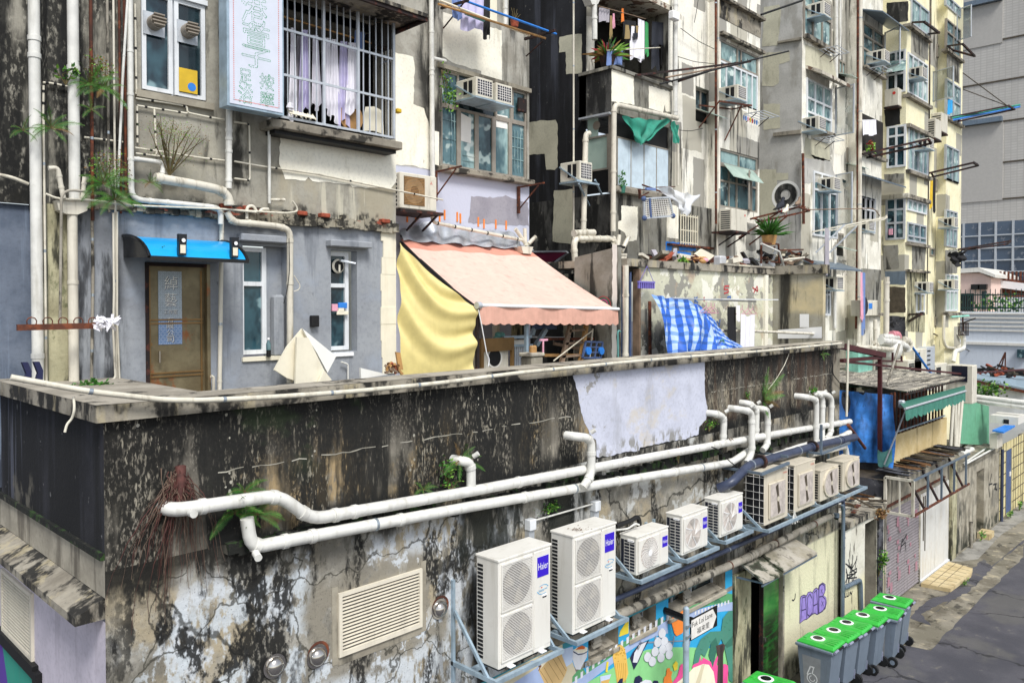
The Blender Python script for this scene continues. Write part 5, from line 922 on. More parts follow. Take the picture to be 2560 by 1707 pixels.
for k,(a,b,gx)in enumerate(((4.79,5.16,'glass_blue'),(6.07,6.42,'glass_blue'))):
 o=win(A_,YA+.12,a,b,-.64,.72,(),(.66,),.055,'alu_white',gx,.03)
 MB('foam' if k==0 else 'white').box(a-.02,b+.2*(k==0),YA-.03,YA+.10,-.72,-.67).build('window_sill',A_)
 x0,x1=((4.71,5.40),(5.99,6.67))[k];MB('greypaint').rbox(x0,x1,YA-.14,YA+.02,.78,.87,.012).build('lintel',A_)
MB('greypaint').box(5.16,5.42,YA+.13,YA+.17,-.72,.76).build('recess_back',A_);MB('greypaint').rbox(5.22,5.37,YA-.02,YA+.12,-.68,.12,.03).build('infill_pier',A_)
ef=thing('extractor_fan','round window fan with a lifted flap in the narrow right window','fan',(6.2,9.35,.5));c=py_('G',9.36,805,575);MB('casing_old').ring(c,(0,-1,0),.075,.10,24,-.02).build('ring',ef);MB('black').disc(c+V((0,.005,0)),(0,-1,0),.08).build('opening',ef);f=MB('casing_old').cyl(c+V((0,-.01,-.08)),c+V((0,-.01,.02)),.015,8);f.build('fan_motor',ef);MB('alu').prism([c+V((0,-.01,.09)),c+V((.17,-.12,.05)),c+V((.16,-.12,.03)),c+V((0,-.01,.06))],(0,-.04,0)).build('flap',ef)
for i,(x,y,w,h,mt)in enumerate(((755,840,40,50,'cloth_pink'),(800,830,60,40,'brightblue'),(800,865,40,30,'foam'),(790,890,80,25,'foam'))):
 q=py_('G',9.345,x,y);e=py_('G',9.345,x+w,y+h);MB(mt).rbox(q.x,e.x,9.335,9.36,min(q.z,e.z),max(q.z,e.z),.004).build('kitchen_item',None,(('pink tub','blue box','cream jar','cream ladle')[i]+' seen in the narrow right window','container'))
bt=thing('bottle','dark soy bottle standing on the left window sill','bottle',py_('G',9.24,312,1210));q=ROOT[bt.name];MB('blackgloss').tube([q,q+V((0,0,.09))],.03,10).build('liquid',bt);MB('glass_pale').tube([q+V((0,0,.09)),q+V((0,0,.17)),q+V((0,0,.2)),q+V((0,0,.22))],[.03,.03,.014,.013],10).build('upper_glass',bt);MB('white').cyl(q+V((0,0,.22)),q+V((0,0,.245)),.017,8).build('cap',bt)
MB('black').rbox(*[f for f in(py_('G',9.28,597,0).x,py_('G',9.28,648,0).x)],9.22,9.297,py_('G',9.25,600,1000).z,py_('G',9.25,600,920).z,.01).build('meter_box',None,('small black meter box on the grey wall','box'))
d=thing('metal_door','rust-streaked brown metal door with a blue lettered poster','door',(3.98,9.35,-1.9));m=MB('doorbrass').box(3.63,4.34,9.36,9.40,-1.9,.44)
m.mat('iron').box(3.60,3.635,9.27,9.41,-1.95,.48);m.mat('doorbrass').box(4.32,4.36,9.28,9.41,-1.95,.48);m.mat('iron').box(3.635,4.32,9.28,9.41,.44,.48);dl_=m.build('door_leaf',d)
m=MB('brass');zA=py_('F',9.36,1000,900).z;zB=py_('F',9.36,1000,1250).z
for z in(zA,zB):m.box(3.66,4.30,9.345,9.36,z-.03,z-.012);m.box(3.66,4.30,9.345,9.36,z+.012,z+.03)
m.box(3.66,3.68,9.35,9.36,-1.8,.40);m.box(4.27,4.29,9.35,9.36,-1.8,.40);m.build('raised_rail',d)
plain('postblue','7f9cc6',.4,var=.15,sc=9);plain('postgrey','a9b4bc',.4,var=.15,sc=9);plain('postline','cfd8e2',.5)
px0,px1=py_('F',9.355,1033,700).x,py_('F',9.355,1187,700).x;pz1,pz0,pzm=py_('F',9.355,1033,568).z,py_('F',9.355,1033,1050).z,py_('F',9.355,1033,880).z
m=MB('postgrey').box(px0,px1,9.352,9.359,pzm,pz1);m.mat('postblue').box(px0,px1,9.352,9.359,pz0,pzm-.002);m.mat('postline')
for i in range(11):
 for j in range(28):
  x=px0+(i+.5)*(px1-px0)/11;z=pz0+(j+.5)*(pz1-pz0)/28;s_=1 if(i+j)%2 else-1;m.poly([(x-.009,9.3515,z-.009*s_),(x-.006,9.3515,z-.012*s_),(x+.009,9.3515,z+.009*s_),(x+.006,9.3515,z+.012*s_)])
po=m.build('poster',d);w_=px1-px0
for mt,dy,dx in(('m_navy',.0,.006),('foamwhite',.002,0)):
 m=MB(mt)
 for ch,y0,y1,fx,fw in(('綽',690,600,.26,.55),('藝',800,712,.26,.52),('有',905,872,.34,.30),('限',948,912,.34,.30),('公',990,955,.34,.30),('司',1035,995,.34,.30)):z0_=py_('F',9.35,1033,y0).z;z1_=py_('F',9.35,1033,y1).z;m.text(ch,(px0+w_*fx+dx,9.350-dy,z0_-dx),(1,0,0),(0,0,1),z1_-z0_,w_*fw)
 m.text('工作室',(px0+w_*.22+dx,9.350-dy,py_('F',9.35,1033,850).z-dx),(1,0,0),(0,0,1),.055,w_*.58);m.build('lettering',po)
m=MB('chrome').cyl((3.76,9.3,py_('F',9.3,1085,1165).z),(3.76,9.3,py_('F',9.3,1085,1090).z),.014,8);m.build('pull_handle',d);MB('brass').cyl((3.67,9.36,py_('F',9.36,1020,1045).z),(3.67,9.33,py_('F',9.36,1020,1045).z),.022,12).build('lock',d)
da=thing('door_canopy','curved bright blue canopy with two lamps over the rusty door','canopy',(3.95,9.3,.6));plain('skyblue','1a9fe0',.25,var=.05);xa,xb=3.36,4.47
def cano(u,v):a=v*1.25;return V((xa+(xb-xa)*u,9.28-.72*math.sin(a)/math.sin(1.25),.76-.26*(1-math.cos(a))/(1-math.cos(1.25))))
MB('skyblue').grid(cano,8,10).build('sheet',da);m=MB('blackgloss')
for u in(0,1):m.tube([cano(u,v/8)for v in range(9)],.022,6);m.prism([cano(u,v/8)+V((0,0,-.012))for v in range(9)]+[V((xa+(xb-xa)*u,9.28,.52))],(.012,0,0))
m.beam(cano(0,1)+V((0,-.01,-.01)),cano(1,1)+V((0,-.01,-.01)),.05,.04);m.build('frame',da)
for k,x in enumerate((3.70,4.30)):
 c=V((x,8.56,.66));l=thing('solar_lamp',('left','right')[k]+' solar floodlight clipped on the blue door canopy','lamp',c,'solar floodlights on the blue canopy');MB('blackgloss').prism([c+V((-.04,.02,-.13)),c+V((.04,.02,-.13)),c+V((.06,.04,.10)),c+V((-.03,.04,.10))],(0,-.05,0)).build('housing',l);MB('foam').box(c.x-.025,c.x+.032,c.y-.037,c.y-.031,c.z-.11,c.z-.02).build('light_panel',l);MB('white').disc(c+V((.012,-.034,.03)),(0,-1,0),.022,12).build('sensor',l)
leafy('weed','small bright weed on the blue door canopy',V((3.56,8.72,.60)),(.07,.04,.03),60,.03,'leaf_light','leaf',seed=30)
wl=win(A_,YA+.02,3.57,4.33,3.62,5.2,(.47,),(),.05,'alu_white','glass_dark',.0,name='upper_window')
for k,(a,b)in enumerate(((3.58,3.93),(3.95,4.32))):win(A_,YA-.01,a,b,2.44,3.56+.0*k,(),(),.045,'alu_white',('glass_blue','glass_dark')[k],.01)
MB('alu_white').box(3.56,4.34,YA-.05,YA+.0,3.565,3.625).build('transom',A_);MB('concrete').box(3.5,4.4,YA-.08,YA+.0,2.33,2.41).build('window_sill',A_)
plain('ventbeige','8f8577',.5,var=.1)
for k,(x,y)in enumerate(((1095,155),(1330,215))):
 c=py_('A',9.2,x,y);l=thing('vent_cowl',('left','right')[k]+' beige round vent cowl set in the aluminium casement','vent',c,'round vent cowls in the casement');r=.085
 MB('alu').box(c.x-.12,c.x+.12,9.265,9.275,c.z-.14,c.z+.12).build('mount_plate',l);MB('ventbeige').tube([(c.x,9.27,c.z),(c.x,9.14,c.z)],r,24).build('drum',l);f=MB('fanback').disc((c.x,9.137,c.z),(0,-1,0),r*.92,24);f.mat('ventbeige')
 for z in(-.055,-.018,.02,.056):h=math.sqrt(r*r-z*z)*.95;f.prism([(c.x-h,9.137,c.z+z-.012),(c.x+h,9.137,c.z+z-.012),(c.x+h,9.11,c.z+z+.004),(c.x-h,9.11,c.z+z+.004)],(0,.0,.014))
 f.build('louvre',l)
q=py_('A',9.26,1255,470);e=py_('A',9.26,1385,660);b=thing('storage_box','yellow box with a blue round mark behind the casement glass','box',V((q.x,9.27,e.z)));MB('cloth_yellow').box(q.x,e.x,9.268,9.272,2.49,q.z).build('front',b);c=py_('A',9.26,1345,610);MB('brightblue').disc((c.x,9.266,c.z),(0,-1,0),.05).build('round_mark',b)
sx0,sx1=py_('B',8.8,35,730).x,py_('B',8.8,415,800).x;sz=2.33;sz1=4.15
plain('signface','d3d8e4',.35,var=.04);plain('ledgreen','3f9d6a',.4);plain('ledred','e2604a',.4)
sg=thing('shop_sign','tall pale lightbox sign with green dotted characters and red dotted border','sign',((sx0+sx1)/2,8.9,sz));MB('galv').box(sx0-.02,sx1+.012,8.805,9.0,sz-.02,sz1).build('casing',sg);f=MB('signface').box(sx0+.01,sx1-.01,8.797,8.806,sz+.01,sz1).build('face',sg)
m=MB('ledred');n=34
for i in range(n+1):x=sx0+.06+(sx1-sx0-.12)*i/n;m.disc((x,8.795,sz+.06),(0,-1,0),.0065,6)
for i in range(80):
 for x in(sx0+.06,sx1-.06):m.disc((x,8.795,sz+.06+i*.0225),(0,-1,0),.0065,6)
m.build('dotted_border',f)
m=MB('ledgreen')
for ch,cx0,cy0,cx1,cy1 in(('港',120,150,300,-50),('萱',130,320,320,165),('子',125,455,325,325),('足',105,590,195,480),('浴',100,715,205,600),('按',250,620,350,515),('摩',250,735,350,635)):
 a=py_('B',8.795,cx0,cy0);b=py_('B',8.795,cx1,cy1+(cx1-cx0)*.17);vs_,fs_,gx0,gy0,gx1,gy1=glyph(ch);L_=0
 for p_,q_ in _gl[ch+'\0e']:
  P_=V((a.x+(p_[0]-gx0)/(gx1-gx0)*(b.x-a.x),8.795,a.z+(p_[1]-gy0)/(gy1-gy0)*(b.z-a.z)));Q_=V((a.x+(q_[0]-gx0)/(gx1-gx0)*(b.x-a.x),8.795,a.z+(q_[1]-gy0)/(gy1-gy0)*(b.z-a.z)));d_=(Q_-P_).length;k_=max(1,int(d_/.016))if d_>.008 else 0
  for i in range(k_):m.disc(P_.lerp(Q_,(i+.5)/k_),(0,-1,0),.0055,5)
m.build('dotted_characters',f)
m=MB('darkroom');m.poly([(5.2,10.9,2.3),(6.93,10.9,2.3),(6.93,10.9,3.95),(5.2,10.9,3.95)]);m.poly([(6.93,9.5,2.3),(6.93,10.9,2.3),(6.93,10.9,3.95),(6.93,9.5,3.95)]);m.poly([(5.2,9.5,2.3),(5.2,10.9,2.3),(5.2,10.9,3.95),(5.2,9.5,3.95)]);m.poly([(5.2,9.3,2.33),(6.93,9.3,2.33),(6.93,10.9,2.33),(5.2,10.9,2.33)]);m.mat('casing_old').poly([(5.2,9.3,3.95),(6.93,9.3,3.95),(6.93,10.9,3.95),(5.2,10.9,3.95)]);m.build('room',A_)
cg=thing('window_cage','galvanised burglar cage over the laundry-filled window','grille',(6,9.0,2.33));Yc=9.0;x0,x1,z0,z1=5.15,6.93,2.33,3.95
m=MB('alu');
for x in(x0,5.76,6.30,x1-.03):m.box(x,x+.035,Yc-.02,Yc+.015,z0,z1)
for z in(z0,2.86,3.43):m.box(x0+.035,x1-.03,Yc-.012,Yc+.01,z,z+.03)
m.box(x1-.03,x1,Yc+.015,9.28,z0,z0+.03);m.box(x1-.03,x1,Yc+.015,9.28,3.43,3.46);m.build('frame',cg);m=MB('alu');
for i in range(1,17):
 x=x0+(x1-x0)*i/17
 if 5.80<x<6.28:m.box(x-.007,x+.007,Yc-.005,Yc+.009,3.46,z1)
 else:m.box(x-.007,x+.007,Yc-.005,Yc+.009,z0,z1)
for z in(2.6,2.86,3.1,3.43):
 for y in(9.07,9.14,9.21):m.box(x1-.012,x1-.002,y,y+.014,z0,z1)
m.build('bars',cg)
MB('glass_milk').poly([(6.34,9.03,2.36),(6.9,9.03,2.36),(6.9,9.03,2.86),(6.34,9.03,2.86)]).build('clear_panel',cg)if 0 else None
grime('sill','968f80','7d766a',[('1a1814',.9,[((4,4,4),.5,.6)],None)],bump=.4)
m=MB('sill').rbox(5.02,7.05,8.96,9.32,2.19,2.30,.012);m.mat('black').box(5.1,7.0,9.05,9.3,2.14,2.19);m.build('cage_sill',A_)
m=MB('iron').box(5.05,7.2,8.58,8.62,3.94,3.99);m.box(7.15,7.19,8.6,9.28,3.94,3.99);m.beam((7.17,8.6,3.95),(6.9,9.28,3.78),.03);m.mat('capside').box(5.05,7.2,8.56,9.28,3.99,4.04);m.build('cage_roof',A_)
MB('darkroom').rbox(6.72,6.93,9.03,9.25,3.6,3.93,.01).build('meter_cabinet',A_)
def cloth(name,label,P,Q,ln,mat,cat='clothing',folds=5,amp=.03,taper=.0,group=None,seed=0,neck=0):
 """a garment hung from P to Q: folds grow toward the hem"""
 r=random.Random(seed);P=V(P);Q=V(Q);d=Q-P;nrm=V((0,0,1)).cross(d).normalized();ph=r.uniform(0,6)
 def f(u,v):
  w=(u-.5)*(1-taper*(1-v))+.5;p=P+d*w;return V((p.x,p.y,p.z-ln*v*(1+.06*math.sin(u*7+ph))-neck*math.exp(-((u-.5)/.16)**2)*(1-v)))+nrm*amp*math.sin(u*folds*2*math.pi+ph+v)*(.25+.75*v)
 return MB(mat).grid(f,28,10).build(name,None,(label,cat,group))
gl_='laundry hung behind the window cage'
cloth('shirt','dark garment hung at the left of the cage beside the sign',(5.18,9.2,3.62),(5.36,9.2,3.62),1.0,'cloth_navy',folds=2,group=gl_,seed=1);cloth('shirt','narrow white garment hung next to the dark one in the cage',(5.36,9.15,3.55),(5.48,9.15,3.55),1.15,'cloth_white',folds=2,group=gl_,seed=2,taper=.5)
cloth('shirt','grey long garment hung in the middle left of the cage',(5.5,9.25,3.5),(5.76,9.25,3.52),.85,'cloth_grey',folds=4,group=gl_,seed=3,taper=.3)
for k,(a,b,ln,mt,l)in enumerate(((5.72,5.86,.95,'cloth_white','white shirt hung left of the cage opening'),(5.88,6.04,1.0,'cloth_white','white shirt hung in the open part of the cage'),(5.98,6.14,1.08,'cloth_white','second white shirt hung in the open part of the cage'),(6.10,6.30,1.12,'cloth_lilac','lilac-white shirt hung lowest in the cage opening'),(5.5,5.66,1.05,'cloth_lilac','pale lilac shirt behind the bars'),(6.2,6.4,.95,'cloth_white','white shirt at the right of the cage opening'))):cloth('shirt',l,(a,9.22-.02*k,3.55),(b,9.2-.02*k,3.57),ln,mt,folds=3,amp=.035,taper=.45,group=gl_,seed=10+k)
cloth('cloth','blue checked cloth behind the upper right bars',(6.45,9.25,3.8),(6.62,9.25,3.8),.28,'cloth_blue',folds=2,seed=21)
MB('wood').cyl((5.2,9.3,3.72),(6.93,9.3,3.70),.014,8).build('hanging_rod',None,('wooden hanging rod inside the caged window','rod'))
c=py_('B',9.15,950,830);MB('wood').tube([c+V((-.12,.02,0)),c+V((-.12,.04,.0))],.19,24).build('round_board',None,('round wooden board leaning inside the cage','board'));c=py_('B',9.2,1040,850);MB('foam').grid(lambda u,v:c+V(((u-.5)*.36*(1-.25*v*v),-.02-.02*math.sin(u*3.1),-.14+.34*v-.05*abs(u-.5))),10,6).build('cardboard',None,('tan rounded cardboard sheet inside the right of the cage','cardboard'))
rk=thing('dish_rack','cream plastic rack with a coiled cord on the cage sill','rack',py_('B',8.97,540,830));q=ROOT[rk.name];m=MB('foam')
for i in range(5):m.tube([q+V((-.18,-.03+.015*i,.03+.012*i)),q+V((.2,-.03+.015*i,.02+.012*i))],.008,5)
for i in range(6):x=-.16+.07*i;m.tube([q+V((x,-.04,.0)),q+V((x,.04,.09))],.007,5)
m.build('slats',rk);m=MB('cloth_white');c=q+V((-.17,-.02,.1))
for k in range(5):m.tube([c+V((.045*math.cos(a/8*6.283)*(1-.1*k),.03*math.sin(a/8*6.283),.012*k))for a in range(9)],.009,5)
m.build('cord',None,('coiled white cord on the cream rack','cord'))
q=py_('B',9.2,1212,778);MB('cloth_yellow').rbox(q.x-.03,q.x+.05,9.15,9.24,q.z-.03,q.z+.03,.01).build('alarm_box',None,('small yellow-black sounder at the cage corner','alarm'))
g_='vertical pipes on the left facade'
def vp(label,pts,r,mat,c='A',Y=9.18,j=(),clips=0,name='drain_pipe',g=g_,bend=.12,n=12):return pipe(name,label,'pipe',PY(c,Y,*pts),r,mat,g,bend,j,clips,None,n)
def ext(p0,z):return V((p0.x,p0.y,z))
def vert(label,x,y,r,mat,ztop,zbot,Y=9.18,c='A',j=(),clips=0,name='drain_pipe'):
 q=py_(c,Y,x,y);return pipe(name,label,'pipe',[V((q.x,Y,ztop)),V((q.x,Y,zbot))],r,mat,g_,.1,j,clips)
vert('thick white downpipe nearest the left edge, peeling low down',242,500,.055,'pvc',8,-.80,9.2,j=(.36,.6,.62,.97))
vert('thick white downpipe ending in the cream hopper',514,500,.056,'pvc',8,1.1,9.15,j=(.55,.62,.8))
vert('rust-brown pipe right of the two thick white pipes',637,300,.018,'rust',8,.9,9.22,clips=4);vert('weathered grey pipe next to the rust-brown pipe',755,500,.014,'pipe_grey',8,1.0,9.22,clips=4)
vert('thin white pipe between grey and rusty pipes',798,500,.012,'pvc_dirty',8,-.85,9.2,clips=4);vert('rusty thin pipe beside the thin white pipe',838,500,.013,'rust',8,1.0,9.23);vert('second rusty thin pipe beside the slanting white pipe',875,600,.016,'rust',8,1.05,9.24,clips=3)
vp('slanting thin white pipe crossing the rusty pipes',[(893,0),(860,520),(825,1310)],.014,'pvc',Y=9.14,j=(.3,))
vp('white pipe that turns along the cornice above the rusty door and drops beside it',[(908,-400),(915,1000),(920,1395),(1240,1425),(1545,1455),(1545,1570)],.032,'pvc',Y=9.16,j=(.3,.42,.6,.75,.8),clips=0)
o=pipe('drain_pipe','white pipe running down between the rusty door and the left window','pipe',[py_('F',9.22,1450,165),py_('F',9.22,1428,1340)+V((0,0,-.6))],.026,'pvc_dirty',g_,.1,(.1,.75),3)
vp('short white branch pipe feeding the fat horizontal pipe',[(935,1112),(1120,1135),(1145,1150),(1132,1250)],.026,'pvc',Y=9.16,j=(.1,.85))
o=vp('fat white horizontal pipe under the aluminium casement',[(1085,1245),(1350,1290),(1545,1330),(1600,1380),(1605,1440)],.055,'pvc_dirty',Y=9.1,j=(.05,.8,.97))
vp('white downpipe below the lightbox sign',[(1604,740),(1600,1320)],.038,'pvc',Y=9.1,j=(.3,.4,.55,.9));vp('slim white downpipe behind the lightbox corner',[(316,795),(318,1425)],.020,'pvc','B',9.2,j=(.9,));vp('short white pipe stub with elbow over the cornice',[(320,1400),(425,1400)],.02,'pvc_dirty','B',9.2,j=(.5,.9))
vp('cream S-trap pipe under the cornice leading to the tall pipe',[(20,195),(60,270),(180,275),(400,300),(462,330),(462,700),(462,1390)],.042,'pvc_dirty','G',9.15,j=(.04,.12,.28,.36,.55,.98),bend=.1);vp('looped cream waste trap above the tall pipe',[(160,245),(160,160),(205,150),(235,210),(265,175),(310,178)],.02,'pvc_dirty','G',9.15,bend=.05)
vp('thin cream conduit drooping along the cornice',[(0,178),(430,205),(510,195),(515,170),(480,120)],.012,'conduit','G',9.12,name='conduit')
vp('thin cream conduit along the cornice over the rusty door',[(300,65),(380,100),(600,105),(850,140),(1480,165),(1673,185)],.012,'conduit','F',9.1,name='conduit');vp('thick cream conduit from the left edge behind the first pipe',[(-60,1215),(80,1240),(200,1290)],.018,'conduit','A',9.3,name='conduit')
hp=thing('rain_hopper','cream rainwater hopper below the second thick pipe','hopper',py_('F',9.12,480,200));a=[py_('F',9.12,*p)for p in((370,105),(585,105),(570,175),(510,200),(430,195),(385,170))];MB('pvc_dirty').prism(a,(0,.14,0)).build('box',hp);q=py_('F',9.18,472,200);MB('pvc_dirty').tube([q,V((q.x,q.y,-.83))],.05,12).build('downpipe',hp);MB('pvc_dirty').tube([V((q.x,q.y,.25)),V((q.x,q.y,.21))],.056,12).build('collar',hp)
vp('bent white inlet pipe entering the hopper from the left',[(340,1180),(405,1175),(430,1320),(445,1390)],.025,'pvc_dirty','A',9.1,j=(.4,.7),bend=.05);vp('short white inlet pipe at the right of the hopper',[(592,1240),(578,1390)],.022,'pvc_dirty','A',9.1,j=(.3,));vp('grey square-edged pipe descending in front of the hopper',[(640,1345),(430,1325),(428,1568),(420,2300)],.014,'pipe_grey','A',9.02)
vert('thin grey pipe on the rough concrete strip',310,1300,.012,'pvc_dirty',1.9,-.8,9.2,clips=3);vp('mossy dark pipe with a rusty joint beside the hopper',[(600,180),(608,560),(598,1270)],.016,'pipe_grey','F',9.24,clips=3)
vp('twin thin white pipe kinking at the white bundle',[(740,190),(745,700),(740,960),(755,1275),(505,1310)],.012,'pvc_dirty','F',9.15,bend=.05);vp('outer thin white pipe beside the kinked one',[(765,180),(765,900),(785,1370)],.011,'pvc_dirty','F',9.17)
for k,(pts,l)in enumerate((([(950,690),(1130,715),(1180,722),(1310,745),(1310,790),(1480,825),(1572,840)],'white and black-taped conduit under the casement'),([(960,740),(1080,760),(1310,795)],'short branch conduit under the casement'),([(960,745),(962,1000)],'vertical conduit branch left of the dry bush'),([(1080,765),(1095,1060),(1095,1085)],'vertical conduit beside the dry bush'),([(945,1035),(1400,1105),(1572,1125)],'long thin conduit under the dry bush'),([(950,1075),(1210,1105),(1222,1200)],'short conduit with dark joints by the bush'),([(1640,855),(1745,870),(1750,1265),(1640,1250)],'square loop of conduit under the sign'),([(1640,1130),(1800,1160),(2200,1215),(3100,1400)],'thin conduit crossing the white painted patch'),([(300,580),(330,580),(470,605)],'thin conduit between the thick pipes'),([(305,600),(300,850)],'black-taped conduit on the first thick pipe'),([(590,962),(860,995)],'thin conduit crossing the rusty pipes'),([(945,655),(1250,720)],'conduit hugging the casement sill'),([(945,30),(955,650)],'thin conduit beside the casement'))):pipe('conduit',l,'conduit',PY('A',9.24,*pts),.012,'conduit','thin conduits on the left facade',.04,(),3,None,8,'black')
vp('electrical tap pipe with brass tap low on the grey wall',[(820,1245),(868,1260),(868,1355),(868,1420)],.011,'pvc','G',9.24,name='tap_pipe',bend=.03);pipe('cable','loose black cable tied around the tall cream pipe','cable',PY('G',9.08,(455,380),(460,600),(440,760),(418,838)),.005,'black',None,.08);pipe('cable','cream cable loop beside the tall cream pipe','cable',PY('G',9.1,(490,640),(535,710),(525,740),(490,752)),.006,'conduit',None,.05)
vp('small cream standpipe right of the rusty door',[(1378,1255),(1395,1260),(1395,1345)],.018,'pvc_dirty','F',9.2,bend=.03)
rb_=thing('rack_bar','rusty drying bar with ring hooks across the thick pipes','drying bar',py_('F',8.9,110,938));a,b=py_('F',8.9,110,938),py_('F',8.9,635,925);MB('rust').beam(a,b,.035,.06).build('bar',rb_);m=MB('rust')
for x in(207,312,412,512,607):c=py_('F',8.9,x,900);m.tube([c+V((.045*math.sin(t/8*5.4-2.7),0,.045*math.cos(t/8*5.4-2.7)))for t in range(9)],.006,5)
m.build('ring_hooks',rb_);c=py_('F',8.85,690,910);m=MB('cloth_white')
for k in range(26):
 q=c+V((R.uniform(-.10,.10),R.uniform(-.06,.0),R.uniform(-.06,.06)));d=[V((R.uniform(-1,1),R.uniform(-1,.2),R.uniform(-1,1)))*.055 for _ in range(4)];m.add([q+e for e in d],[(0,1,2),(0,2,3),(0,3,1),(1,2,3)])
m.build('plastic_bundle',None,('crumpled white plastic bundle tied to the bar end','bundle'))
fg='ferns among the facade pipes'
for k,(x,y,n,ln,br,l)in enumerate(((630,600,13,.33,.1,'fern clump between the second thick pipe and the rust-brown pipe'),(740,620,10,.3,.1,'fern clump behind the thin white pipe'),(360,900,11,.3,.25,'fern clump with brown fronds between the two thick pipes'),(160,915,5,.2,.0,'small fern left of the first thick pipe'),(720,1290,14,.36,.05,'large fern by the hopper, below the flowering weed'),(800,1400,12,.34,.1,'fern hanging over the grey wall by the hopper'),(1050,1280,9,.18,.35,'fern at the near end of the fat horizontal pipe'),(640,770,5,.2,.0,'tiny fern on the rust-brown pipe'))):fern('fern',l,py_('A',9.08,x,y),n,ln,(0,-1,.2),fg,'fern',seed=40+k,brown=br)
leafy('weed','tall seeding weed above the upper fern clump',py_('A',9.1,690,480),(.2,.05,.22),260,.03,'fern_brown','leaf_light',seed=50);leafy('weed','seeding weed above the large fern by the hopper',py_('A',9.08,760,1170),(.26,.06,.2),380,.028,'fern_brown','leaf_light',seed=51);leafy('weed','green sprig clinging to the second thick pipe',py_('A',9.08,460,515),(.14,.05,.12),40,.06,'leaf','leaf_light',seed=52)
leafy('bush','dry wispy bush growing from the wall under the casement',py_('A',9.0,1230,960),(.42,.12,.26),1500,.016,'fern_brown','leaf_light','bush',53,16,py_('A',9.15,1185,1230));leafy('weed','low weeds at the foot of the wall behind the coping',py_('F',8.6,600,1315),(.2,.1,.04),120,.05,'leaf','fern',seed=54)
for k,(pts,mt,l)in enumerate((([(345,1300),(432,1140),(540,1010),(580,1060),(560,1400),(430,1355)],'foam','creased cream foam board leaning behind the tall pipe'),([(540,1012),(775,1205),(715,1320),(640,1180),(580,1085)],'foamwhite','white face of a foam board leaning by the tall pipe'),([(500,1070),(580,1075),(690,1300),(650,1400),(490,1400)],'foam','front cream foam board leaning on the tall pipe'),([(690,1300),(745,1370),(650,1400)],'foam','broken cream foam corner at the coping'),([(945,1285),(1140,1332),(950,1360)],'foamwhite','white triangular foam piece lying behind the coping'))):
 MB(mt).prism(PY('G',9.05-.05*k,*pts)[::-1],(0,-.035,0)).build('foam_board',None,(l,'board','foam boards leaning by the tall pipe'))
rr=random.Random(9);m=MB('deadleaf')
for k in range(14):c=py_('G',8.6,1150+rr.random()*110,1260+rr.random()*60);m.mat(rr.choice(('wood','deadleaf','brick','woodgrey')));d=V((rr.uniform(-1,1),rr.uniform(-.3,.3),rr.uniform(-1,1))).normalized()*.06;m.beam(c-d,c+d,.035,.03)
m.build('wood_scraps',None,('heap of brown wood scraps between the wall corner and the yellow sheet','scraps'));MB('wood').prism(PY('G',8.7,(1205,1175),(1235,1180),(1255,1300),(1225,1300)),(0,.03,0)).build('plank',None,('short brown plank leaning at the yellow sheet','plank'))
CR.update({'f':(1180,760,6.189),'g':(1420,440,5.6),'h':(1860,260,2.987),'i':(1860,0,3.32),'j':(1880,480,2.635)})
def rY(c,Y,xl,yt,yb,xr):a=py_(c,Y,xl,yt);b=py_(c,Y,xl,yb);d=py_(c,Y,xr,yt);return a.x,d.x,b.z,a.z
# block B behind the awning
grime('wallB','b0ada2','979388',[('12110f',.93,[((3,3,.5),.44,.56)],('x',9.2,9.85,None,None,.12,.2)),('c3c6d6',.98,[(2,.1,.3)],('x',None,None,None,2.45,.03,.06)),('4a463c',.6,[((4,4,.5),.52,.64)],('x',11.2,None,2.5,None,.1,.2))],bump=.35)
grime('lavgrey','9d9aa2','918e97',bump=.2);grime('patchgrey','c9c5ad','bdb9a2',[('8f8b78',.5,[((3,3,1),.55,.66)],None)],bump=.25)
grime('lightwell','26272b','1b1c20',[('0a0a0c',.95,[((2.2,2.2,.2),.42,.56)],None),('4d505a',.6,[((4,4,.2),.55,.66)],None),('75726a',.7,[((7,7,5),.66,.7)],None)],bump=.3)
YB=11.2;B_=thing('recessed_tenement','set-back pale tenement bay between the caged window and the black light well','building',(9.6,YB,-2))
bx0,bx1,bz0,bz1=9.72,12.06,2.58,4.36
m=MB('wallB').wall(6.9,12.12,-2,5.6,YB,[(bx0,bx1,bz0,bz1,.1)]);m.wall(6.9,12.12,5.6,9,YB+.6);m.poly([(6.9,YB,5.6),(12.12,YB,5.6),(12.12,YB+.6,5.6),(6.9,YB+.6,5.6)]);m.poly([(12.12,YB,-2),(12.12,14,-2),(12.12,14,9),(12.12,YB,9)]if 0 else[(12.12,YB,-2),(12.12,14,-2),(12.12,14,5.6),(12.12,YB,5.6)])
Yp=YB-.004;m.mat('cream').poly(jag(PY('C',Yp,(-60,330),(70,365),(205,400),(215,480),(205,730),(280,760),(310,850),(320,920),(320,1190),(200,1160),(-100,1150)),.012,.08));m.poly(jag(PY('C',Yp,(415,85),(825,215),(825,580),(680,530),(680,500),(480,440),(410,395)),.012,.08));m.poly(PY('C',Yp,(345,915),(385,925),(385,1160),(345,1150)))
m.mat('lavgrey').poly(jag(PY('C',Yp,(610,1375),(760,1385),(850,1370),(1010,1420),(1015,1580),(590,1560)),.02,.07));m.mat('concrete').box(9.62,12.14,YB-.05,YB+.02,4.37,4.45);m.build('wall',B_)
m=MB('sill');m.rbox(9.60,12.14,YB-.16,YB+.02,2.45,2.555,.015);m.build('window_ledge',B_)
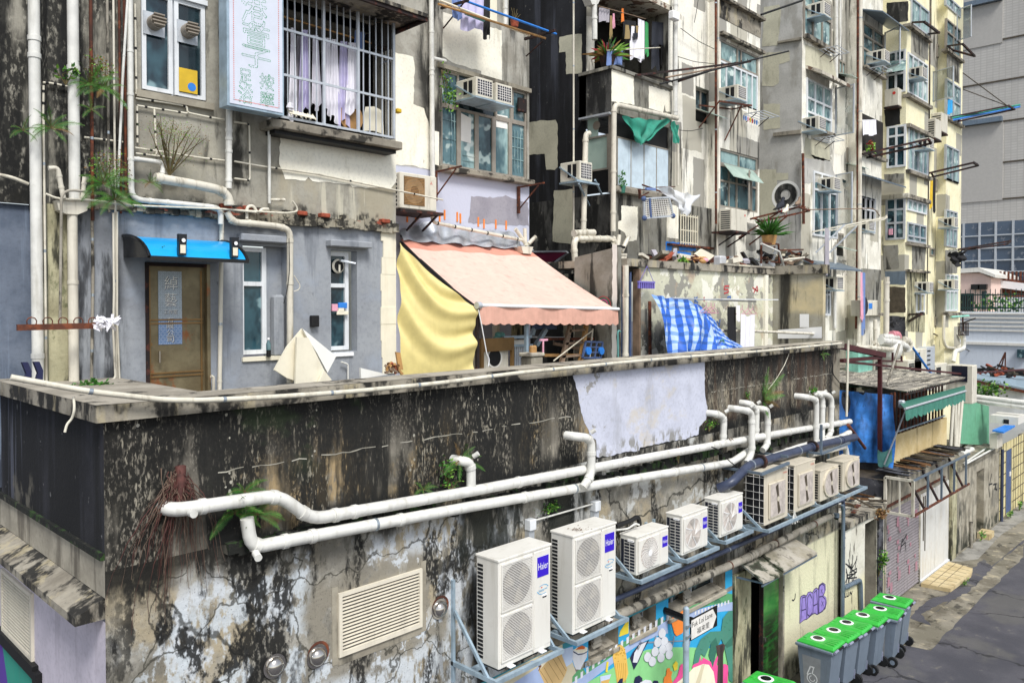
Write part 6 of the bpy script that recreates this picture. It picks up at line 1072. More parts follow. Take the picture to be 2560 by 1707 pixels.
for k,(a,b)in enumerate(((0,.2),(.2,.4),(.4,.6),(.6,.8),(.8,1))):win(B_,YB+.05,bx0+(bx1-bx0)*a,bx0+(bx1-bx0)*b,bz0,3.72,(),(),.045,'alu_brown',('glass','glass_pale','glass','glass_pale','glass')[k],.02)
for a,b,g in((0,.2,'glass_pale'),(.62,.82,'glass_pale'),(.82,1,'glass')):win(B_,YB+.05,bx0+(bx1-bx0)*a,bx0+(bx1-bx0)*b,3.72,bz1,(),(),.04,'alu_brown',g,.02,name='transom_window')
MB('glass_dark').box(bx0+(bx1-bx0)*.2,bx0+(bx1-bx0)*.62,YB+.07,YB+.08,3.74,bz1).build('transom_panel',B_)
m=MB('glass_pale')
for x,z0_,z1_ in((10.0,2.7,3.6),(10.08,2.7,3.6),(11.72,2.7,3.55),(11.82,2.7,3.55),(11.9,2.7,3.5)):m.box(x,x+.012,YB+.048,YB+.052,z0_,z1_)
for x0_,x1_,z in((9.78,10.12,3.45),(9.78,10.12,3.1),(11.65,12.0,3.4),(11.65,12.0,3.2),(11.65,12,2.95),(10.3,10.6,2.85),(10.3,10.6,2.75)):m.box(x0_,x1_,YB+.047,YB+.051,z,z+.012)
m.build('inner_bars',B_);MB('foamwhite').poly(PY('C',YB+.056,(535,790),(610,830),(608,1005),(535,985))).build('paper_sheet',B_);MB('foamwhite').poly(PY('C',YB+.056,(785,800),(865,815),(862,905),(785,890))).build('paper_sheet',B_)
q=py_('C',YB-.02,935,780);MB('iron').rbox(q.x,q.x+.24,YB-.06,YB-.0,q.z,q.z+.28,.01).build('red_vent',B_)
m=MB('glass_blue');win(B_,YB+.6,8.9,9.3,5.75,6.9,(.4,),(),.05,'alu_white','glass_blue')
WAC=[None]
def wac(label,c,Yf,x,y,W=.44,H=.36,D=.55,sc=None,grp='window air conditioners on the tenements'):
 q=py_(c,Yf,x,y)
 if WAC[0]is None:
  o=thing('window_air_conditioner',label,'air conditioner',q,grp);b=q;MB('casing_old').rbox(b.x,b.x+W,b.y,b.y+D,b.z,b.z+H,.012).build('casing',o)
  f=MB('slotblue').box(b.x+.04,b.x+W-.04,b.y-.003,b.y+.002,b.z+.05,b.z+H-.04);f.mat('wire')
  for k in range(1,6):x_=b.x+.04+(W-.08)*k/6;f.box(x_-.005,x_+.005,b.y-.008,b.y-.003,b.z+.05,b.z+H-.04)
  for k in range(1,6):z_=b.z+.05+(H-.09)*k/6;f.box(b.x+.04,b.x+W-.04,b.y-.0075,b.y-.0035,z_-.005,z_+.005)
  f.build('front_grille',o);s=MB('slot').box(b.x-.003,b.x+.002,b.y+.10,b.y+.2,b.z+.07,b.z+H-.05);s.box(b.x-.003,b.x+.002,b.y+.24,b.y+.34,b.z+.07,b.z+H-.05);s.build('side_vents',o)
  g=MB('galv').box(b.x-.03,b.x+W+.03,b.y-.02,b.y+D,b.z-.03,b.z-.004);g.beam((b.x-.02,b.y+.03,b.z-.01),(b.x-.02,b.y+D,b.z+H*.8),.025);g.build('support',o);WAC[0]=o;return o
 return dup(WAC[0],q,label,None,None,sc)
wac('left window air conditioner of the pair over the green-tinted window','C',10.6,645,672,sc=None);wac('right window air conditioner of the pair over the green-tinted window','C',10.6,785,712)
o=thing('outdoor_unit','cream outdoor unit with round meshed fan on a rusty shelf beside the window bay','air conditioner',(8.3,10.6,1.6));MB('casing_old').rbox(8.28,9.09,10.6,10.95,1.61,2.22,.015).build('casing',o)
m=MB('slot')
for k in range(8):z=1.66+k*.068;m.box(8.276,8.282,10.68,10.92,z,z+.035)
m.build('side_slots',o);f=MB('fanback').box(8.36,8.81,10.594,10.601,1.68,2.16);f.mat('fanblade').disc((8.585,10.592,1.92),(0,-1,0),.215,28);f.mat('cloth_navy').disc((8.585,10.590,1.92),(0,-1,0),.09,16);f.mat('wood')
for k in range(18):z=1.69+k*.026;f.box(8.36,8.81,10.585,10.588,z,z+.006);x=8.37+k*.025;f.box(x,x+.005,10.586,10.589,1.68,2.16)
f.build('fan_guard',o);m=MB('red');c=V((8.96,10.596,2.09))
for a in(1.57,3.67,5.76):d=V((math.cos(a),0,math.sin(a)))*.035;e=V((-d.z,0,d.x))*.45;m.poly([c,c+d*.5+e*.5,c+d,c+d*.5-e*.5])
m.build('badge',o);m=MB('iron').box(8.25,9.2,10.55,11.15,1.55,1.60);m.beam((8.75,10.6,1.55),(8.75,11.18,1.2),.03);m.beam((9.1,10.6,1.55),(9.1,11.18,1.2),.03);m.build('shelf',o)
pipe('drain_pipe','white downpipe beside the bay window of the set-back block','pipe',[py_('C',11.08,328,-300),py_('C',11.08,340,1235),py_('C',11.08,342,1440)],.045,'pvc',None,.1,(.3,.45,.47,.9));pipe('drain_pipe','short white branch pipe above the bay window','pipe',PY('C',11.08,(345,410),(430,430)),.035,'pvc',None,.1)
for k,(x,x2)in enumerate(((400,530),(980,1150))):
 m=MB('rust');a=py_('C',11.0,x,1190+k*110);m.box(a.x-.02,a.x+.02,11.12,11.18,a.z-.55,a.z);m.beam(a+V((0,.1,-.02)),a+V((.0,-.55,.0)),.03);m.beam(a+V((0,.12,-.45)),a+V((0,-.4,-.03)),.02);m.build('bracket',None,(('left','right')[k]+' rusty drying-pole bracket under the bay window','bracket','rusty brackets under the bay window'))
leafy('vine','green creeper trailing down the left of the bay window',py_('C',11.0,470,720),(.25,.05,.5),160,.07,'leaf_light','leaf','vine',60,8,py_('C',11.05,400,490));
cz_=[];
pr=thing('pole_rack','two brackets carrying blue and cream drying poles above the set-back bay','drying rack',py_('C',10.5,420,40));a,b=py_('C',10.45,560,5),py_('C',10.45,1205,240);MB('brightblue').cyl(a,b,.022,8).build('blue_pole',pr)
for k,(p0,p1,mt)in enumerate((((390,5),(1020,250),'foam'),((380,30),(1130,270),'wood'))):MB(mt).cyl(py_('C',10.6-.05*k,*p0),py_('C',10.6-.05*k,*p1),.022,8).build('pole',pr)
m=MB('iron').beam(py_('C',11.1,400,60),py_('C',10.3,590,5),.04);m.beam(py_('C',11.15,415,200),py_('C',10.6,560,20),.02);m.build('bracket',pr);m=MB('iron').beam(py_('C',11.1,985,275),py_('C',10.3,1195,215),.05);m.beam(py_('C',11.15,995,395),py_('C',10.6,1110,290),.02);m.build('bracket',pr)
MB('greentarp').cyl(py_('C',10.58,570,95),py_('C',10.58,700,145),.03,8).build('green_sleeve',pr)
gl2='laundry above the set-back bay'
cloth('shirt','lilac-white shirt hung above the set-back bay',py_('C',10.7,540,-90),py_('C',10.7,700,-60),.75,'cloth_lilac',folds=3,group=gl2,seed=31);cloth('trousers','black garment hung right of the lilac shirt above the bay',py_('C',10.7,700,-60),py_('C',10.7,745,-50),.85,'cloth_black',folds=2,group=gl2,seed=32);cloth('cloth','blue cloth hung at the left above the set-back bay',py_('C',10.72,470,-110),py_('C',10.72,540,-90),.6,'cloth_blue',folds=2,group=gl2,seed=33)
m=MB('foam').rbox(10.9,11.5,YB+.3,YB+.55,5.6,7.5,.02);m.build('balcony_pier',B_);pipe('drain_pipe','white stack of pipe joints above the set-back bay','pipe',PY('C',11.3,(850,-60),(850,175)),.045,'pvc',None,.1,(.2,.5,.7));pt=thing('flower_pot','small terracotta pot with dry twigs on the set-back bay ledge','plant',py_('C',11.1,915,190));q=ROOT[pt.name];MB('brick').tube([q,q+V((0,0,.14))],[.07,.09],12).build('pot',pt);m=MB('stem')
for k in range(10):m.tube([q+V((0,0,.13)),q+V((R.uniform(-.1,.12),R.uniform(-.05,.05),R.uniform(.25,.4)))],.006,4)
m.build('twigs',pt)
plain('silver','c9cdd2',.3,.55,var=.2,sc=6,bump=.5);plain('peach','dfbdae',.75,var=.06,streak=.22,dirt='9c6a5c');plain('peachtop','d2907c',.75,var=.08);plain('peachvalance','d6a592',.75,var=.1,streak=.2,dirt='9c6a5c');plain('yellowsheet','dccb86',.5,var=.08,streak=.12,dirt='9c8a4a',bump=.15);plain('crimson','6f1a3a',.6)
m=MB('silver');A=PY('H',11.12,(85,330),(340,255),(600,330),(900,330),(960,420));Bq=[V((8.55,10.85,1.10)),V((9.4,10.85,1.10)),V((10.3,10.85,1.1)),V((11.2,10.85,1.1)),V((11.85,10.85,1.1))]
def flash(u,v):
 i=min(3,int(u*4));t=u*4-i;a=A[i].lerp(A[i+1],t);b=Bq[i].lerp(Bq[i+1],t);p=a.lerp(b,v);return p+V((0,-.05*math.sin(u*31+v*3)-.03*math.sin(u*57),.02*math.sin(u*43+v*6)))
m.grid(flash,50,8);m.build('foil_flashing',None,('crumpled silver foil flashing along the top of the pink awning','flashing'))
pipe('drain_pipe','black-spotted white pipe lying over the foil flashing','pipe',PY('H',10.8,(335,220),(345,270),(600,320),(980,395)),.032,'pvc_dirty',None,.08,(.2,.4,.6,.8),6,cmat='black');hp=thing('rain_hopper','cream hopper with three inlet pipes at the right of the awning top','hopper',py_('H',10.7,1005,480));MB('pvc_dirty').prism(PY('H',10.7,(960,435),(1045,440),(1030,490),(975,485)),(0,.2,0)).build('box',hp);m=MB('pvc_dirty')
for p0,p1 in(((990,430),(985,310)),((1000,430),(920,315)),((1010,420),(1060,370))):a,b=PY('H',10.8,p0,p1);m.tube([a,b],.04,10)
m.build('inlet',hp)
for k,(x,y)in enumerate(((430,215),(518,230),(540,240),(665,265),(705,278),(788,282),(860,288),(168,232),(228,220),(395,250))):q=py_('H',11.17,x,y);w_=.035;MB('orangetape' if 'orangetape' in MATS else 'm_orange').box(q.x-w_/2,q.x+w_/2,11.185,11.196,q.z-.09,q.z+.09).build('tape_strip',None,('short strip of orange tape on the wall above the foil flashing','tape','orange tape strips above the flashing'))
aw=thing('awning','large faded peach terrace awning with scalloped valance','awning',(10,9.8,0));T0,T1=V((8.6,11.0,1.13)),V((11.85,11.0,1.13));F0,F1=V((8.18,8.6,-.03)),V((11.66,8.6,-.10))
def canopy(u,v):p=T0.lerp(T1,u).lerp(F0.lerp(F1,u),v);return p+V((0,0,-.07*math.sin(math.pi*v)*(1+.25*math.sin(u*12))+.012*math.sin(u*25+v*4)))
m=MB('peachtop').grid(lambda u,v:canopy(u,v*.13),40,3);m.mat('peach').grid(lambda u,v:canopy(u,.13+v*.87),40,18);m.build('canopy',aw)
m=MB('peachvalance');n=66
for i in range(n):
 a,b=F0.lerp(F1,i/n),F0.lerp(F1,(i+1)/n);a=a+V((.0,-.035-.02*math.sin(i*.35),0));b=b+V((0,-.035-.02*math.sin((i+1)*.35),0));sc_=lambda k:-.25-.035*abs(math.sin(k*math.pi*17/n));m.add([a,b,b+V((0,-.015,sc_(i+1))),a+V((0,-.015,sc_(i)))],[(0,1,2,3)],True)
m.build('valance',aw);MB('white').cyl(F0+V((0,-.03,.01)),F1+V((0,-.03,.01)),.028,10).build('front_bar',aw);MB('alu').tube([F0+V((-.06,-.03,.01)),F0+V((.02,-.03,.01))],.055,14).build('roller_end',aw);MB('black').beam(T0+V((0,0,-.06)),F0+V((0,.05,-.06)),.04).build('side_arm',aw);MB('iron').beam(F0+V((.03,.05,0)),F0+V((.03,.05,-2)),.05).build('post',aw);MB('galv').beam(V((9.35,8.7,-.1)),V((9.35,8.7,-2)),.05).build('post',aw)
def sheet(u,v):
 top=V((8.22,8.62,-.05)).lerp(V((7.20,9.33,1.0)),u);top=F0.lerp(T0,u)+V((-.05,-.02,-.06));bx=V((7.16,9.3,0));
 P0=F0+V((-.02,.02,-.02));P1=V((7.2,9.25,.90));p=P0.lerp(P1,u);bot=V((8.12,8.64,-1.3)).lerp(V((7.18,9.2,-1.3)),u)
 q_=p.lerp(bot,v);d=math.sin(u*math.pi);sag=.24*d*math.sin(math.pi*min(1,v*1.3))
 f=.05*math.sin(v*17-d*4.0+u*2)*math.sin(math.pi*min(1,.15+v))+.03*math.sin(v*34-d*7)*(1-v)
 return q_+V((-.05*d,-.10*d*math.sin(v*math.pi)-f,-.02*d*(1-v)))
MB('yellowsheet').grid(sheet,40,50).build('tarpaulin',None,('draped pale yellow sheet closing the left side of the awning','tarp'))
q=thing('awning','small crimson half-folded awning behind the peach one','awning',py_('H',11.6,1150,500));P=[px_('H',13.8,1040,475),px_('H',13.8,1285,478),px_('H',13.8,1120,580),px_('H',13.8,1000,520)];MB('crimson').prism(P,(-.05,0,-.02)).build('canopy',q);MB('alu').beam(P[1],P[2]+V((0,.0,-.12)),.05).build('arm',q);MB('alu').beam(P[0]+V((-.05,0,0)),P[1]+V((-.05,0,.02)),.04).build('box',q)
mk=lambda n,l,cat,mt,c,Y,pts,d=.04:MB(mt).prism(PY(c,Y,*pts),(0,d,0)).build(n,None,(l,cat))
wm=thing('washing_machine','old front-loading washing machine in a wooden frame under the awning','washing machine',py_('f',9.0,350,940));a,b=py_('f',9.0,110,545),py_('f',9.0,620,950);MB('casing_old').rbox(a.x+.03,b.x-.05,9.02,9.5,-1.6,a.z-.02,.02).build('casing',wm);c=py_('f',9.0,360,830);MB('black').disc((c.x,9.012,c.z),(0,-1,0),.14,24).build('door_glass',wm);MB('casing').ring((c.x,9.01,c.z),(0,-1,0),.14,.17,24).build('door_rim',wm);m=MB('brass');m.box(a.x,b.x,8.95,9.0,a.z-.02,a.z+.01);m.box(a.x,a.x+.06,8.95,9.0,-1.6,a.z-.02);m.box(b.x-.05,b.x,8.95,9.0,-1.6,a.z-.02);m.box(a.x+.06,b.x-.05,8.955,9.0,a.z-.2,a.z-.02);m.build('wooden_frame',wm)
m=MB('alu');a=py_('f',9.1,655,560)
for k in range(6):q=py_('f',9.05,665+k*32,660);m.box(q.x,q.x+.035,9.1,9.13,-1.6,q.z)
m.mat('galv').beam(py_('f',9.0,480,520),py_('f',9.0,910,500),.05);m.beam(py_('f',9.05,640,645),py_('f',9.05,930,635),.04);m.mat('casing').box(*[py_('f',9.12,660,0).x,py_('f',9.12,870,0).x],9.14,9.2,py_('f',9.12,660,635).z,py_('f',9.12,660,560).z);m.build('metal_cabinet',None,('slatted metal cabinet beside the washing machine','cabinet'))
m=MB('greentarp');c=py_('f',9.1,430,500);[m.ball(c+V((R.uniform(-.09,.12),0,R.uniform(-.04,.05))),.06,8,6,(1.2,.8,.8))for _ in range(7)];m.build('cloth_heap',None,('teal cloth heap on the wooden frame','cloth'))
lad=thing('ladder','worn brown wooden ladder leaning under the awning','ladder',py_('f',8.7,1500,860));P=[py_('f',8.9,*p)for p in((1520,330),(1770,310),(1360,870),(1670,840))];MB('woodgrey').beam(P[0],P[2]+V((-.05,0,-.3)),.05,.09).build('rail',lad);MB('wood').beam(P[1],P[3]+V((-.05,0,-.3)),.05,.09).build('rail',lad)
for t in(.16,.53,.9):MB('woodgrey').beam(P[0].lerp(P[2],t),P[1].lerp(P[3],t),.05,.04).build('rung',lad)
tr=thing('hand_trolley','small blue tubular trolley near the right end of the awning','trolley',py_('f',8.8,1860,830));m=MB('doorblue');P=[py_('f',8.8,*p)for p in((1760,580),(2020,590),(1990,830),(1710,830))]
for i in range(4):m.beam(P[i],P[(i+1)%4],.03)
for t in(.33,.66):m.beam(P[0].lerp(P[1],t),P[3].lerp(P[2],t),.025);m.beam(P[0].lerp(P[3],t),P[1].lerp(P[2],t),.02)
m.build('frame',tr);[MB('brightblue').tube([py_('f',8.78,x,725)+V((0,-.02,0)),py_('f',8.78,x,725)+V((0,.02,0))],.07,14).build('wheel',tr)for x in(1800,2000)]
m=MB('galv').beam(py_('f',9.2,1140,390),py_('f',9.2,990,640),.07);m.beam(py_('f',9.3,960,380),py_('f',9.3,930,480),.06);m.mat('doorblue').beam(py_('f',9.3,960,345),py_('f',9.3,1280,345),.1);m.mat('alu').beam(py_('f',9.4,930,510),py_('f',9.4,1520,520),.03);m.mat('rust').beam(py_('f',9.3,1110,540),py_('f',9.3,1900,540),.05);m.mat('woodgrey').beam(py_('f',9.2,1270,610),py_('f',9.2,1650,690),.05);m.mat('wood').beam(py_('f',9.0,1110,790),py_('f',9.0,1640,790),.05);m.mat('foam').beam(py_('f',8.9,1820,830),py_('f',8.9,1870,380),.02);m.beam(py_('f',8.9,1980,830),py_('f',8.9,2020,610),.02);m.beam(py_('f',8.8,1260,880),py_('f',8.8,1860,410),.015)
m.build('shelving',None,('improvised shelving of metal bars and planks at the back of the terrace','shelving'))
pl=thing('stone_post','short stone post with pink trowel on the terrace edge','post',py_('f',8.2,1020,890));a,b=py_('f',8.2,930,820),py_('f',8.2,1105,820);MB('concrete').rbox(a.x,b.x,8.2,8.45,-1.6,a.z,.02).build('shaft',pl);MB('cap').rbox(a.x-.02,b.x+.02,8.18,8.47,a.z,a.z+.06,.015).build('cap_stone',pl);m=MB('cloth_pink');q=py_('f',8.3,1100,800);m.cyl(q,q+V((0,0,.25)),.016,8);m.beam(q+V((-.07,0,.25)),q+V((.1,0,.25)),.03);m.build('pink_mallet',None,('pink T-handled tool standing by the stone post','tool'));q=py_('f',8.3,960,740);m=MB('wood').rbox(q.x-.06,q.x+.06,8.28,8.36,q.z-.12,q.z+.1,.02);m.build('wooden_block',None,('orange-brown board on the stone post','board'))
pipe('rope','white cord looped down from the awning roller','rope',PY('f',8.5,(100,90),(150,330),(230,780),(270,850),(255,960)),.008,'white',None,.05)
MB('pilaster').box(10.55,10.75,10.0,10.2,-2,.5).build('terrace_post',None,('pale concrete post at the back of the covered terrace','post'));MB('pvc_dirty').cyl((10.25,10.3,-2),(10.25,10.3,.5),.07,12).build('drain_pipe',None,('cream pipe at the back of the covered terrace','pipe'))
MB('wallB').poly([(8.2,11.15,-2),(12.1,11.15,-2),(12.1,11.15,1.0),(8.2,11.15,1.0)]).build('terrace_back_wall',B_)
# block C
grime('wallC','f5f1e4','ece8d9',[('bdb8a8',.97,[('B',.9,1.3,.78)],None),('99968d',.95,[('B',.55,.75,.84)],None),('8d897a',.5,[((4,4,.4),.56,.68)],None),('2a2823',.85,[((5,5,.45),.56,.66)],None)],bump=.3)
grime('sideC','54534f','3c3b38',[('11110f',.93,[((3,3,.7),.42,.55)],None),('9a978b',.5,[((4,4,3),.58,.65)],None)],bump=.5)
grime('greyC','8d8b82','7b786d',[('15140f',.9,[((4,4,.7),.5,.62)],None),('b9b4a2',.6,[((3,3,.6),.55,.66)],None)],bump=.4)
grime('soffit','cfc8ba','b9b1a0',[('5d3f2a',.9,[((3,3,3),.52,.56)],None),('2a2522',.9,[((4,4,4),.58,.63)],None)],bump=.5)
plain('panelblue','c3d3dc',.6,var=.10,streak=.35,dirt='7b8c97');
XC,YC=14.0,10.5;C_=thing('balcony_tenement','cream patched tenement with open laundry balcony and window bay','building',(17,YC,-2))
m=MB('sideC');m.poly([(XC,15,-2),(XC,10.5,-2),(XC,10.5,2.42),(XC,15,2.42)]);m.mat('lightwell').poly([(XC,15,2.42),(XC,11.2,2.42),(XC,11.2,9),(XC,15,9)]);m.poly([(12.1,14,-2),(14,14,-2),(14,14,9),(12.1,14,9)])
xx=XC-.005;m.mat('patchgrey');PB=lambda*p:[px_('C',xx,*q)for q in p]
for q in(PB((1000,860),(1090,845),(1200,840),(1215,870),(1215,1170),(1195,1190),(1135,1190),(1125,1080),(1000,1085)),PB((1228,260),(1310,245),(1385,240),(1385,510),(1275,522),(1270,365),(1225,370)),PB((1190,1335),(1325,1322),(1325,1568),(1310,1710),(1180,1690))):m.poly(jag(q,.015,.1))
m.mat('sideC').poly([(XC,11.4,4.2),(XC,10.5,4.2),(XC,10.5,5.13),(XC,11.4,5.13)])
m.mat('greyC').wall(XC,16.4,4.2,5.13,YC);m.poly([(XC,YC,5.13),(16.4,YC,5.13),(16.4,YC+.12,5.13),(XC,YC+.12,5.13)]);m.poly([(XC,YC,4.2),(16.4,YC,4.2),(16.4,12,4.2),(XC,12,4.2)])
m.mat('cream').poly(jag(PY('D',YC-.004,(362,485),(515,530),(522,735),(362,712)),.012,.07));m.poly(jag(PY('D',YC-.004,(622,600),(775,645),(775,790),(740,780),(735,730),(720,790),(622,760)),.012,.07))
m.mat('greyC').wall(XC,18.3,.5,2.45,YC,[(*rY('g',YC,1555,560,900,1790)[:2],1.5,2.15,.12)])
m.mat('cream').poly(jag(PY('g',YC-.004,(745,420),(975,430),(975,760),(960,900),(840,920),(800,800),(700,740),(700,640),(745,625)),.012,.06));m.poly(jag(PY('g',YC-.004,(1390,400),(1545,420),(1545,880),(1385,860)),.01,.08));m.mat('brightblue').poly(jag(PY('g',YC-.004,(1370,915),(1792,960),(1792,1050),(1560,1040),(1550,990),(1460,985),(1450,1040),(1365,1040)),.012,.06));m.poly(jag(PY('g',YC-.004,(1525,1050),(1720,1070),(1720,1180),(1560,1190),(1530,1240)),.012,.06))
m.mat('wallC').wall(16.4,18.3,2.45,9,YC+.1,[(*rY('D',YC+.1,950,675,880,1060)[:2],4.62,5.5,.15)])
m.mat('greyC').poly([(16.4,YC+.1,2.45),(16.4,12,2.45),(16.4,12,9),(16.4,YC+.1,9)]);m.mat('greyC').poly([(XC,YC+.02,2.45),(18.3,YC+.02,2.45),(18.3,YC+.15,2.45),(XC,YC+.15,2.45)])
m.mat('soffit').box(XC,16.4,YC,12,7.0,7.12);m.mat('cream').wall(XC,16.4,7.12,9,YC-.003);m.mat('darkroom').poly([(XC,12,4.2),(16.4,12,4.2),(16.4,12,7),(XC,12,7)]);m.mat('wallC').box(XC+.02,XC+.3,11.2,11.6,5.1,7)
xb0,xb1,YBy=18.29,20.5,10.3;m.mat('wallC').wall(xb0,xb1,0,9,YBy,[(18.36,20.42,5.28,6.78,.1),(18.36,20.42,2.5,4.0,.1)]);m.poly([(xb0,10.6,0),(xb0,YBy,0),(xb0,YBy,9),(xb0,10.6,9)]);m.poly([(xb1,YBy,0),(xb1,13,0),(xb1,13,9),(xb1,YBy,9)]);m.build('wall',C_)
m=MB('greyC').box(XC-.03,16.45,YC-.05,YC+.2,5.13,5.20);m.box(XC-.03,XC+.15,YC+.2,11.4,5.13,5.20);m.build('balcony_rail',C_)
for k in range(4):a=14.2+k*.51;f=MB('alu_brown').box(a,a+.51,YC-.02,YC+.03,2.6,2.63);f.box(a,a+.02,YC-.022,YC+.03,2.6,3.68);f.box(a,a+.51,YC-.02,YC+.03,3.66,3.69);o=f.build('window',C_);MB('panelblue').box(a+.02,a+.51,YC-.01,YC+.01,2.63,3.66).build('painted_pane',o)
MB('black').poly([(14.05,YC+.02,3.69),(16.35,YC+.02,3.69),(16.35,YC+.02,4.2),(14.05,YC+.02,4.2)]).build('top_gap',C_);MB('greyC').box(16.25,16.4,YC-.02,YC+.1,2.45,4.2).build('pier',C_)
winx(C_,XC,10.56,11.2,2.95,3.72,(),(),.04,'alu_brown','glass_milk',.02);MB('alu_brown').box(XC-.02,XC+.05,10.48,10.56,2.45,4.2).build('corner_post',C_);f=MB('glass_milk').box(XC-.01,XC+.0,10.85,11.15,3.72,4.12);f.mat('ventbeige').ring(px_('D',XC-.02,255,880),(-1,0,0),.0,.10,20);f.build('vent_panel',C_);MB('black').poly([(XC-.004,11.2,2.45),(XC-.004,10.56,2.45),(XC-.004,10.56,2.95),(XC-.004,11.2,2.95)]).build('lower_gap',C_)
m=MB('sill').rbox(XC,16.4,YC-.12,YC+.05,2.45,2.58,.015);m.build('enclosure_ledge',C_);MB('alu').box(XC-.15,XC,10.45,11.3,4.12,4.16).build('side_canopy',C_)
win(C_,YC+.2,*rY('D',YC+.1,950,675,880,1060)[:2],4.95,5.48,(.5,),(),.04,'alu_brown','glass_dark',.02);q=rY('D',YC+.1,950,675,880,1060);MB('black').poly([(q[0],YC+.24,4.62),(q[1],YC+.24,4.62),(q[1],YC+.24,4.95),(q[0],YC+.24,4.95)]).build('opening',C_);MB('glass_milk').prism([(q[0],YC+.1,4.93),(q[1],YC+.1,4.93),(q[1]+.02,YC-.35,4.72),(q[0],YC-.35,4.72)],(0,0,.02)).build('tilted_pane',C_)
q=rY('g',YC,1555,560,900,1790);win(C_,YC+.12,q[0],q[1],1.5,2.15,(.5,),(),.04,'alu_brown','glass_dark',.02);m=MB('foam')
for i in range(8):x=q[0]+(q[1]-q[0])*i/7;m.box(x-.01,x+.01,YC-.06,YC-.04,1.45,2.2)
for z in(1.5,1.8,2.15):m.box(q[0],q[1],YC-.04,YC-.025,z,z+.02)
m.build('window_bars',C_);MB('rust').box(16.2,18.25,YC-.1,YC,1.40,1.45).build('rusty_ledge',C_)
win(C_,YBy+.06,18.36,20.42,6.25,6.78,(.45,.55),(),.05,'alu_brown','glass_pale');win(C_,YBy+.06,18.36,20.42,5.28,6.25,(.17,.38,.55,.7,.85),(.0,),.05,'alu_white','glass_pale');win(C_,YBy+.06,18.36,20.42,3.6,4.0,(.5,),(),.05,'alu_brown','glass_pale');win(C_,YBy+.06,18.36,20.42,2.5,3.6,(.25,.45,.85),(.62,),.05,'alu_brown','glass')
sash(C_,(19.95,YBy-.01,2.52),-1,.55,1.0,'alu_brown','glass_clear',25);MB('glass_milk').prism([(18.5,YBy-.02,3.6),(20.1,YBy-.02,3.6),(20.15,YBy-.3,3.25),(18.5,YBy-.3,3.25)],(0,0,.02)).build('tilted_pane',C_)
for z in(6.85,7.75):MB('sill').box(18.25,20.56,YBy-.14,YBy+.05,z,z+.07).build('bay_cornice',C_)
m=MB('capside').box(18.28,20.52,YBy-.01,YBy+.02,7.3,7.75);m.build('mould_band',C_);q=rY('I',YBy,965,605,672,1190);win(C_,YBy,q[0],q[1],q[2],q[3],(.25,.5,.75),(),.04,'alu_white','glass_milk')
wac('window air conditioner on a rusty frame at the upper bay of the balcony tenement','D',9.75,1245,690);o=thing('outdoor_unit','cream louvred outdoor unit under the lower bay window','air conditioner',py_('I',9.75,1030,415));b=ROOT[o.name];MB('casing_old').rbox(b.x-.25,b.x+.55,9.75,10.1,b.z,b.z+.55,.012).build('casing',o);m=MB('slot')
for k in range(9):m.box(b.x-.255,b.x-.248,9.8,10.05,b.z+.05+k*.052,b.z+.075+k*.052)
m.build('side_slots',o);MB('red').disc((b.x+.42,9.745,b.z+.42),(0,-1,0),.03,6).build('badge',o);m=MB('iron').box(b.x-.3,b.x+.6,9.7,10.28,b.z-.05,b.z-.004);m.beam((b.x,9.75,b.z-.05),(b.x,10.28,b.z-.35),.03);m.beam((b.x+.5,9.75,b.z-.05),(b.x+.5,10.28,b.z-.35),.03);m.build('shelf',o)
m=MB('rust');a=py_('D',9.7,1115,710);b=py_('D',9.7,1340,740);m.beam(a,b,.04);m.beam(a+V((0,.55,0)),b+V((0,.55,0)),.03);m.beam(b,b+V((0,.55,0)),.03);m.beam(a,a+V((.0,.55,-.55)),.025);m.beam(b+V((-.3,.1,0)),b+V((-.3,.58,-.85)),.025);m.build('angle_rack',None,('rusty angle frame under the upper bay air conditioner','frame'))
RK=[None]
def rack(label,c,Y,x,y,L=.9,D=.55,n=4):
 q=py_(c,Y,x,y)
 if RK[0]is None:
  o=thing('wire_rack',label,'drying rack',q,'small wire drying racks under windows');m=MB('alu')
  for i in range(n+1):m.beam(q+V((0,-D*i/n,0)),q+V((L,-D*i/n,0)),.018)
  m.beam(q,q+V((0,-D,0)),.022);m.beam(q+V((L,0,0)),q+V((L,-D,0)),.022);m.build('wires',o);m=MB('iron');m.beam(q+V((.1,0,-.2)),q+V((.1,-.3,0)),.018);m.beam(q+V((L-.1,0,-.2)),q+V((L-.1,-.3,0)),.018);m.build('struts',o);RK[0]=o;return o
 return dup(RK[0],q,label)
rack('wire rack with coloured pegs below the upper bay window','D',10.25,1290,800);m=MB('cloth_blue')
for k in range(7):m.mat(('cloth_blue','brightblue','cloth_pink','cloth_yellow','cloth_red')[k%5]);q=py_('D',10.0,1290+k*15,815+k*6);m.box(q.x-.02,q.x+.02,10.0,10.02,q.z-.09,q.z+.03)
m.build('pegs',None,('row of coloured pegs on the upper bay wire rack','pegs',None,'stuff'))
gC='pipes on the balcony tenement'
def cp(label,pts,r,mat,c,Y,j=(),bend=.12,clips=0):return pipe('drain_pipe',label,'pipe',PY(c,Y,*pts),r,mat,gC,bend,j,clips)
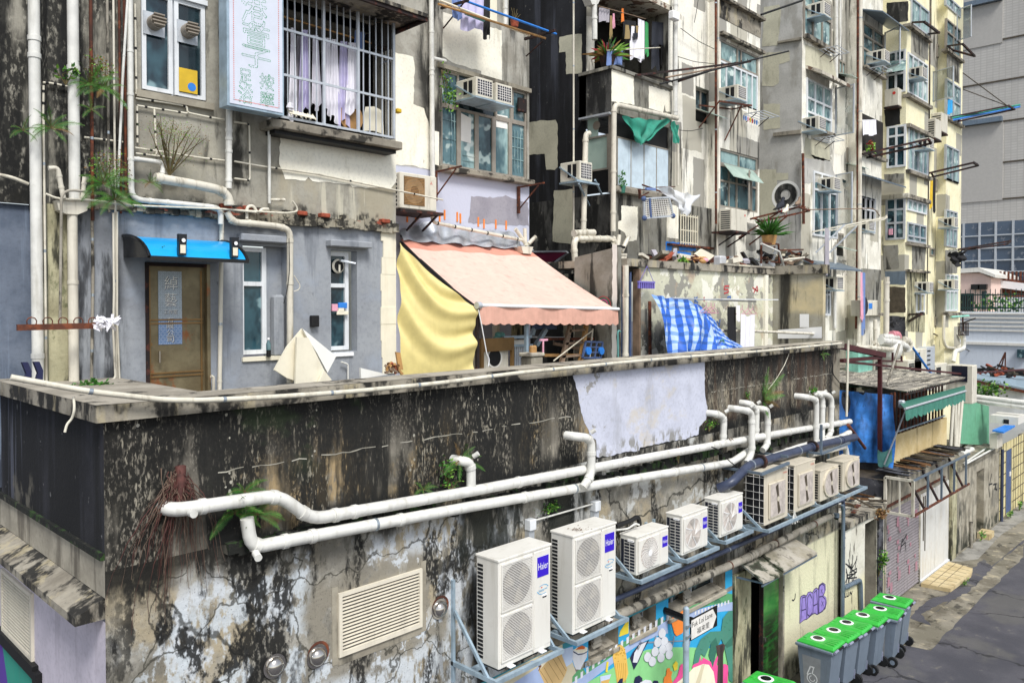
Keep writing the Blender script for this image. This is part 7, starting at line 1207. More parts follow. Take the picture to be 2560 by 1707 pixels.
cp('white downpipe framing the laundry balcony on the right',[(808,-300),(805,810)],.06,'pvc','D',10.35,(.3,.8,.97));cp('white pipe running under the balcony and down past the enclosure',[(820,830),(395,735),(378,760),(372,1568),(372,1620)],.058,'pvc_dirty','D',10.3,(.1,.3,.5,.75,.92));cp('white downpipe at the left of the laundry balcony',[(240,-100),(243,280)],.06,'pvc','D',10.9,(.15,.6));MB('pvc').prism(PY('D',10.85,(205,-20),(290,-20),(265,32),(225,32)),(0,.2,0)).build('rain_hopper',None,('white hopper at the upper left of the laundry balcony','hopper'))
cp('white pipe dropping beside the side air conditioner of the enclosure',[(205,935),(180,940),(172,1300),(165,1560),(160,1700)],.06,'pvc_dirty','D',10.75,(.1,.5,.8));cp('short fat horizontal pipe below the enclosure',[(80,805),(360,795)],.075,'pvc_dirty','g',10.45,(.6,));cp('long S-shaped pipe from the enclosure down behind the awning',[(640,880),(110,880),(80,960),(120,1440),(100,1500),(-60,1490)],.065,'pvc_dirty','g',10.4,(.1,.2,.35,.6,.8))
cp('slim white conduit down the black light well',[(95,-200),(95,1568),(85,2000)],.02,'pvc_dirty','D',10.95,(),.1,5)
hp=thing('rain_hopper','cream hopper with tangled inlets above the terrace shack','hopper',py_('g',10.2,735,1100));MB('pvc_dirty').prism(PY('g',10.2,(640,1105),(830,1110),(815,1170),(770,1205),(690,1200)),(0,.25,0)).build('box',hp);MB('pvc_dirty').prism(PY('g',10.18,(640,1085),(830,1085),(830,1108),(640,1105)),(0,.25,0)).build('stained_lip',hp);q=py_('g',10.25,732,1200);MB('pvc_dirty').tube([q,V((q.x,q.y,-2))],.055,12).build('downpipe',hp);m=MB('pvc_dirty')
for p0,p1 in(((700,1060),(650,900)),((745,1060),(850,850)),((690,1000),(720,830)),((620,960),(700,1040))):a,b=PY('g',10.3,p0,p1);m.tube([a,b],.05,10)
m.mat('black').tube(PY('g',10.22,(600,960),(640,1000),(720,985),(790,1000)),.03,8);m.build('inlet',hp)
cp('rusty pipe at the left edge of the window bay',[(1090,-200),(1092,1568)],.03,'rust','D',10.2,(),.1,4);cp('cream pipe beside the rusty one at the window bay',[(1108,-200),(1105,800),(1098,2600)],.03,'pvc_dirty','D',10.18,(.2,.5),.1,3);cp('thin pipe from the balcony corner down the cream wall',[(780,880),(825,900),(825,1300)],.03,'pvc_dirty','D',10.45,(.3,),.08)
wc=thing('security_camera','white box floodlight fixed on the white downpipe by the laundry balcony','lamp',py_('D',10.2,810,115));q=ROOT[wc.name];MB('white').rbox(q.x-.17,q.x+.1,q.y-.05,q.y+.1,q.z-.1,q.z+.1,.02).build('box',wc);MB('chrome').disc((q.x+.13,q.y-.06,q.z),(.4,-1,0),.07,14).build('lens',wc)
wac('window air conditioner on the side of the blue-panelled enclosure','D',10.55,140,1262,sc=(.95,1,1.15));m=MB('galv');a=py_('D',10.5,115,1265);m.beam(a,a+V((.75,0,0)),.04);m.beam(py_('D',10.5,130,1285),py_('D',10.9,205,1440),.035);m.beam(py_('D',10.5,245,1260),py_('D',10.9,318,1420),.035);m.build('unit_bracket',None,('grey strut bracket under the side air conditioner of the enclosure','bracket'))
gl3='laundry on the open balcony';D=lambda x,y,Y=10.75:py_('D',Y,x,y)
for P,Q,ln,mt,fo,tp,l in((D(440,140),D(530,150),.42,'cloth_black',2,0,'black square cloth on the open balcony'),(D(455,175),D(555,185),.3,'cloth_khaki',2,0,'khaki cloth behind the black one'),(D(545,130),D(590,150),.95,'cloth_white',2,.0,'white printed T-shirt hung on the open balcony'),(D(490,185),D(590,190),.75,'cloth_white',2,0,'body of the white T-shirt with blue print'),(D(595,150),D(622,165),.75,'cloth_green',1,.2,'narrow green garment by the white T-shirt'),(D(640,150),D(755,165),.55,'cloth_navy',2,.1,'navy top hung at the right of the balcony'),(D(640,240),D(700,250),.8,'cloth_navy',1,.2,'left navy trouser leg on the balcony'),(D(700,250),D(755,260),.75,'cloth_black',1,.3,'right dark trouser leg on the balcony'),(D(330,350,10.6),D(440,355,10.6),.33,'cloth_blue',3,0,'blue lettered T-shirt over the balcony rail'),(D(430,60),D(450,62),.3,'m_orange',2,.3,'small orange bag hung on the balcony'),(D(368,95),D(384,98),.32,'cloth_pink',2,.3,'small pink cloth on the balcony'),(D(350,110),D(366,112),.5,'cloth_khaki',2,.2,'long beige cloth on the balcony'),(D(275,55,10.8),D(350,60,10.8),.3,'cloth_grey',4,0,'row of grey smalls at the left of the balcony')):cloth('garment',l,P,Q,ln,mt,folds=fo,amp=.025,taper=tp,group=gl3,seed=len(l))
MB('cloth_navy').poly(PY('D',10.70,(510,235),(545,230),(545,265),(515,285))).build('shirt_print',bpy.data.objects.get('garment.003'))
pipe('rod','hanging rod under the balcony soffit','rod',[D(270,45),D(600,135)],.012,'woodgrey',None);pipe('rod','pale rod across the balcony above the rail','rod',[D(330,355,10.6),D(700,335,10.6)],.012,'conduit',None);m=MB('alu')
for i in range(6):z=5.3+i*.17;m.box(15.3,16.0,11.6,11.63,z,z+.11)
m.build('louvred_shutter',C_)
pb=thing('potted_plant','spiky red-green potted plant on the balcony corner','plant',py_('D',10.7,240,460));q=V((14.2,10.75,5.2));pb.location=q;ROOT[pb.name]=q;MB('iron').tube([q,q+V((0,0,.28))],[.13,.19],14).build('pot',pb);rr=random.Random(2);m=MB('leaf')
for k in range(70):
 a=rr.uniform(0,6.28);el_=rr.uniform(.1,1.3);d=V((math.cos(a)*math.cos(el_),math.sin(a)*math.cos(el_),math.sin(el_)));s_=d.cross(V((0,0,1))).normalized()*.016;L_=rr.uniform(.35,.65);b=q+V((0,0,.28));m.mat(rr.choice(('leaf','fern_brown','cloth_red','leaf_light')));m.add([b-s_,b+s_,b+d*L_*.6+s_*.8,b+d*L_+V((0,0,-.1)),b+d*L_*.6-s_*.8],[(0,1,2,3,4)])
m.build('leaves',pb)
def drape(name,label,c,Y,tl,tr,bl,br,mt,sag=.0,amp=.04,n=18,cat='tarp'):
 a,b,e,f_=PY(c,Y,tl,tr,bl,br);r=random.Random(len(label));ph=r.uniform(0,6)
 def fn(u,v):p=a.lerp(b,u).lerp(e.lerp(f_,u),v);return p+V((0,-.06-amp*math.sin(u*17+v*3+ph)-amp*.7*math.sin(u*9-v*8),-sag*math.sin(u*math.pi)*v*1.0-sag*.5*math.sin(u*math.pi)+amp*.5*math.sin(u*23+ph)))
 return MB(mt).grid(fn,n*2,n).build(name,None,(label,cat))
plain('rag_green','2f8f78',.7,var=.2,streak=.2,dirt='1f4a40');plain('plastic','dfe2e6',.3,var=.08,bump=.6);MATS['plastic'].node_tree.nodes['Principled BSDF'].inputs['Alpha'].default_value=.72
drape('tarp','torn green tarp hung across the top of the blue-panelled enclosure','D',10.35,(412,820),(770,838),(520,985),(590,985),'rag_green',.06,.04);drape('tarp','loose end of green tarp at the right of the enclosure','D',10.34,(770,850),(805,880),(778,1000),(818,1010),'rag_green',.0,.03,8)
drape('plastic_sheet','crumpled clear plastic sheet draped over drying poles','g',9.9,(1250,140),(1790,280),(1500,420),(1640,570),'plastic',.02,.05,20,'plastic sheet')
ck=thing('wire_cage','hinged wire drying cage with blue corners below the enclosure','drying cage',py_('g',9.8,1050,590));a,b,e,f_=PY('g',9.8,(1060,320),(1410,300),(1470,560),(1070,590));m=MB('alu')
for p0,p1 in((a,b),(b,e),(e,f_),(f_,a)):m.beam(p0,p1,.04)
m.build('frame',ck);m=MB('wire')
for i in range(1,12):m.beam(a.lerp(b,i/12),f_.lerp(e,i/12),.012)
for i in range(1,9):m.beam(a.lerp(f_,i/9),b.lerp(e,i/9),.012)
m.build('wires',ck);m=MB('doorblue')
for p0 in(a,f_,e):m.ball(p0,.06,8,6)
m.split('corner_cap',ck);MB('doorblue').beam(a.lerp(b,.2),f_.lerp(e,.2),.06).build('blue_bar',ck)
m=MB('rust');[m.beam(py_('g',10.0,*p0),py_('g',10.0,*p1),w_)for p0,p1,w_ in(((1040,125),(1380,250),.03),((1000,180),(1010,320),.05),((1020,290),(1130,230),.025),((980,190),(1260,200),.025),((1230,160),(1500,150),.02))];m.mat('cloth_blue').beam(py_('g',9.95,1090,180),py_('g',9.95,1220,190),.05);m.build('bracket',None,('rusty bracket and blue cord above the wire drying cage','bracket'))
pw=thing('potted_plant','green potted weed on the enclosure ledge','plant',py_('g',10.4,760,240));q=ROOT[pw.name];MB('m_palmdk').tube([q,q+V((0,0,.16))],[.06,.08],10).build('pot',pw);m=MB('leaf')
for k in range(40):a=R.uniform(0,6.28);b=q+V((R.uniform(-.12,.12),R.uniform(-.08,.08),R.uniform(.16,.5)));d=V((math.cos(a),-.3,math.sin(a)))*.06;s_=V((-d.z,0,d.x))*.4;m.add([b,b+d*.5+s_,b+d,b+d*.5-s_],[(0,1,2,3)])
m.build('leaves',pw)
def poles(name,label,c,ends,Yw,Yf,mat='iron',th=.035,cross=True):
 """drying-pole bracket: two arms running out from the wall with a toothed cross bar"""
 o=thing(name,label,'drying rack',py_(c,Yw,*ends[0]),'drying-pole brackets on the tenements');A,B=py_(c,Yw,*ends[0]),py_(c,Yf,*ends[1]);C2,D2=py_(c,Yw,*ends[2]),py_(c,Yf,*ends[3])
 MB(mat).beam(A,B,th).build('arm',o);MB(mat).beam(C2,D2,th).build('arm',o)
 if cross:
  MB(mat).beam(A.lerp(B,.08),C2.lerp(D2,.08),th*.8).build('inner_bar',o);m=MB(mat).beam(B,D2,th*.9)
  for k in range(6):p=B.lerp(D2,(k+.5)/6);m.beam(p,p+V((0,0,.08)),.014)
  m.build('toothed_bar',o)
 return o
poles('pole_bracket','long black drying-pole bracket reaching out from the laundry balcony','D',((525,530),(1335,432),(785,585),(1060,492)),10.45,9.6,'iron',.045);pipe('pole','thin black pole tipped with yellow cord above the long bracket','pole',[py_('D',9.75,700,590),py_('D',9.1,1330,425),py_('D',8.7,1600,360)],.02,'black',None,.05);pipe('pole','pale bamboo pole lying on the long balcony bracket','pole',[py_('D',9.9,740,545),py_('D',9.6,1300,440)],.02,'woodgrey',None,.05);pipe('pole','long black pole from the upper bay corner toward the grey side wall','pole',[py_('E',10.0,120,105),py_('E',9.5,410,5)],.03,'black',None,.05)
for k,(a,b,l)in enumerate((((845,200),(1090,350),'thin cable sagging from the balcony downpipe'),((800,390),(1090,450),'second thin cable under the balcony downpipe'),((820,910),(1000,900),'grey rod below the small tilted window'),((970,-20),(940,160),'cable loop on the cream wall'))):pipe('cable',l,'cable',[py_('D',10.45,*a),py_('D',10.45,(a[0]+b[0])/2,(a[1]+b[1])/2+15),py_('D',10.45,*b)],.008,'black',None,.2)
# terrace shack
grime('shackwall','d3d2bb','c6c5ad',[('8f8d84',.95,[(1.5,.52,.54)],None),('6f6d66',.9,[((2.5,2.5,1.5),.46,.54)],('x',12.3,14.6,None,.05,.15,.3)),('b7a088',.6,[(2.2,.56,.64)],None),('e5e3d6',.9,[((1.4,1.4,1.4),.56,.57)],None)],bump=.4)
grime('wing','a6a294','96917f',[('d8c79c',.8,[(1,.3,.6)],('y',None,8.35,-.2,.5,.1,.2)),('121210',.93,[((4,4,.4),.40,.52)],('y',8.22,8.5,None,None,.06,.05)),('2a2823',.8,[((4,4,.6),.54,.66)],None)],bump=.3)
plain('scrawl_red','b8474a',.7);plain('scrawl_blue','4a6fb0',.7);YS=8.66;S_=thing('terrace_shack','peeling pistachio terrace shack with mouldy flat roof and scribbled wall','building',(15,YS,-2));m=MB('shackwall').wall(12.42,17.95,-2,.72,YS);m.mat('woodgrey').box(12.37,12.42,YS-.05,YS+.1,-2,.66);m.mat('wing').poly([(17.95,YS,-2),(17.95,7.45,-2),(17.95,7.45,.72),(17.95,YS,.72)]);m.poly([(17.95,7.45,-2),(18.1,7.45,-2),(18.1,7.45,.72),(17.95,7.45,.72)]);m.mat('cream').box(17.45,17.6,YS-.06,YS,-2,.68)
m.mat('white');[m.poly(px_('I',17.945,*p)for p in q)if 0 else m.poly([px_('I',17.945,*p)for p in q])for q in([(1505,1040),(1575,1040),(1575,1140),(1505,1140)],[(1340,1160),(1672,1135),(1672,1222),(1340,1225)])]
m.mat('foam').poly([(12.05,10.2,-2),(12.42,10.2,-2),(12.42,10.2,.6),(12.05,10.2,.6)]);m.mat('black').poly([(11.95,10.0,-2),(12.12,10.0,-2),(12.12,10.0,.6),(11.95,10.0,.6)]);m.mat('greyC').poly(jag([V((11.84,8.72,-2)),V((11.84,8.72,1.05)),V((11.84,9.75,.9)),V((11.84,9.75,-2))],.0,9));m.poly([(11.84,8.72,-2),(11.95,8.72,-2),(11.95,8.72,1.05),(11.84,8.72,1.05)]);m.mat('foamwhite').poly(jag([V((11.835,8.74,-1.9)),V((11.835,8.74,1.1)),V((11.835,8.84,1.1)),V((11.835,8.85,-1.9))],.012,.1));c=px_('H',11.83,1535,850)
[m.mat(t_).ring(c,(-1,0,0),r_,r_+.018,26)for r_,t_ in((.10,'m_pink'),(.13,'m_dkgreen'),(.16,'scrawl_red'))]
m.build('wall',S_)
m=MB('capside').box(11.96,18.2,8.6,10.6,.70,.84);m.box(17.9,18.2,7.4,8.6,.70,.90);m.build('roof',S_);MB('cap').box(15.5,18.2,8.58,8.7,.84,.88).build('roof_edge',S_)
g=MB('gr_line');Yg=YS-.006
for mt,qs in(('scrawl_red',([(975,830),(940,830),(935,855),(965,855),(970,875),(935,885)],[(1150,840),(1190,870),(1185,830),(1160,880)])),('scrawl_blue',([(715,910),(715,955)],[(735,910),(715,935),(740,955)],[(860,1080),(870,1120),(885,1095),(900,1130),(905,1080)],[(960,915),(985,905),(985,930)],[(500,950),(520,930),(530,960)])),('scrawl_red',([(785,910),(785,945)],[(640,1050),(660,1080),(650,1110)]))):
 for q in qs:g=MB(mt);stroke(q,.035,mt,'I');g.build('scribble',S_)
for c_ in():pass
pipe('drain_pipe','tall cream downpipe standing at the left edge of the terrace shack','pipe',[V((11.78,8.5,.7)),V((11.78,8.5,-2))],.055,'pvc_dirty',None,.1,(.2,.6,.85));MB('doorblue').box(12.2,12.24,8.7,9.3,-2,.6).build('open_door',S_);MB('rust').beam((12.62,8.55,.05),(12.58,8.5,-1.5),.07,.03).build('plank',None,('dark brown plank leaning at the shack door','plank'))
plain('tarpblue','2b62c4',.35,var=.15,bump=.2);plain('tarpstripe','a9bfdc',.4,var=.08);plain('tarpmid','6f95d0',.4);plain('tarpdeep','22509c',.35)
def btarp(u,v):
 top=[V((12.3,8.3,.18)),V((12.75,8.3,.12)),V((13.3,8.25,.12)),V((13.75,8.2,0)),V((14.1,8.1,-.25)),V((14.4,8.0,-.55)),V((14.8,7.9,-.86))];i=min(5,int(u*6));t=u*6-i;p=top[i].lerp(top[i+1],t);bot=V((12.05+2.9*u,7.75,-1.15));q_=p.lerp(bot,v)
 return q_+V((.02*math.sin(v*6+u*20),-.10*math.sin(math.pi*v)-.035*math.sin(u*34+v*3)*(.3+v)-.015*math.sin(u*63-v*4)-.035*math.sin(u*13+v*7),-.012*math.sin(u*44)))
m=MB('tarpblue');nu,nv=220,70;P=[btarp(i/nu,j/nv)for j in range(nv+1)for i in range(nu+1)]
for j in range(nv):
 for i in range(nu):
  k=(i/nu*10+j/nv*1.8)if i<nu*.5+j*.5 else(j/nv*8+i/nu*3);s2=((j/nv*8 if i/nu<.42+.2*j/nv else i/nu*16)%1)<.35;m.mat(('tarpmid' if s2 else 'tarpstripe')if(k%1)<.45 else('tarpdeep' if s2 else 'tarpblue'));a=j*(nu+1)+i;m.add([P[a],P[a+1],P[a+nu+2],P[a+nu+1]],[(0,1,2,3)],True)
m.build('tarp',None,('blue and white striped tarp draped over goods on the terrace','tarp'))
dl3=thing('drying_shelf','flat white board and rail carrying hangers before the shack wall','drying rack',(15,8.0,.08));m=MB('alu_white').prism(PZ('I',.105,(760,936),(1200,920),(1318,926),(1225,942)),(0,0,.015))if 0 else MB('alu_white').box(14.2,16.65,7.9,8.25,.085,.105);m.build('board',dl3);MB('alu').cyl((12.7,8.1,.11),(15.8,8.0,.05),.014,8).build('rail',dl3)
def hanger(label,c,w_=.2,mt='cloth_pink'):
 m=MB(mt);m.tube([c+V((0,0,.08)),c+V((.015,0,.05)),c,c+V((w_,0.02,-.1)),c+V((w_,.02,-.115)),c+V((-w_,.02,-.115)),c+V((-w_,0.02,-.1)),c],.007,5);return m.build('hanger',None,(label,'hanger','pink hangers on the terrace rail'))
for k,(x,y)in enumerate(((800,985),(835,985),(860,990),(1070,1000),(1115,1000),(1150,1000))):hanger(('leftmost pink hanger on the terrace rail','second pink hanger from the left on the terrace rail','pink hanger just right of the striped tarp top','pink hanger left of the white dress strap','pink hanger holding the white dress','rightmost pink hanger on the terrace rail')[k],py_('I',8.0,x,y))
cloth('garment','long black dress hung on the terrace rail',py_('I',7.95,960,985),py_('I',7.95,1025,985),.95,'cloth_black',folds=2,amp=.02,seed=61);cloth('garment','white sleeveless dress hung on the terrace rail',py_('I',7.93,1060,1040),py_('I',7.93,1165,1045),.75,'cloth_white',folds=3,amp=.02,seed=62,neck=.05);cloth('garment','small white cloth between the black and white dresses',py_('I',7.9,1030,975),py_('I',7.9,1055,975),.32,'cloth_white',folds=1,amp=.01,seed=63)
pg=thing('peg_hanger','small purple round peg hanger under the shack eaves','hanger',py_('I',8.5,355,800));q=ROOT[pg.name];plain('purple','7a6fc0',.5);m=MB('purple').beam(q+V((-.3,0,0)),q+V((.25,0,.0)),.03);m.tube([q+V((-.25,0,0)),q+V((0,0,.3)),q+V((.22,0,0))],.006,4);m.build('bar',pg);m=MB('purple')
for k in range(8):m.box(q.x-.28+k*.07,q.x-.25+k*.07,q.y-.01,q.y+.02,q.z-.12,q.z-.015)
m.build('pegs',pg)
pipe('conduit','white pipe along the wing wall above the coping','pipe',[py_('I',8.1,870,1165),py_('I',8.0,1180,1170),py_('I',7.6,1690,1192)],.03,'pvc_dirty',None,.1,(.4,.7));pipe('hose','turquoise hook-ended pipe behind the striped tarp','pipe',PY('I',7.8,(925,1290),(935,1240),(925,1232),(908,1240)),.016,'greentarp',None,.04);pipe('hose','turquoise hook-ended pipe by the awning end','pipe',PY('f',8.3,(2260,820),(2255,430),(2275,410),(2295,430)),.016,'greentarp',None,.04)
rr=random.Random(12);m=MB('foam')
for k in range(46):
 x=rr.uniform(13.6,17.9);y=rr.uniform(8.75,9.6);m.mat(rr.choice(('foam','woodgrey','brick','cloth_grey','black','casing_old','rust','concrete')));c=V((x,y,.86+rr.uniform(0,.2)));d=V((rr.uniform(-1,1),rr.uniform(-.5,.5),rr.uniform(-.2,.3))).normalized()*rr.uniform(.1,.35);m.beam(c-d,c+d,rr.uniform(.03,.16),rr.uniform(.02,.1))
m.build('rubbish_heap',None,('mixed rubbish piled on the shack roof','rubbish'));MB('foam').prism(PY('I',9.0,(720,590),(770,550),(865,600),(800,655)),(0,.05,0)).build('cardboard',None,('tilted cream cardboard sheet on the shack roof','cardboard'));m=MB('wood');c=py_('I',8.9,735,645);[m.ball(c+V((R.uniform(-.3,.3),R.uniform(-.1,.1),R.uniform(-.06,.08))),R.uniform(.05,.10),7,5,(1.6,.8,.6))for _ in range(8)];m.mat('cloth_pink').ball(c+V((.15,-.1,.03)),.07,8,6,(1.5,.8,.7));m.build('sack_pile',None,('crumpled brown sacks and pink cloth on the shack roof','sack'));leafy('potted_plant','bright green leafy plant at the left of the roof rubbish',py_('I',8.85,630,645),(.22,.1,.1),120,.08,'leaf_light','leaf','plant',71);MB('plastic').rbox(*[py_('I',9.0,915,0).x,py_('I',9.0,960,0).x],9.0,9.2,.86,py_('I',9.0,915,600).z,.03).build('plastic_bag',None,('white plastic bag standing on the shack roof','bag'))
al=thing('potted_plant','large aloe in a clay pot on the cluttered ledge by the grey side wall','plant',py_('I',9.6,1275,535));q=ROOT[al.name];MB('wood').tube([q+V((0,0,.05)),q+V((0,0,.3))],[.15,.2],16).build('pot',al);m=MB('leaf')
for k in range(60):a=rr.uniform(0,6.28);e_=rr.uniform(.15,1.2);d=V((math.cos(a)*math.cos(e_),math.sin(a)*math.cos(e_),math.sin(e_)));s_=d.cross(V((0,0,1))).normalized()*.04;b=q+V((0,0,.3));L_=rr.uniform(.4,.75);m.mat(rr.choice(('leaf','leaf','fern')));m.add([b-s_,b+s_,b+d*L_*.6+s_*.7,b+d*L_+V((0,0,-.08)),b+d*L_*.6-s_*.7],[(0,1,2,3,4)])
m.build('leaves',al);m=MB('rust');[m.beam(py_('I',9.5,*p0),py_('I',9.5,*p1),.04)for p0,p1 in(((1210,505),(1345,515)),((1345,515),(1350,660)),((1345,560),(1530,555)),((1215,510),(1215,660)))];m.mat('pvc').tube(PY('I',9.4,(1215,510),(1350,570),(1385,680)),.03,8);m.mat('pvc_dirty').tube(PY('I',9.3,(1380,635),(1540,615)),.03,8);m.build('pot_stand',None,('rusty stand with loose pipes under the aloe pot','stand'));m=MB('woodgrey')
for k in range(40):c=py_('I',9.9,1215+rr.random()*310,590+rr.random()*70);m.mat(rr.choice(('woodgrey','black','concrete','rust','alu','foam')));d=V((rr.uniform(-1,1),rr.uniform(-.4,.4),rr.uniform(-.3,.3))).normalized()*rr.uniform(.1,.4);m.beam(c-d,c+d,rr.uniform(.03,.15),rr.uniform(.02,.08))
m.build('rubbish_heap',None,('dark timber and metal scraps on the ledge below the aloe','rubbish'));
# block D
grime('sideD','bfbdb6','b1afa8',[('8b877c',.6,[((1.2,1.2,.6),.5,.62)],None),('3a3832',.7,[((5,5,.6),.62,.7)],None)],bump=.25)
grime('wallD','b4b1a5','a6a295',[('f3efe2',.97,[('B',.8,1.5,.45)],None),('b9b5a5',.97,[('B',.5,.8,.8)],None),('6d695c',.6,[((5,5,.3),.52,.66)],None),('1d1b17',.9,[((5,5,.35),.56,.66)],None)],bump=.25)
grime('bayD','f2eee0','dedacb',[('b0ab9a',.9,[('B',.8,1.1,.7)],None),('8f8a78',.6,[((2.4,2.4,.9),.54,.64)],None),('24221d',.85,[((5,5,.45),.56,.66)],None)],bump=.25)
grime('wallE','f4edca','ebe3bb',[('a5a298',.97,[('B',.9,1.6,.75)],None),('5d5a50',.6,[((5,5,.35),.56,.68)],None),('1b1a16',.9,[((5,5,.35),.57,.66)],None)],bump=.25)
grime('bayE','f4edca','ece4bd',[('9d9a90',.9,[('B',.8,.9,.82)],None),('22201a',.8,[((6,6,.6),.62,.7)],None)],bump=.25)
def block(name,label,X0,segs,ztop,wm,sm,zb=GZ):
 """street block: segs = (x0, x1, y) steps of the front; the face toward the viewer is its -X side"""
 o=thing(name,label,'building',(X0,segs[0][2],zb));m=MB(wm);py0=15
 for i,(a,b,y,mt)in enumerate(segs):
  m.mat(mt).wall(a,b,zb,ztop,y)
  if i and y!=segs[i-1][2]:m.poly([(a,max(y,segs[i-1][2]),zb),(a,min(y,segs[i-1][2]),zb),(a,min(y,segs[i-1][2]),ztop),(a,max(y,segs[i-1][2]),ztop)])
 a,b,y,mt=segs[0];m.mat(sm).poly([(a,15,zb),(a,y,zb),(a,y,ztop),(a,15,ztop)])
 return o,m
XD=22.5;D_,m=block('grey_tenement','patched grey tenement with bays, third along the lane',XD,[(XD,24.45,10.0,'bayD'),(24.45,26.85,10.35,'wallD'),(26.85,29.0,10.0,'bayD'),(29.0,29.9,10.5,'wallD')],16,'wallD','sideD')
xx=XD-.006;m.mat('patchgrey');PD=lambda c,*p:[px_(c,xx,*q)for q in p]
for q in(PD('i',(165,60),(290,40),(310,90),(285,330),(280,380),(150,390),(160,230)),PD('i',(160,440),(380,430),(380,505),(290,535),(290,690),(245,720),(150,715)),PD('h',(145,0),(270,0),(270,180),(145,195)),PD('h',(110,490),(240,487),(240,515),(330,515),(330,565),(245,570),(240,880),(110,860))):m.poly(jag(q,.012,.1))
m.mat('foamwhite').ring(px_('h',xx-.004,312,685),(-1,0,0),.36,.44,28);m.mat('sideC').ring(px_('h',xx-.004,310,680),(-1,0,0),.15,.34,20);m.mat('concrete').prism([px_('i',XD,285,350),px_('i',XD,480,315),px_('i',XD,480,335),px_('i',XD,285,365)],(-.08,0,0));m.prism([px_('h',XD,225,220),px_('h',XD,430,195),px_('h',XD,430,225),px_('h',XD,225,245)],(-.08,0,0))
yd=9.996
for c,q,mt in(('i',((510,365),(735,470),(770,650),(510,560)),'patchgrey'),('h',((460,250),(640,300),(640,430),(440,400)),'patchgrey'),('h',((440,365),(640,420),(690,560),(440,600)),'sideD')):m.mat(mt).poly(jag(PY(c,yd,*q),.02,.12))
m.mat('cream');yw=10.345
for c,q in(('E',((650,590),(710,600),(710,900),(655,890))),('E',((735,560),(790,560),(785,810),(730,790),(730,680))),('E',((640,930),(735,950),(735,1010),(690,1090),(635,1080))),('E',((685,1190),(780,1215),(780,1350),(690,1310))),('J',((310,20),(420,60),(410,130),(310,90))),('J',((280,235),(420,245),(420,400),(285,390))),('J',((275,740),(380,760),(385,1150),(270,1180)))):m.poly(jag(PY(c,yw,*q),.02,.1))
m.build('wall',D_)
def wins(par,data):
 for c,Y,xl,yt,yb,xr,cols,rows,fm,gm in data:q=rY(c,Y,xl,yt,yb,xr);win(par,Y,q[0],q[1],q[2],q[3],cols,rows,.06,fm,gm,.05,dep=.09)
T3=(.33,.66);H2=(.5,);Q4=(.25,.5,.75)
wins(D_,[('E',10.0,412,-90,262,606,T3,(.62,),'alu_brown','glass_pale'),('E',10.0,432,545,905,608,T3,(.35,.62),'alu_white','glass_pale'),('E',10.0,480,1195,1650,650,T3,(.72,),'alu_white','glass'),('j',10.0,465,505,815,512,H2,(.45,),'alu_white','glass_blue'),('E',10.35,655,415,515,705,H2,(),'alu_brown','glass_pale'),('E',10.35,716,1035,1140,766,H2,(),'alu_brown','glass_pale'),('J',10.35,278,430,525,320,H2,(),'alu_brown','glass_pale'),('J',10.35,340,1070,1160,400,H2,(),'alu_brown','glass'),('E',10.0,825,150,470,972,H2,(.42,.72),'alu_brown','glass'),('E',10.0,815,1370,1590,915,T3,(.6,),'alu_white','glass'),('J',10.0,455,150,420,560,T3,(),'alu_white','glass')])
m=MB('black')
for c,Y,xl,yt,yb,xr in(('E',10.345,655,515,590,708),('E',10.345,716,1145,1205,768),('J',10.345,278,530,600,325)):q=rY(c,Y,xl,yt,yb,xr);m.poly([(q[0],Y,q[2]),(q[1],Y,q[2]),(q[1],Y,q[3]),(q[0],Y,q[3])]);MB('glass_milk').prism([(q[0],Y,q[3]),(q[1],Y,q[3]),(q[1]+.1,Y-.45,q[3]-.15),(q[0],Y-.45,q[3]-.15)],(0,0,.02)).build('tilted_pane',D_)
m.split('opening',D_)
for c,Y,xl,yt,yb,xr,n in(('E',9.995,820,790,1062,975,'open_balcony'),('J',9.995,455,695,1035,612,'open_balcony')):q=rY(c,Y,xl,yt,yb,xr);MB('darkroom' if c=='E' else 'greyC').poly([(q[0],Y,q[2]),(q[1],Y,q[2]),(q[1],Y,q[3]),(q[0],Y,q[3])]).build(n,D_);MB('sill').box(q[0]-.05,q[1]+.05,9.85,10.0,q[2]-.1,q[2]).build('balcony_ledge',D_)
for c,xl,yt,xr,dz,dep,mt in(('E',430,480,650,.1,.5,'soffit'),('E',412,270,606,.12,.15,'sill'),('E',800,1215,1010,.05,.6,'pipe_steel'),('E',818,70,1010,.04,.7,'pipe_steel'),('j',335,455,580,.05,.7,'pipe_steel'),('E',825,480,975,.1,.15,'sill'),('E',430,905,600,.1,.2,'sill')):a=py_(c,10,xl,yt);b=py_(c,10,xr,yt);MB(mt).prism([(a.x,10.0,a.z),(b.x,10.0,a.z),(b.x,10-dep,a.z-.25*(dep>.4)),(a.x,10-dep,a.z-.25*(dep>.4))],(0,0,dz)).build('canopy' if dep>.4 else 'ledge',D_)
for h,x,w_,hh,a in((py_('E',9.97,640,955),-1,.6,1.5,80),(py_('E',9.97,985,490),-1,.7,1.3,60),(py_('J',9.97,270,375),-1,.6,1.6,70)):sash(D_,h,x,w_,hh,'alu','glass_clear',a)
SC1=(1.1,1.1,1.1)
for l,c,Y,x,y in(('window air conditioner at the top of the grey tenement\'s first bay','E',9.5,560,100),('window air conditioner in the middle of the grey tenement\'s first bay','E',9.5,525,905),('window air conditioner under a sheet hood on the grey tenement','E',9.5,630,1330),('window air conditioner low on the grey tenement beside the shack wing','j',9.5,560,645),('window air conditioner by the open sash of the grey tenement\'s second bay','E',9.4,985,425),('window air conditioner low on the grey tenement\'s second bay','J',9.6,520,415)):wac(l,c,Y,x,y,sc=SC1)
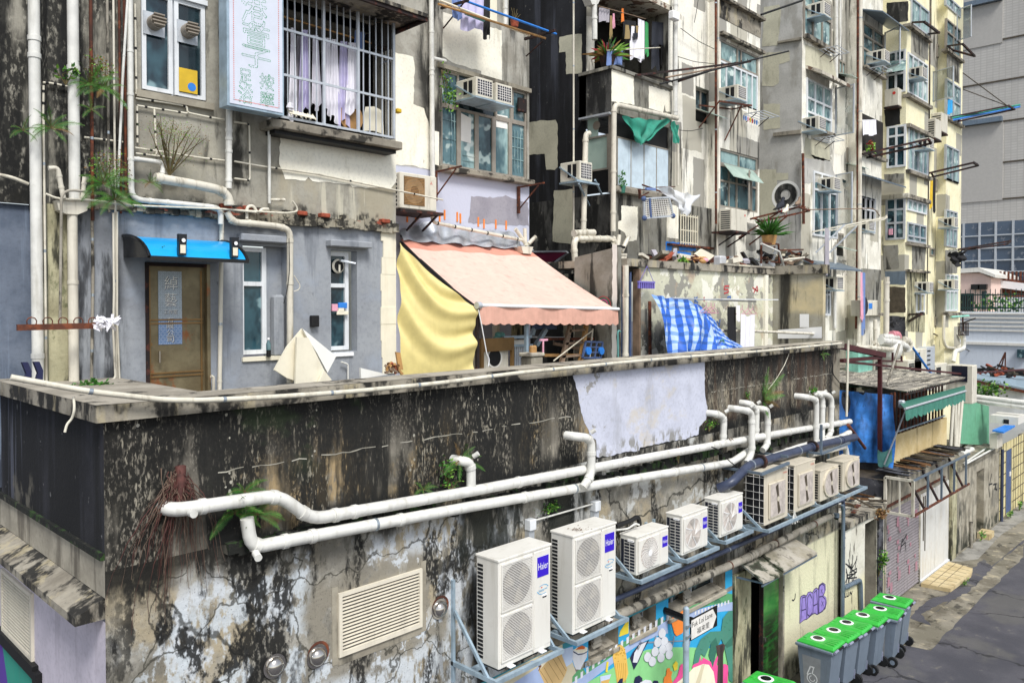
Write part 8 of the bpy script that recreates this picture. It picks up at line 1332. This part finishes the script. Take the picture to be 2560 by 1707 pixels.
for l,c,x,y in(('wire rack below the top window of the grey tenement','E',525,350),('wire rack below the middle window of the grey tenement','E',490,970),('wire rack with green tape on the second bay of the grey tenement','E',850,485)):rack(l,c,9.98,x,y)
o=thing('outdoor_unit','cream outdoor unit with dark round fan in the low balcony of the grey tenement','air conditioner',py_('e',9.6,180,905));a,b=py_('e',9.6,190,730),py_('e',9.6,430,905);MB('casing_old').rbox(a.x,b.x,9.6,9.95,b.z-.1,a.z,.02).build('casing',o);c=py_('e',9.59,235,815);MB('cloth_navy').disc(c,(0,-1,0),.30,24).build('fan_guard',o);MB('brightblue').box(a.x+.62,a.x+.92,9.59,9.6,a.z-.28,a.z-.1).build('badge',o)
cloth('garment','pink garment hung in the low balcony of the grey tenement',py_('e',9.5,175,340),py_('e',9.5,212,345),1.5,'cloth_pink',folds=2,seed=81);cloth('garment','blue garment hung beside the pink one in the low balcony',py_('e',9.5,205,340),py_('e',9.5,245,350),1.9,'cloth_blue',folds=2,seed=82);cloth('garment','pale blue cloth hung in the middle balcony of the grey tenement',py_('E',9.6,830,840),py_('E',9.6,925,838),.5,'cloth_white',folds=3,seed=83);cloth('cloth','grey cloth hung over drying poles on the grey tenement',py_('j',9.4,478,235),py_('j',9.4,505,240),1.3,'cloth_grey',folds=3,seed=84)
leafy('potted_plant','green and red plants on the middle balcony of the grey tenement',py_('E',9.8,890,1040),(.5,.1,.25),90,.14,'leaf_light','cloth_red','plant',85)
gD='pipes on the far tenements'
def fp(label,c,Y,pts,r,mat,j=(),clips=0):return pipe('drain_pipe',label,'pipe',PY(c,Y,*pts),r,mat,gD,.2,j,clips)
fp('white downpipe between the first bay and the small windows of the grey tenement','E',10.25,[(645,-200),(645,560),(640,600)],.06,'pvc',(.4,.7));fp('thin white pipe on the grey tenement wall','E',10.28,[(675,-200),(672,420)],.035,'pvc');fp('cream downpipe at the second bay of the grey tenement','E',9.85,[(815,-200),(808,1568),(800,2400)],.07,'pvc_dirty',(.2,.4,.6),4);fp('rusty pipe at the second bay of the grey tenement','E',9.9,[(797,-200),(795,1568),(785,2300)],.04,'rust');fp('thin white pipe low on the grey tenement','j',9.9,[(545,380),(545,896)],.05,'pvc',(.5,));fp('rusty pipe at the corner of the grey tenement','h',9.9,[(440,370),(445,896)],.04,'rust')
poles('pole_bracket','rusty drying bracket with perched pigeons before the grey side wall','h',((45,860),(410,770),(90,885),(490,798)),10.2,9.2,'rust',.05);m=MB('rust');m.beam(py_('h',10.3,-40,1000),py_('h',9.6,250,815),.04);m.beam(py_('h',10.3,40,1050),py_('h',9.5,320,840),.04);m.build('bracket_strut',None,('rusty diagonal struts under the pigeon bracket','strut'))
def pigeon(label,p,mt,s=1.0):
 o=thing('pigeon',label,'bird',p,'pigeons on the drying bracket');p=V(p);b=MB(mt);b.tube([p+V((-.16,0,.06))*s,p+V((-.05,0,.12))*s,p+V((.06,0,.15))*s,p+V((.11,0,.24))*s,p+V((.13,0,.29))*s],[.02*s,.065*s,.07*s,.04*s,.035*s],10);b.ball(p+V((.14,0,.30))*s,.04*s,10,8);b.mat('black').tube([p+V((.17,0,.30))*s,p+V((.21,0,.285))*s],[.012*s,.002],5);b.beam(p+V((-.1,0,.09))*s,p+V((-.27,0,.03))*s,.07*s,.02*s);b.mat('cloth_red');[b.tube([p+V((.0,e,.08))*s,p+V((.0,e,0))*s],.008*s,4)for e in(-.03,.03)];b.build('body',o)
pigeon('dark purple-grey pigeon perched on the rusty bracket',py_('h',9.5,270,808),'cloth_navy',1.25);pigeon('tan pigeon at the outer end of the rusty bracket',py_('h',9.25,400,775),'woodgrey',.9);pigeon('pale tan pigeon in the middle of the rusty bracket',py_('h',9.3,308,832),'foam',.9)
poles('pole_bracket','two long bamboo poles on brackets low on the grey tenement','j',((400,262),(890,165),(520,255),(870,180)),9.8,8.6,'conduit',.04);m=MB('alu');[m.beam(py_('j',9.9,*a),py_('j',9.2,*b),.05)for a,b in(((420,400),(610,215)),((510,400),(690,225)))];m.build('bracket_strut',None,('grey slanting struts under the bamboo poles','strut'));pipe('cable','long thin cable running right from the pigeon bracket','cable',[py_('h',9.2,490,790),py_('J',9.0,560,245),py_('J',9.0,600,300)],.015,'woodgrey',None,.3)
# block E (yellow)
XE=29.9;E_,m=block('yellow_tenement','pale yellow tenement with stacked corner bays, farthest along the lane',XE,[(XE,32.4,9.5,'bayE'),(32.4,35.4,10.05,'wallE'),(35.4,37.6,9.7,'bayE')],17,'wallE','bayE');m.mat('wallE').poly([(37.6,9.7,GZ),(37.6,15,GZ),(37.6,15,17),(37.6,9.7,17)]);ye=9.494;xe=XE-.006
for c,q,mt in(('E',((1175,170),(1295,265),(1290,430),(1190,360)),'greyC'),('J',((845,520),(950,525),(940,710),(845,705)),'greyC'),('J',((805,715),(950,720),(940,1180),(810,1170)),'pilaster')):m.mat(mt).poly(jag(PY(c,ye,*q),.02,.12))
for c,q,mt in(('E',((1000,20),(1150,10),(1150,150),(1020,170),(1000,160)),'sideC'),('E',((980,1220),(1120,1215),(1120,1280),(985,1285)),'greyC'),('J',((630,525),(740,520),(745,700),(630,705)),'greyC'),('J',((640,720),(795,715),(795,820),(640,815)),'pipe_steel'),('J',((660,830),(795,840),(795,1030),(665,1030)),'fanback'),('E',((980,770),(1090,760),(1095,870),(990,890)),'black'),('J',((640,1050),(795,1060),(795,1210),(640,1200)),'darkbrick')):m.mat(mt).poly(jag([px_(c,xe,*p)for p in q],.015,.12))
m.mat('greyC').poly(jag(PY('E',9.694,(1420,380),(1510,430),(1508,590),(1420,540)),.02,.12));m.poly(jag(PY('J',9.694,(1095,560),(1190,550),(1185,735),(1095,735)),.02,.12));m.build('wall',E_)
wins(E_,[('E',9.5,1142,365,650,1282,Q4,(.55,),'alu_white','glass_pale'),('E',9.5,1145,880,1185,1284,Q4,(.62,),'alu','glass_pale'),('J',9.5,803,170,258,950,Q4,(),'alu_white','glass_pale'),('J',9.5,803,345,492,945,T3,(.3,),'alu','glass'),('J',9.5,872,820,1030,935,H2,(.68,),'alu_white','glass_pale'),('E',9.5,1165,-20,165,1290,H2,(),'alu','glass_pale'),('E',10.05,1345,310,400,1376,(),(),'alu_brown','glass'),('E',10.05,1340,1255,1340,1372,(),(),'alu_brown','glass'),('J',10.05,975,540,600,1008,(),(),'alu_brown','glass'),('J',10.05,1012,1060,1130,1035,(),(),'alu_brown','glass'),('E',9.7,1412,130,350,1512,H2,(.6,),'alu_brown','glass'),('E',9.7,1412,550,810,1512,H2,(.5,),'alu','glass_pale'),('E',9.7,1408,1010,1255,1500,H2,(.0,),'alu','glass_pale'),('J',9.7,1095,250,530,1180,T3,(.5,),'alu','glass_pale'),('J',9.7,1095,740,1020,1185,T3,(.55,),'alu_white','glass_milk'),('E',9.7,1408,-40,40,1512,H2,(),'alu','glass_pale')])
for c,xl,yt,yb,xr,rows,gm in(('E',1000,372,665,1132,(.45,.75),'glass_dark'),('E',1002,890,1180,1135,(.5,.75),'glass_blue'),('J',648,172,485,795,(.4,.72),'glass_blue')):a=px_(c,XE,xl,yt);b=px_(c,XE,xr,yb);winx(E_,XE,b.y,a.y,px_(c,XE,xl,yb).z,a.z,(.5,),rows,.07,'alu_white' if c=='E' else 'alu',gm,.05)
f=MB('glass_pale').prism([px_('E',XE-.05,1020,430),px_('E',XE-.05,1133,425),px_('E',XE-.5,1128,490),px_('E',XE-.5,995,512)],(.02,0,0));f.build('tilted_pane',E_)
for h,w_,hh in((py_('E',9.47,1325,715),.8,1.15),(py_('E',9.6,1490,290),.6,1.3)):sash(E_,h,-1,w_,hh,'alu','glass_clear',70)
for c,Y,xl,yt,xr,z in(('E',9.5,1138,172,1290,.1),('E',9.5,1138,662,1290,.12),('E',9.5,1138,1190,1290,.12),('E',9.5,1138,870,1292,.12),('J',9.5,800,500,950,.1),('J',9.5,800,140,955,.14),('J',9.5,800,705,950,.08),('E',9.7,1405,345,1518,.1),('E',9.7,1405,820,1518,.1),('J',9.7,1090,1030,1190,.12)):a=py_(c,Y,xl,yt);b=py_(c,Y,xr,yt);MB('sill').box(a.x-.1,b.x+.05,Y-.15,Y+.1,a.z-z,a.z).build('ledge',E_)
MB('bayD').box(XE-.12,XE+.0,9.36,10.5,py_('J',9.5,800,170).z,py_('J',9.5,800,135).z).build('corner_ledge',E_)
for l,c,Y,x,y in(('window air conditioner on the front of the yellow corner bay','E',9.0,1250,540),('window air conditioner low on the yellow tenement beside the pale casement','J',9.0,975,880),('window air conditioner on the far yellow bay above the mint panes','J',9.2,1165,855),('window air conditioner on the far yellow bay under the top casements','J',9.2,1165,385),('window air conditioner with red frame on the yellow corner bay','E',9.0,1300,1040)):wac(l,c,Y,x,y,sc=SC1)
for k,(x,y,l)in enumerate(((1385,920,'cream louvred outdoor unit high on the yellow tenement wall'),(1340,965,'lower cream louvred outdoor unit on the yellow tenement wall'))):
 b=py_('E',9.4,x,y);o=thing('outdoor_unit',l,'air conditioner',b);MB('casing_old').rbox(b.x,b.x+.75,9.4,9.8,b.z,b.z+.75,.02).build('casing',o);m=MB('slot');[m.box(b.x-.006,b.x+.002,9.45,9.75,b.z+.08+i*.085,b.z+.12+i*.085)for i in range(7)];m.build('side_slots',o);MB('iron').box(b.x-.05,b.x+.8,9.4,10.0,b.z-.06,b.z-.004).build('shelf',o)
b=px_('E',XE-.3,985,755);e_=px_('E',XE-.3,1085,680);o=thing('outdoor_unit','grey outdoor unit hung on the side face of the yellow corner bay','air conditioner',b);MB('casing_old').rbox(XE-.35,XE-.01,e_.y,b.y,b.z,b.z+.62,.02).build('casing',o);MB('red').disc((XE-.356,e_.y+.15,b.z+.45),(-1,0,0),.06,6).build('badge',o);MB('iron').box(XE-.4,XE,e_.y,b.y,b.z-.06,b.z-.004).build('shelf',o)
fp('rusty dark pipe between yellow corner bay and wall','E',9.95,[(1297,-200),(1292,700),(1280,1568),(1272,2200)],.06,'iron');fp('cream downpipe on the yellow wall','E',9.95,[(1405,260),(1400,1400),(1395,2300)],.06,'pvc_dirty',(.2,.6),3);fp('grey ventilation pipe on the lowest yellow bay','e',9.3,[(540,405),(535,1215)],.09,'pvc_dirty',(.1,.4));fp('cream pipe elbow low on the yellow tenement','J',9.6,[(1085,1050),(1080,1240),(1100,1290),(1180,1300),(1240,1260),(1200,1180)],.06,'pvc_dirty',(.5,));fp('white pipe bends at the lower end of the yellow tenement','J',9.3,[(1195,1180),(1230,1190),(1235,1300),(1170,1320),(1155,1400)],.09,'pvc',(.3,.6))
for l,c,e,mt in(('black pole bracket low over the grey tower','J',((1190,555),(1590,490),(1215,560),(1560,515)),'iron'),('black pole bracket with blue and green poles before the grey tower','E',((1430,825),(1850,742),(1480,855),(1895,768)),'iron'),('black pole bracket at mid height of the far yellow bay','E',((1285,1215),(1605,1140),(1300,1245),(1640,1160)),'iron'),('black pole bracket in front of the yellow corner bay','E',((830,1080),(1290,975),(860,1105),(1310,1005)),'iron'),('black bracket at the upper far yellow bay','E',((1420,325),(1530,310),(1450,350),(1615,395)),'iron'),('black bracket at the top of the yellow corner bay','E',((1165,160),(1260,155),(1280,240),(1365,232)),'iron'),('black bracket at the lower part of the yellow bay','e',((830,930),(1060,925),(840,1035),(1010,930)),'iron')):poles('pole_bracket',l,c,e,9.7,8.3,mt,.07)
for k,(mt,dy)in enumerate((('rag_green',0),('brightblue',14))):pipe('pole',('green','blue')[k]+' drying pole on the bracket before the grey tower','pole',[py_('E',9.6,1450,830+dy),py_('E',8.2,1930,735+dy)],.04,mt,None)
drape('plastic_sheet','black plastic sheet caught on the low pole bracket','J',9.3,(1125,570),(1215,560),(1140,640),(1225,610),'cloth_black',.2,.1,10,'plastic sheet');cloth('garment','yellow garment hung by the small window of the yellow tenement',py_('E',9.5,1305,1250),py_('E',9.5,1325,1250),1.1,'cloth_yellow',folds=1,seed=91);cloth('garment','black garment hung by the yellow one',py_('E',9.5,1322,1245),py_('E',9.5,1342,1245),1.3,'cloth_black',folds=1,seed=92);cloth('garment','turquoise towel hung in the far yellow bay window',py_('E',9.4,1425,700),py_('E',9.4,1460,700),.55,'skyblue',folds=2,seed=93);m=MB('cloth_pink').box(*[px_('J',XE-.1,672,440).x-.05,px_('J',XE-.1,672,440).x,px_('J',XE-.1,700,440).y,px_('J',XE-.1,672,440).y,px_('J',XE-.1,672,445).z,px_('J',XE-.1,672,400).z]);m.build('pink_case',None,('small pink case in the side window of the yellow corner bay','case'))
cl_=thing('water_tank','white tank bundled with fat pipes before the far tenements','tank',py_('a',9.0,1000,900));c=py_('a',9.0,960,720);MB('pvc').ball(c,.5,14,10,(1,.8,.9)).build('tank_body',cl_);plain('pinkpipe','d08a94',.5)
for k,(pts,r,mt,l)in enumerate((([(800,560),(1100,590),(1300,680),(1310,760)],.12,'pvc','fat white pipe over the white tank'),([(820,490),(1120,490)],.1,'pvc','second fat white pipe over the tank'),([(1010,430),(1140,440),(1150,500)],.1,'pinkpipe','short pink pipe over the tank'),([(330,700),(500,690),(1130,740)],.07,'pvc_dirty','long cream pipe behind the maroon frame'),([(660,590),(720,620),(740,680)],.06,'pvc_dirty','cream bend left of the tank'),([(690,140),(690,760)],.06,'pvc_dirty','cream standpipe behind the maroon frame'),([(1400,660),(1780,1200)],.04,'brightblue','blue hose slanting behind the corrugated roof'),([(1240,540),(1350,560),(1360,700)],.11,'pvc_dirty','white elbow right of the tank'))):pipe('service_pipe',l,'pipe',PY('a',8.8,*pts),r,mt,'service pipes at the foot of the far tenements',.25,(.3,.7))
plain('mint','8fd0bd',.6,streak=.2)
for n,mt,x0,y0,x1,y1,l,cat in(('panel','mint',370,730,640,1060,'mint green panel standing behind the maroon frame','panel'),('cabinet','casing_old',680,910,1010,1130,'grey-white cabinet behind the corrugated roof','cabinet'),('outdoor_unit','casing_old',1340,950,1600,1180,'cream outdoor unit with black vents behind the corrugated roof','air conditioner'),('cabinet','casing_old',1460,740,1700,950,'pale box with barred front behind the corrugated roof','cabinet'),('cabinet','alu',1700,690,1860,1200,'tall grey metal cabinet with handle behind the corrugated roof','cabinet'),('outdoor_unit','casing_old',1880,1030,2100,1200,'cream low unit at the right behind the corrugated roof','air conditioner')):
 a,b=py_('a',9.2,x0,y0),py_('a',9.2,x1,y1);o=thing(n,l,cat,(a.x,9.2,b.z));MB(mt).rbox(a.x,b.x,9.2,9.6,b.z-.6,a.z,.02).build('body',o)
 if n!='panel':
  m=MB('slot')
  for i in range(5):z=a.z-.12-i*(a.z-b.z-.1)/5.5;m.box(a.x+.06,a.x+(b.x-a.x)*.42,9.19,9.2,z-.05,z)
  m.build('vents',o)
a,b=px_('c',28,30,370),px_('c',28,375,640);m=thing('outdoor_unit','large pale outdoor unit with dark grid behind the corrugated roof','air conditioner',b);MB('casing_old').rbox(28,28.5,b.y,a.y,b.z-.6,a.z,.02).build('casing',m);c,d=px_('c',27.99,105,385),px_('c',27.99,305,600);MB('slotblue').box(27.97,28.0,d.y,c.y,d.z,c.z).build('grid',m)
# far end: grey tower, pink house, pale blue wall
def towermat():
 t=NT('towertile',.6);b=t.t.nodes.new('ShaderNodeTexBrick');v=t.t.nodes.new('ShaderNodeCombineXYZ');t.L(t.ax['y'],v.inputs[0]);t.L(t.ax['z'],v.inputs[1]);t.L(v.outputs[0],b.inputs['Vector']);b.inputs['Scale'].default_value=1;b.inputs['Brick Width'].default_value=.45;b.inputs['Row Height'].default_value=.22;b.inputs['Mortar Size'].default_value=.03;b.offset=0
 b.inputs['Color1'].default_value=(*hx('c3c0ba'),1);b.inputs['Color2'].default_value=(*hx('bbb8b2'),1);b.inputs['Mortar'].default_value=(*hx('b0ada7'),1);t.L(t.mix(t.math('MULTIPLY',t.ramp(t.noise((.3,.3,.05),4),.45,.7),.3),b.outputs['Color'],hx('98958f')),t.b.inputs['Base Color']);MATS['towertile']=t.m
towermat();plain('towerplain','b3b0aa',.7,var=.05);glass('towerglass','2c3a4c','4a5a6e','6d7480',(.08,.08,.1),.15);XT=75
P=lambda c,x,y:px_(c,XT,x,y);yl=P('E',1500,0).y;tw_=thing('grey_tower','large grey tiled high-rise closing the end of the lane','building',(XT,20,GZ));zb_=P('J',1200,362).z;m=MB('towertile').box(XT,XT+20,-25,yl+3,zb_,75);m.build('tiled_wall',tw_)
m=MB('fanback')
for y in(330,610,890,1170,1420):z=P('E',1600,y-10).z;m.box(XT-.06,XT+.01,-25,yl+3,z-.06,z+.06)
m.split('floor_joint',tw_);m=MB('towerplain')
for y0,y1 in((75,300),(895,1400)):a,b=P('E',1515,y0),P('E',1810,y1);m.box(XT-.08,XT+.01,b.y,a.y+3,b.z,a.z);
m.split('plain_panel',tw_);m=MB('pipe_steel')
for y in(65,885):a,b=P('E',1515,y),P('E',1812,y);m.box(XT-.5,XT,b.y,a.y+3,a.z-.1,a.z+.3)
m.split('panel_hood',tw_);m=MB('towerglass').box(XT-.02,XT+20,-25,yl+3,GZ,zb_-.01);m.build('glass_wall',tw_);m=MB('alu')
for x in(1235,1355,1477,1608,1740):y=P('J',x,500).y;m.box(XT-.12,XT-.02,y-.08,y+.08,GZ,zb_)
for yy in(450,545,638,725):z=P('J',1400,yy).z;m.box(XT-.11,XT-.02,-25,yl+3,z-.05,z+.05)
m.split('mullion',tw_)
XW=56;Q=lambda c,x,y,X=XW:px_(c,X,x,y);plain('skywall','cfd6de',.75,var=.04,streak=.08);zt=Q('J',1400,1025).z;yy0=Q('J',1180,1100).y+4;bw=thing('boundary_wall','long pale blue boundary wall under the iron fence','wall',(XW,15,GZ));m=MB('skywall').box(XW,XW+1,-20,yy0,GZ,zt);m.mat('casing')
for k in range(5):z=zt-.05-k*.26;m.box(XW-.15+.02*k,XW,-20,yy0,z-.1,z)
z=Q('J',1400,1258).z;m.box(XW-.12,XW,-20,yy0,z-.12,z+.05);m.build('wall_face',bw);a,b=Q('J',1645,1305),Q('J',1720,1370);MB('glass_blue').box(XW-.3,XW,b.y,a.y,b.z,a.z).build('window_box',bw)
MB('concrete').box(XW+1,XW+19,-20,yy0,zt-.6,zt-.3).build('roof_terrace',bw)
plain('pinkplaster','e6c9bd',.75,var=.04,streak=.06);XH=60;ph_=thing('pink_house','small pale pink rooftop house with lamps behind the fence','house',(XH,22,zt));q0,q1,q2=px_('b',XH,235,300),px_('b',XH,640,300),px_('b',XH,840,390);z0_=px_('b',XH,640,990).z;m=MB('pinkplaster').box(XH,XH+6,q1.y,q0.y,z0_,q1.z);m.prism([(XH,q1.y,z0_),(XH,q1.y,q1.z),(XH,q2.y,q2.z),(XH,q2.y,z0_)],(6,0,0));m.build('wall',ph_);MB('casing').prism([(XH-.3,q0.y,q1.z),(XH-.3,q1.y,q1.z+.05),(XH-.3,q2.y-.3,q2.z),(XH-.3,q2.y-.3,q2.z+.2),(XH-.3,q1.y,q1.z+.35),(XH-.3,q0.y,q1.z+.3)],(6.6,0,0)).build('roof',ph_)
a,b=px_('b',XH,675,625),px_('b',XH,760,950);MB('glass_dark').box(XH-.06,XH+.02,b.y,a.y,b.z,a.z).build('window',ph_);a,b=px_('b',XH,235,670),px_('b',XH,530,980);MB('black').box(XH-.04,XH+.02,b.y,a.y,b.z,a.z).build('gate',ph_);m=MB('blackgloss');
for x in(578,705):c=px_('b',XH,x,545);m=MB('blackgloss').box(XH-.35,XH-.05,c.y-.25,c.y+.25,c.z-.2,c.z+.15);m.build('wall_lamp',ph_)
fn=thing('iron_fence','dark green iron railing along the top of the pale blue wall','fence',(XW+.3,15,zt));zf=px_('b',XW,700,690).z;y1_=px_('b',XW,1500,700).y;plain('railgreen','1f3f3c',.5);m=MB('railgreen');n=28
for i in range(n+1):y=yy0-4+(y1_-yy0+4)*i/n;m.box(XW+.29,XW+.33,y-.018,y+.018,zt,zf+(.35 if i%2 else.1))
for z in(zf,zt+.25):m.box(XW+.29,XW+.33,y1_,yy0,z-.04,z+.04)
m.build('railing',fn);m=MB('rust');XR_=63
for i in range(16):a=px_('b',XR_,890+i*36,430);b=px_('b',XR_,890+i*36,670);m.box(XR_,XR_+.1,a.y-.07,a.y+.05,b.z,a.z+.6*(i%2))
a,b=px_('b',XR_+.5,885,500),px_('b',XR_+.5,1500,720);m.mat('brick').box(XR_+.5,XR_+4,b.y,a.y,b.z,a.z);m.mat('white').beam(px_('b',XR_-.2,890,485),px_('b',XR_-.2,1480,560),.5);m.build('barbed_shed',None,('rusty red shed with white eaves beside the pink house','shed'));leafy('shrub','green shrubs behind the railing at the far right',px_('b',57.5,1200,900),(.5,3.6,.9),260,.35,seed=95,cat='bush');MB('paleplaster').box(61,61.5,-20,px_('b',61,870,800).y,zt-.3,px_('b',61,1000,740).z).build('planter_wall',None,('low pale wall behind the shrubs and railing','wall'))
ra_=thing('wire_basket_rack','rusty wire rack hanging from the yellow tenement over the pale wall','drying rack',py_('b',9.2,330,1200));m=MB('iron')
for i in range(8):m.beam(py_('b',9.2,250+i*26,1200),py_('b',9.2,262+i*24,1420),.03)
m.beam(py_('b',9.2,245,1200),py_('b',8.8,440,1200),.04);m.beam(py_('b',9.2,340,1190),py_('b',8.6,560,1110),.04);m.beam(py_('b',9.3,335,1040),py_('b',9.3,335,1440),.05);m.build('wires',ra_);pipe('pole','turquoise pole end beside the far yellow bay','pole',[py_('b',9.3,130,1085),py_('b',8.9,440,1065)],.04,'mint',None)
for k,(a,b)in enumerate((((1530,510),(1840,740)),((1530,625),(1850,745)))):pipe('cable',('upper','lower')[k]+' thin stay cable of the blue-poled bracket','cable',[py_('E',9.7,*a),py_('E',8.4,*b)],.02,'fanback',None)
pipe('cable','long sagging cable in front of the pale blue wall','cable',[py_('J',9.7,1010,1190),py_('J',14,1280,1320),py_('J',20,1500,1400)],.03,'fanback',None,.5)
# light and camera
wd=bpy.data.worlds.new('World');SC.world=wd;wd.use_nodes=True;nt=wd.node_tree
sky=nt.nodes.new('ShaderNodeTexSky');sky.sky_type='NISHITA';sky.sun_disc=False;sky.air_density=1.0;sky.dust_density=1.5;sky.ozone_density=1.0
SUN_EL,SUN_AZ=math.radians(52),math.radians(-20)
hs=nt.nodes.new('ShaderNodeHueSaturation');hs.inputs['Saturation'].default_value=.45
nt.links.new(sky.outputs[0],hs.inputs['Color']);nt.links.new(hs.outputs[0],nt.nodes['Background'].inputs['Color']);nt.nodes['Background'].inputs['Strength'].default_value=.12
az=math.radians(-113);el=SUN_EL
sd=V((math.cos(az)*math.cos(el),math.sin(az)*math.cos(el),math.sin(el)))
sky.sun_elevation=el;sky.sun_rotation=math.atan2(sd.x,sd.y)
sl=bpy.data.lights.new('sun','SUN');sl.energy=2.3;sl.angle=math.radians(18);sl.color=(1,.985,.96)
so=bpy.data.objects.new('sun',sl);COL.objects.link(so);so.rotation_euler=sd.to_track_quat('Z','Y').to_euler();so.location=(0,-5,30)
cd=bpy.data.cameras.new('camera');co=bpy.data.objects.new('camera',cd);COL.objects.link(co)
cd.sensor_width=36;cd.lens=36*FPX/2560;cd.clip_end=1000;cd.clip_start=.1
cd.shift_y=-(853.5-PYC)/2560
from mathutils import Matrix
co.matrix_world=Matrix(((RT.x,UPV.x,-FW.x,0),(RT.y,UPV.y,-FW.y,0),(RT.z,UPV.z,-FW.z,0),(0,0,0,1)))
SC.camera=co
vs=SC.view_settings;vs.view_transform='Standard';vs.look='None';vs.gamma=1;vs.exposure=.55
SC.render.resolution_x=1024;SC.render.resolution_y=682
SC.cycles.max_bounces=6;SC.cycles.use_denoising=True
